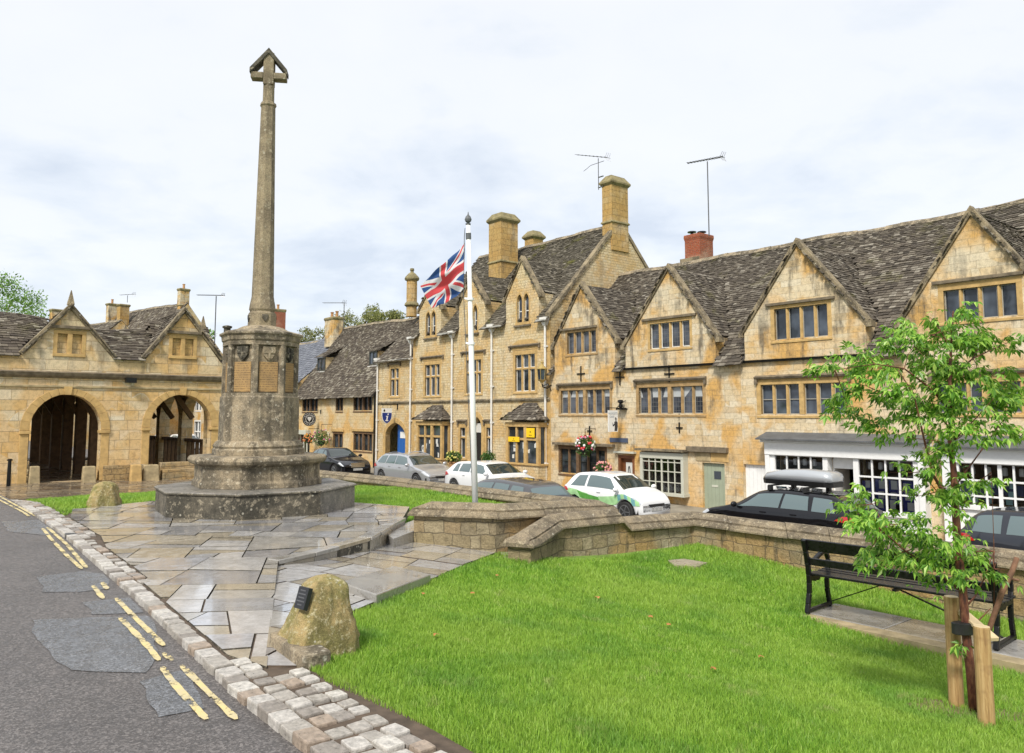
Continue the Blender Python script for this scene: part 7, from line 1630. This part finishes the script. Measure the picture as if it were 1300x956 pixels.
def band(d,s): q=t.math('MULTIPLY',d,s); return t.math('MULTIPLY',t.math('GREATER_THAN',q,-2.0),t.math('LESS_THAN',q,0.0))
m1=t.math('MULTIPLY',band(d1,sx),t.math('GREATER_THAN',t.math('MULTIPLY',X,Y),0)); sxn=t.math('MULTIPLY',sx,-1); m2=t.math('MULTIPLY',band(d2,sx),t.math('LESS_THAN',t.math('MULTIPLY',X,Y),0))
rd=t.math('MAXIMUM',m1,m2); c=t.mix(wd,(.03,.085,.25),(.72,.72,.74)); c=t.mix(rd,c,(.62,.07,.08)); c=t.mix(whx,c,(.72,.72,.74)); c=t.mix(redx,c,(.62,.07,.08))
tr=t.n('BsdfTranslucent',{'Color':c}); t.set(**{'Base Color':c,'Roughness':.8}); mx=t.n('MixShader',{0:.35,1:t.p.outputs[0],2:tr.outputs[0]}); t.l(mx.outputs[0],t.out.inputs[0])
fo=mb.build('flag',t.m,fr=WD,smooth=True,uv=fuv); tag(fo,'red, white and blue Union flag hanging in folds from the flagpole','flag')
# ================================================================ SIGNS AND PLANTERS
def usign(pxc,pyc,wc): u,z=fw(pxc,pyc,wc); return u,z
u,z=usign(392.6,532,22.2); rs=thing('hanging_sign','round black pub sign with white rings hanging on the cottage','sign',(u,22.2,z-.45))
def disc(mb,u0,u1,r0,r1,N=32):
    if r0<=0: mb.rings([[(x,22.2+r1*math.cos(2*PI*i/N),z+r1*math.sin(2*PI*i/N)) for i in range(N)] for x in(u0,u1)])
    else: mb.rings([[(x,22.2+r*math.cos(2*PI*i/N),z+r*math.sin(2*PI*i/N)) for i in range(N)] for x,r in((u0,r0),(u1,r0),(u1,r1),(u0,r1),(u0,r0))],cap=False)
mb=MB(); disc(mb,u-.03,u+.03,0,.45); bd=mb.build('sign_board',M['iron'],rs)
mb=MB(); disc(mb,u+.031,u+.036,.385,.40); disc(mb,u+.031,u+.036,.24,.27); 
mb.frustum([(u+.031,22.2+a,z+b) for a,b in((-.13,.14),(.13,.14),(.13,0),(0,-.17),(-.13,0))],[(u+.038,22.2+a*.95,z+b*.95) for a,b in((-.13,.14),(.13,.14),(.13,0),(0,-.17),(-.13,0))])
for k in range(18):
    a=2*PI*(k+.5)/18
    if abs(math.sin(a))<.25: continue
    mb.bar((u+.034,22.2+.30*math.cos(a),z+.30*math.sin(a)),(u+.034,22.2+.36*math.cos(a),z+.36*math.sin(a)),.025,.006,(1,0,0))
mb.build('ring_lettering',flat('sign_white',(.62,.62,.6),.5),bd)
mb=MB(); mb.bar((u,22.2-.1,z+.52),(u,FW-.005,z+.52),.03,.03); mb.box(u-.06,u+.06,FW-.03,FW-.004,z+.35,z+.6); mb.tube([(u,22.1,z+.44),(u,22.1,z+.52)],.012,5); mb.tube([(u,22.35,z+.44),(u,22.35,z+.52)],.012,5); mb.build('bracket',M['iron'],rs)
u,z=usign(491,528,22.3); W0=22.3; ss_=thing('hanging_sign','blue and white shield-shaped information sign above the arched doorway','sign',(u,W0,z-.45))
k=.31; sh=[(-k,.42),(k,.42),(k,.0),(k*.85,-.2),(k*.45,-.36),(0,-.43),(-k*.45,-.36),(-k*.85,-.2),(-k,0)]
f=lambda x,h,y:(x,W0+h,z+y)
mb=MB(); mb.frustum([f(u-.02,a,b) for a,b in sh],[f(u+.02,a,b) for a,b in sh]); bd=mb.build('sign_board',M['wframe'],ss_)
mb=MB(); lo=[(-k*.95,.17),(k*.95,.17),(k*.95,0),(k*.8,-.19),(k*.42,-.34),(0,-.41),(-k*.42,-.34),(-k*.8,-.19),(-k*.95,0)]; mb.frustum([f(u+.0205,a,b) for a,b in lo],[f(u+.024,a,b) for a,b in lo]); mb.build('blue_field',flat('sign_blue',(.008,.03,.20),.4),bd)
mb=MB(); P_=lambda pts:mb.frustum([f(u+.0245,a,b) for a,b in pts],[f(u+.03,a,b) for a,b in pts])
P_([(-.055,-.28),(.02,-.28),(.075,.0),(.0,.0)]); P_([(-.10,-.28),(-.056,-.28),(-.045,-.23),(-.09,-.23)]); P_([(.021,-.28),(.08,-.27),(.09,-.23),(.031,-.23)]); P_([(-.055,.0),(-.001,.0),(-.01,-.05),(-.06,-.05)]); P_([(.03,.05),(.10,.05),(.115,.13),(.045,.13)])
mb.build('letter',M['wframe'],bd); mb=MB(); P_([(-.22,.26),(-.16,.22),(-.12,.26),(-.13,.34),(-.17,.37),(-.21,.33)]); mb.build('emblem',M['iron'],bd)
mb=MB(); mb.bar((u,W0-.35,z+.62),(u,FW-.005,z+.62),.035,.035); mb.box(u-.03,u+.03,FW-.05,FW-.004,z+.35,z+.8); mb.tube([(u,W0-.25,z+.42),(u,W0-.25,z+.62)],.012,5); mb.tube([(u,W0+.25,z+.42),(u,W0+.25,z+.62)],.012,5); mb.build('bracket',M['iron'],ss_)
W0=22.25; u,z=usign(778,534.5,W0); hs=thing('hanging_sign','white rectangular cafe sign with a dark hatted figure on an iron bracket','sign',(u,W0,z-.45))
f=lambda x,h,y:(x,W0+h,z+y); hw,hh=.26,.41
mb=MB(); mb.box(u-.015,u+.015,W0-hw,W0+hw,z-hh,z+hh); bd=mb.build('sign_board',M['wframe'],hs)
mb=MB(); P_=lambda pts:mb.frustum([f(u+.0155,a,b) for a,b in pts],[f(u+.02,a,b) for a,b in pts])
P_([(.10,.07),(.20,.07),(.20,.09),(.18,.095),(.175,.14),(.125,.14),(.12,.095),(.10,.09)]); P_([(.12,.065),(.18,.065),(.175,.0),(.13,.0)]); P_([(.06,-.05),(.11,-.01),(.20,-.01),(.245,-.06),(.25,-.2),(.21,-.38),(.07,-.38),(.09,-.2)]); P_([(-.02,-.16),(.06,-.10),(.085,-.15),(.0,-.21)]); P_([(-.04,-.06),(-.02,-.06),(.0,-.2),(-.02,-.2)])
mb.build('painted_figure',flat('figure_dark',(.03,.03,.035),.6),bd)
def text(s,parent,org,size,mat,fr=ST_,yaw=PI/2):
    c=bpy.data.curves.new('lettering','FONT'); c.body=s; c.size=size; c.extrude=.002; c.align_x='CENTER'; c.materials.append(mat); tmp=bpy.data.objects.new('lettering_tmp',c); me=bpy.data.meshes.new_from_object(tmp); bpy.data.objects.remove(tmp); o=bpy.data.objects.new('lettering',me); COL.objects.link(o); o.parent=parent
    o0=ROOT[parent.name][1]; o.location=(org[0]-o0[0],org[1]-o0[1],org[2]-o0[2]); o.rotation_euler=(PI/2,0,yaw); return o
gm=flat('sign_grey_letters',(.30,.34,.38),.6); text('HUXLEYS',bd,(u+.018,W0,z+.25),.12,gm); text('CAFE',bd,(u+.018,W0-.06,z+.13),.11,gm)
mb=MB(); mb.bar((u,W0-.3,z+.5),(u,FW-.005,z+.5),.03,.03); mb.bar((u,W0+.2,z+.5),(u,FW-.02,z+.8),.02,.02); mb.tube([(u,W0-.2,z+.41),(u,W0-.2,z+.5)],.01,5); mb.tube([(u,W0+.2,z+.41),(u,W0+.2,z+.5)],.01,5); mb.build('bracket',M['iron'],hs)
# wall lantern
u,z=fw(688,475,22.45); ln=thing('wall_lantern','ornate gilded wall lantern between the two houses','lantern',(u,22.45,z-.4))
mb=MB(); mb.lathe((u,22.45,z-.38),[(.05,0),(.14,.1),(.19,.12),(.20,.14),(.06,.15)],6); mb.lathe((u,22.45,z+.2),[(.22,0),(.24,.03),(.16,.10),(.06,.2),(.04,.28),(.07,.30),(.02,.36)],8)
for k in range(6): a=2*PI*k/6; mb.tube([(u+.17*math.cos(a),22.45+.17*math.sin(a),z-.25),(u+.21*math.cos(a),22.45+.21*math.sin(a),z+.2)],.012,4)
gd=mb.build('lantern_frame',flat('gilded_metal',(.45,.33,.12),.4,metal=.3),ln); mb=MB(); mb.lathe((u,22.45,z-.24),[(.155,0),(.195,.43)],6); mb.build('panes',M['glass_sky'],gd)
mb=MB(); mb.tube([(u,22.45,z-.4),(u,22.5,z-.55),(u,22.75,z-.6),(u,22.99,z-.45)],.03,6); mb.tube([(u,22.5,z-.5),(u,22.8,z-.4),(u,22.98,z-.7)],.02,6); mb.build('bracket',M['iron'],ln)
def planter(name,label,px,py,w,r,rz,cols,n=500,seed=1,hang=None,pot=True,cat='planter',lm='leaf_pl'):
    u,z=fw(px,py,w); X,Y,Z_=ST_.W((u,w,z)); t_=thing(name,label,cat,(X,Y,Z_-rz-.2),WD)
    leaves('foliage',lm,[(X,Y,Z_,r,r,rz,n)],.11,t_,seed=seed,droop=.3)
    rr=random.Random(seed)
    for nm,c in cols.items():
        mb=MB()
        for i in range(22):
            a,b=rr.uniform(0,6.28),rr.uniform(-.5,1.2); p=(X+r*1.0*math.cos(a)*math.cos(b),Y+r*1.0*math.sin(a)*math.cos(b),Z_+rz*1.0*math.sin(b)); mb.ball(p,rr.uniform(.03,.06),6,4)
        mb.build('flowers',flat(nm,c,.5),t_,WD)
    mb=MB()
    if hang: mb.lathe((X,Y,Z_-rz*.9),[(.05,0),(.2,.1),(.26,.3)],10); mb.tube([(X,Y,Z_+rz*.6),(X,Y,Z_+rz+hang)],.012,4); Pw=ST_.W((u,FW-.01,Z_+rz+hang)); mb.tube([(X,Y,Z_+rz+hang),Pw],.015,4); 
    else: mb.lathe((X,Y,Z_-rz-.35),[(.16,0),(.22,.35),(.25,.37),(.25,.42),(.1,.42)],12)
    mb.build('basket' if hang else 'pot',M['trim'] if hang else M['terra'],t_,WD); return t_
planter('hanging_basket','round hanging basket of red, white and pink flowers over the mullioned ground floor window',743,566,22.4,.38,.42,{'red_petals':(.55,.02,.03),'white_petals':(.7,.7,.68),'pink_petals':(.55,.2,.3)},900,3,.25,cat='flower basket')
planter('flower_pot','pink and peach hydrangea showing above the small white car roof',765,594,21.6,.32,.22,{'peach_petals':(.62,.30,.22),'pink_petals_b':(.55,.22,.24)},260,5,cat='flower pot')
planter('flower_pot','potted green shrub left of the tall house doorway',576,580,22.2,.38,.3,{'yellow_petals':(.5,.45,.1)},700,6,cat='flower pot')
planter('flower_pot','potted green shrub right of the tall house doorway',620,581,22.0,.34,.28,{},700,7,cat='flower pot')
planter('hanging_basket','large green basket with pale flowers on the cottage front',408,556,22.3,.55,.55,{'pale_petals':(.6,.6,.4),'magenta_petals':(.5,.1,.25)},900,8,.3,cat='flower basket')
planter('hanging_basket','orange and russet flower basket under the round black sign',392,557,22.3,.35,.35,{'orange_petals':(.6,.2,.02),'russet_petals':(.35,.08,.03),'orange_petals_b':(.65,.3,.03)},200,9,.3,cat='flower basket')
# small brackets and lamp on the twin-gabled front
u,z=fw(790,513,22.9); mb=MB(); mb.lathe((u,22.8,z-.15),[(.03,0),(.09,.05),(.05,.18),(.12,.22),(.1,.3),(.03,.32)],8); mb.box(u-.2,u+.18,22.75,FW-.004,z-.22,z-.16); tag(mb.build('wall_ornament',M['iron']),'little black iron figure on a wall shelf above the cafe sign','ornament')
# ================================================================ CAMERA, SKY, LIGHT
cam=bpy.data.cameras.new('camera'); co=bpy.data.objects.new('camera',cam); COL.objects.link(co); sc.camera=co
co.location=(0,0,EYE); co.rotation_euler=(PI/2+TH,0,0); cam.sensor_width=36; cam.lens=36*F/1300; cam.shift_y=-44.5/1300; cam.clip_start=.05; cam.clip_end=3000
w=bpy.data.worlds.new('World'); sc.world=w; w.use_nodes=True; nt=w.node_tree; nt.nodes.clear()
def wn(t,ins={},**kw):
    n=nt.nodes.new('ShaderNode'+t)
    for k,v in kw.items(): setattr(n,k,v)
    for k,v in ins.items():
        if isinstance(v,bpy.types.NodeSocket): nt.links.new(v,n.inputs[k])
        else: n.inputs[k].default_value=v
    return n
SEL,SAZ=math.radians(48),math.radians(200)      # sun high behind the camera, a little to the left
sky=wn('TexSky'); sky.sky_type='NISHITA'; sky.sun_disc=False; sky.sun_elevation=SEL; sky.sun_rotation=SAZ
tc=wn('TexCoord').outputs['Generated']; sp=wn('SeparateXYZ',{0:tc})
# cloud deck: direction divided by height gives a flat layer seen in perspective
den=wn('Math',{0:sp.outputs[2],1:.22},operation='ADD').outputs[0]
den=wn('Math',{0:den,1:.12},operation='MAXIMUM').outputs[0]
cx=wn('Math',{0:sp.outputs[0],1:den},operation='DIVIDE').outputs[0]; cy=wn('Math',{0:sp.outputs[1],1:den},operation='DIVIDE').outputs[0]
cv=wn('CombineXYZ',{0:cx,1:cy,2:3.7}).outputs[0]
n1=wn('TexNoise',{'Vector':cv,'Scale':1.15,'Detail':7.0,'Roughness':.5,'Distortion':.35}).outputs['Fac']
n2=wn('TexNoise',{'Vector':cv,'Scale':3.1,'Detail':6.0,'Roughness':.55,'Distortion':.2}).outputs['Fac']
nn=wn('Math',{0:n1,1:n2},operation='ADD').outputs[0]; nn=wn('Math',{0:nn,1:.5},operation='MULTIPLY').outputs[0]
rp=wn('ValToRGB',{'Fac':nn}); cr=rp.color_ramp
cr.elements[0].position=.35; cr.elements[0].color=(.55,.60,.68,1)
cr.elements[1].position=.62; cr.elements[1].color=(.75,.765,.79,1)
e=cr.elements.new(.43); e.color=(.65,.69,.745,1); e=cr.elements.new(.51); e.color=(.73,.75,.78,1)
bs=wn('Background',{'Color':sky.outputs[0],'Strength':.10}); bc=wn('Background',{'Color':rp.outputs[0],'Strength':.46})
mx=wn('MixShader',{0:.93,1:bs.outputs[0],2:bc.outputs[0]}); out=wn('OutputWorld'); nt.links.new(mx.outputs[0],out.inputs[0])
sl=bpy.data.lights.new('sun','SUN'); sl.energy=1.5; sl.angle=math.radians(11); sl.color=(1,.95,.86); so=bpy.data.objects.new('sun',sl); COL.objects.link(so)
d=Vector((math.sin(SAZ)*math.cos(SEL),math.cos(SAZ)*math.cos(SEL),math.sin(SEL))); so.rotation_euler=d.to_track_quat('Z','Y').to_euler(); so.location=d*50
vs=sc.view_settings; sc.display_settings.display_device='sRGB'; vs.view_transform='Standard'; vs.look='None'; vs.gamma=1; vs.exposure=1.5; vs.use_curve_mapping=False
sc.cycles.use_denoising=True; sc.cycles.max_bounces=6; sc.cycles.transparent_max_bounces=12
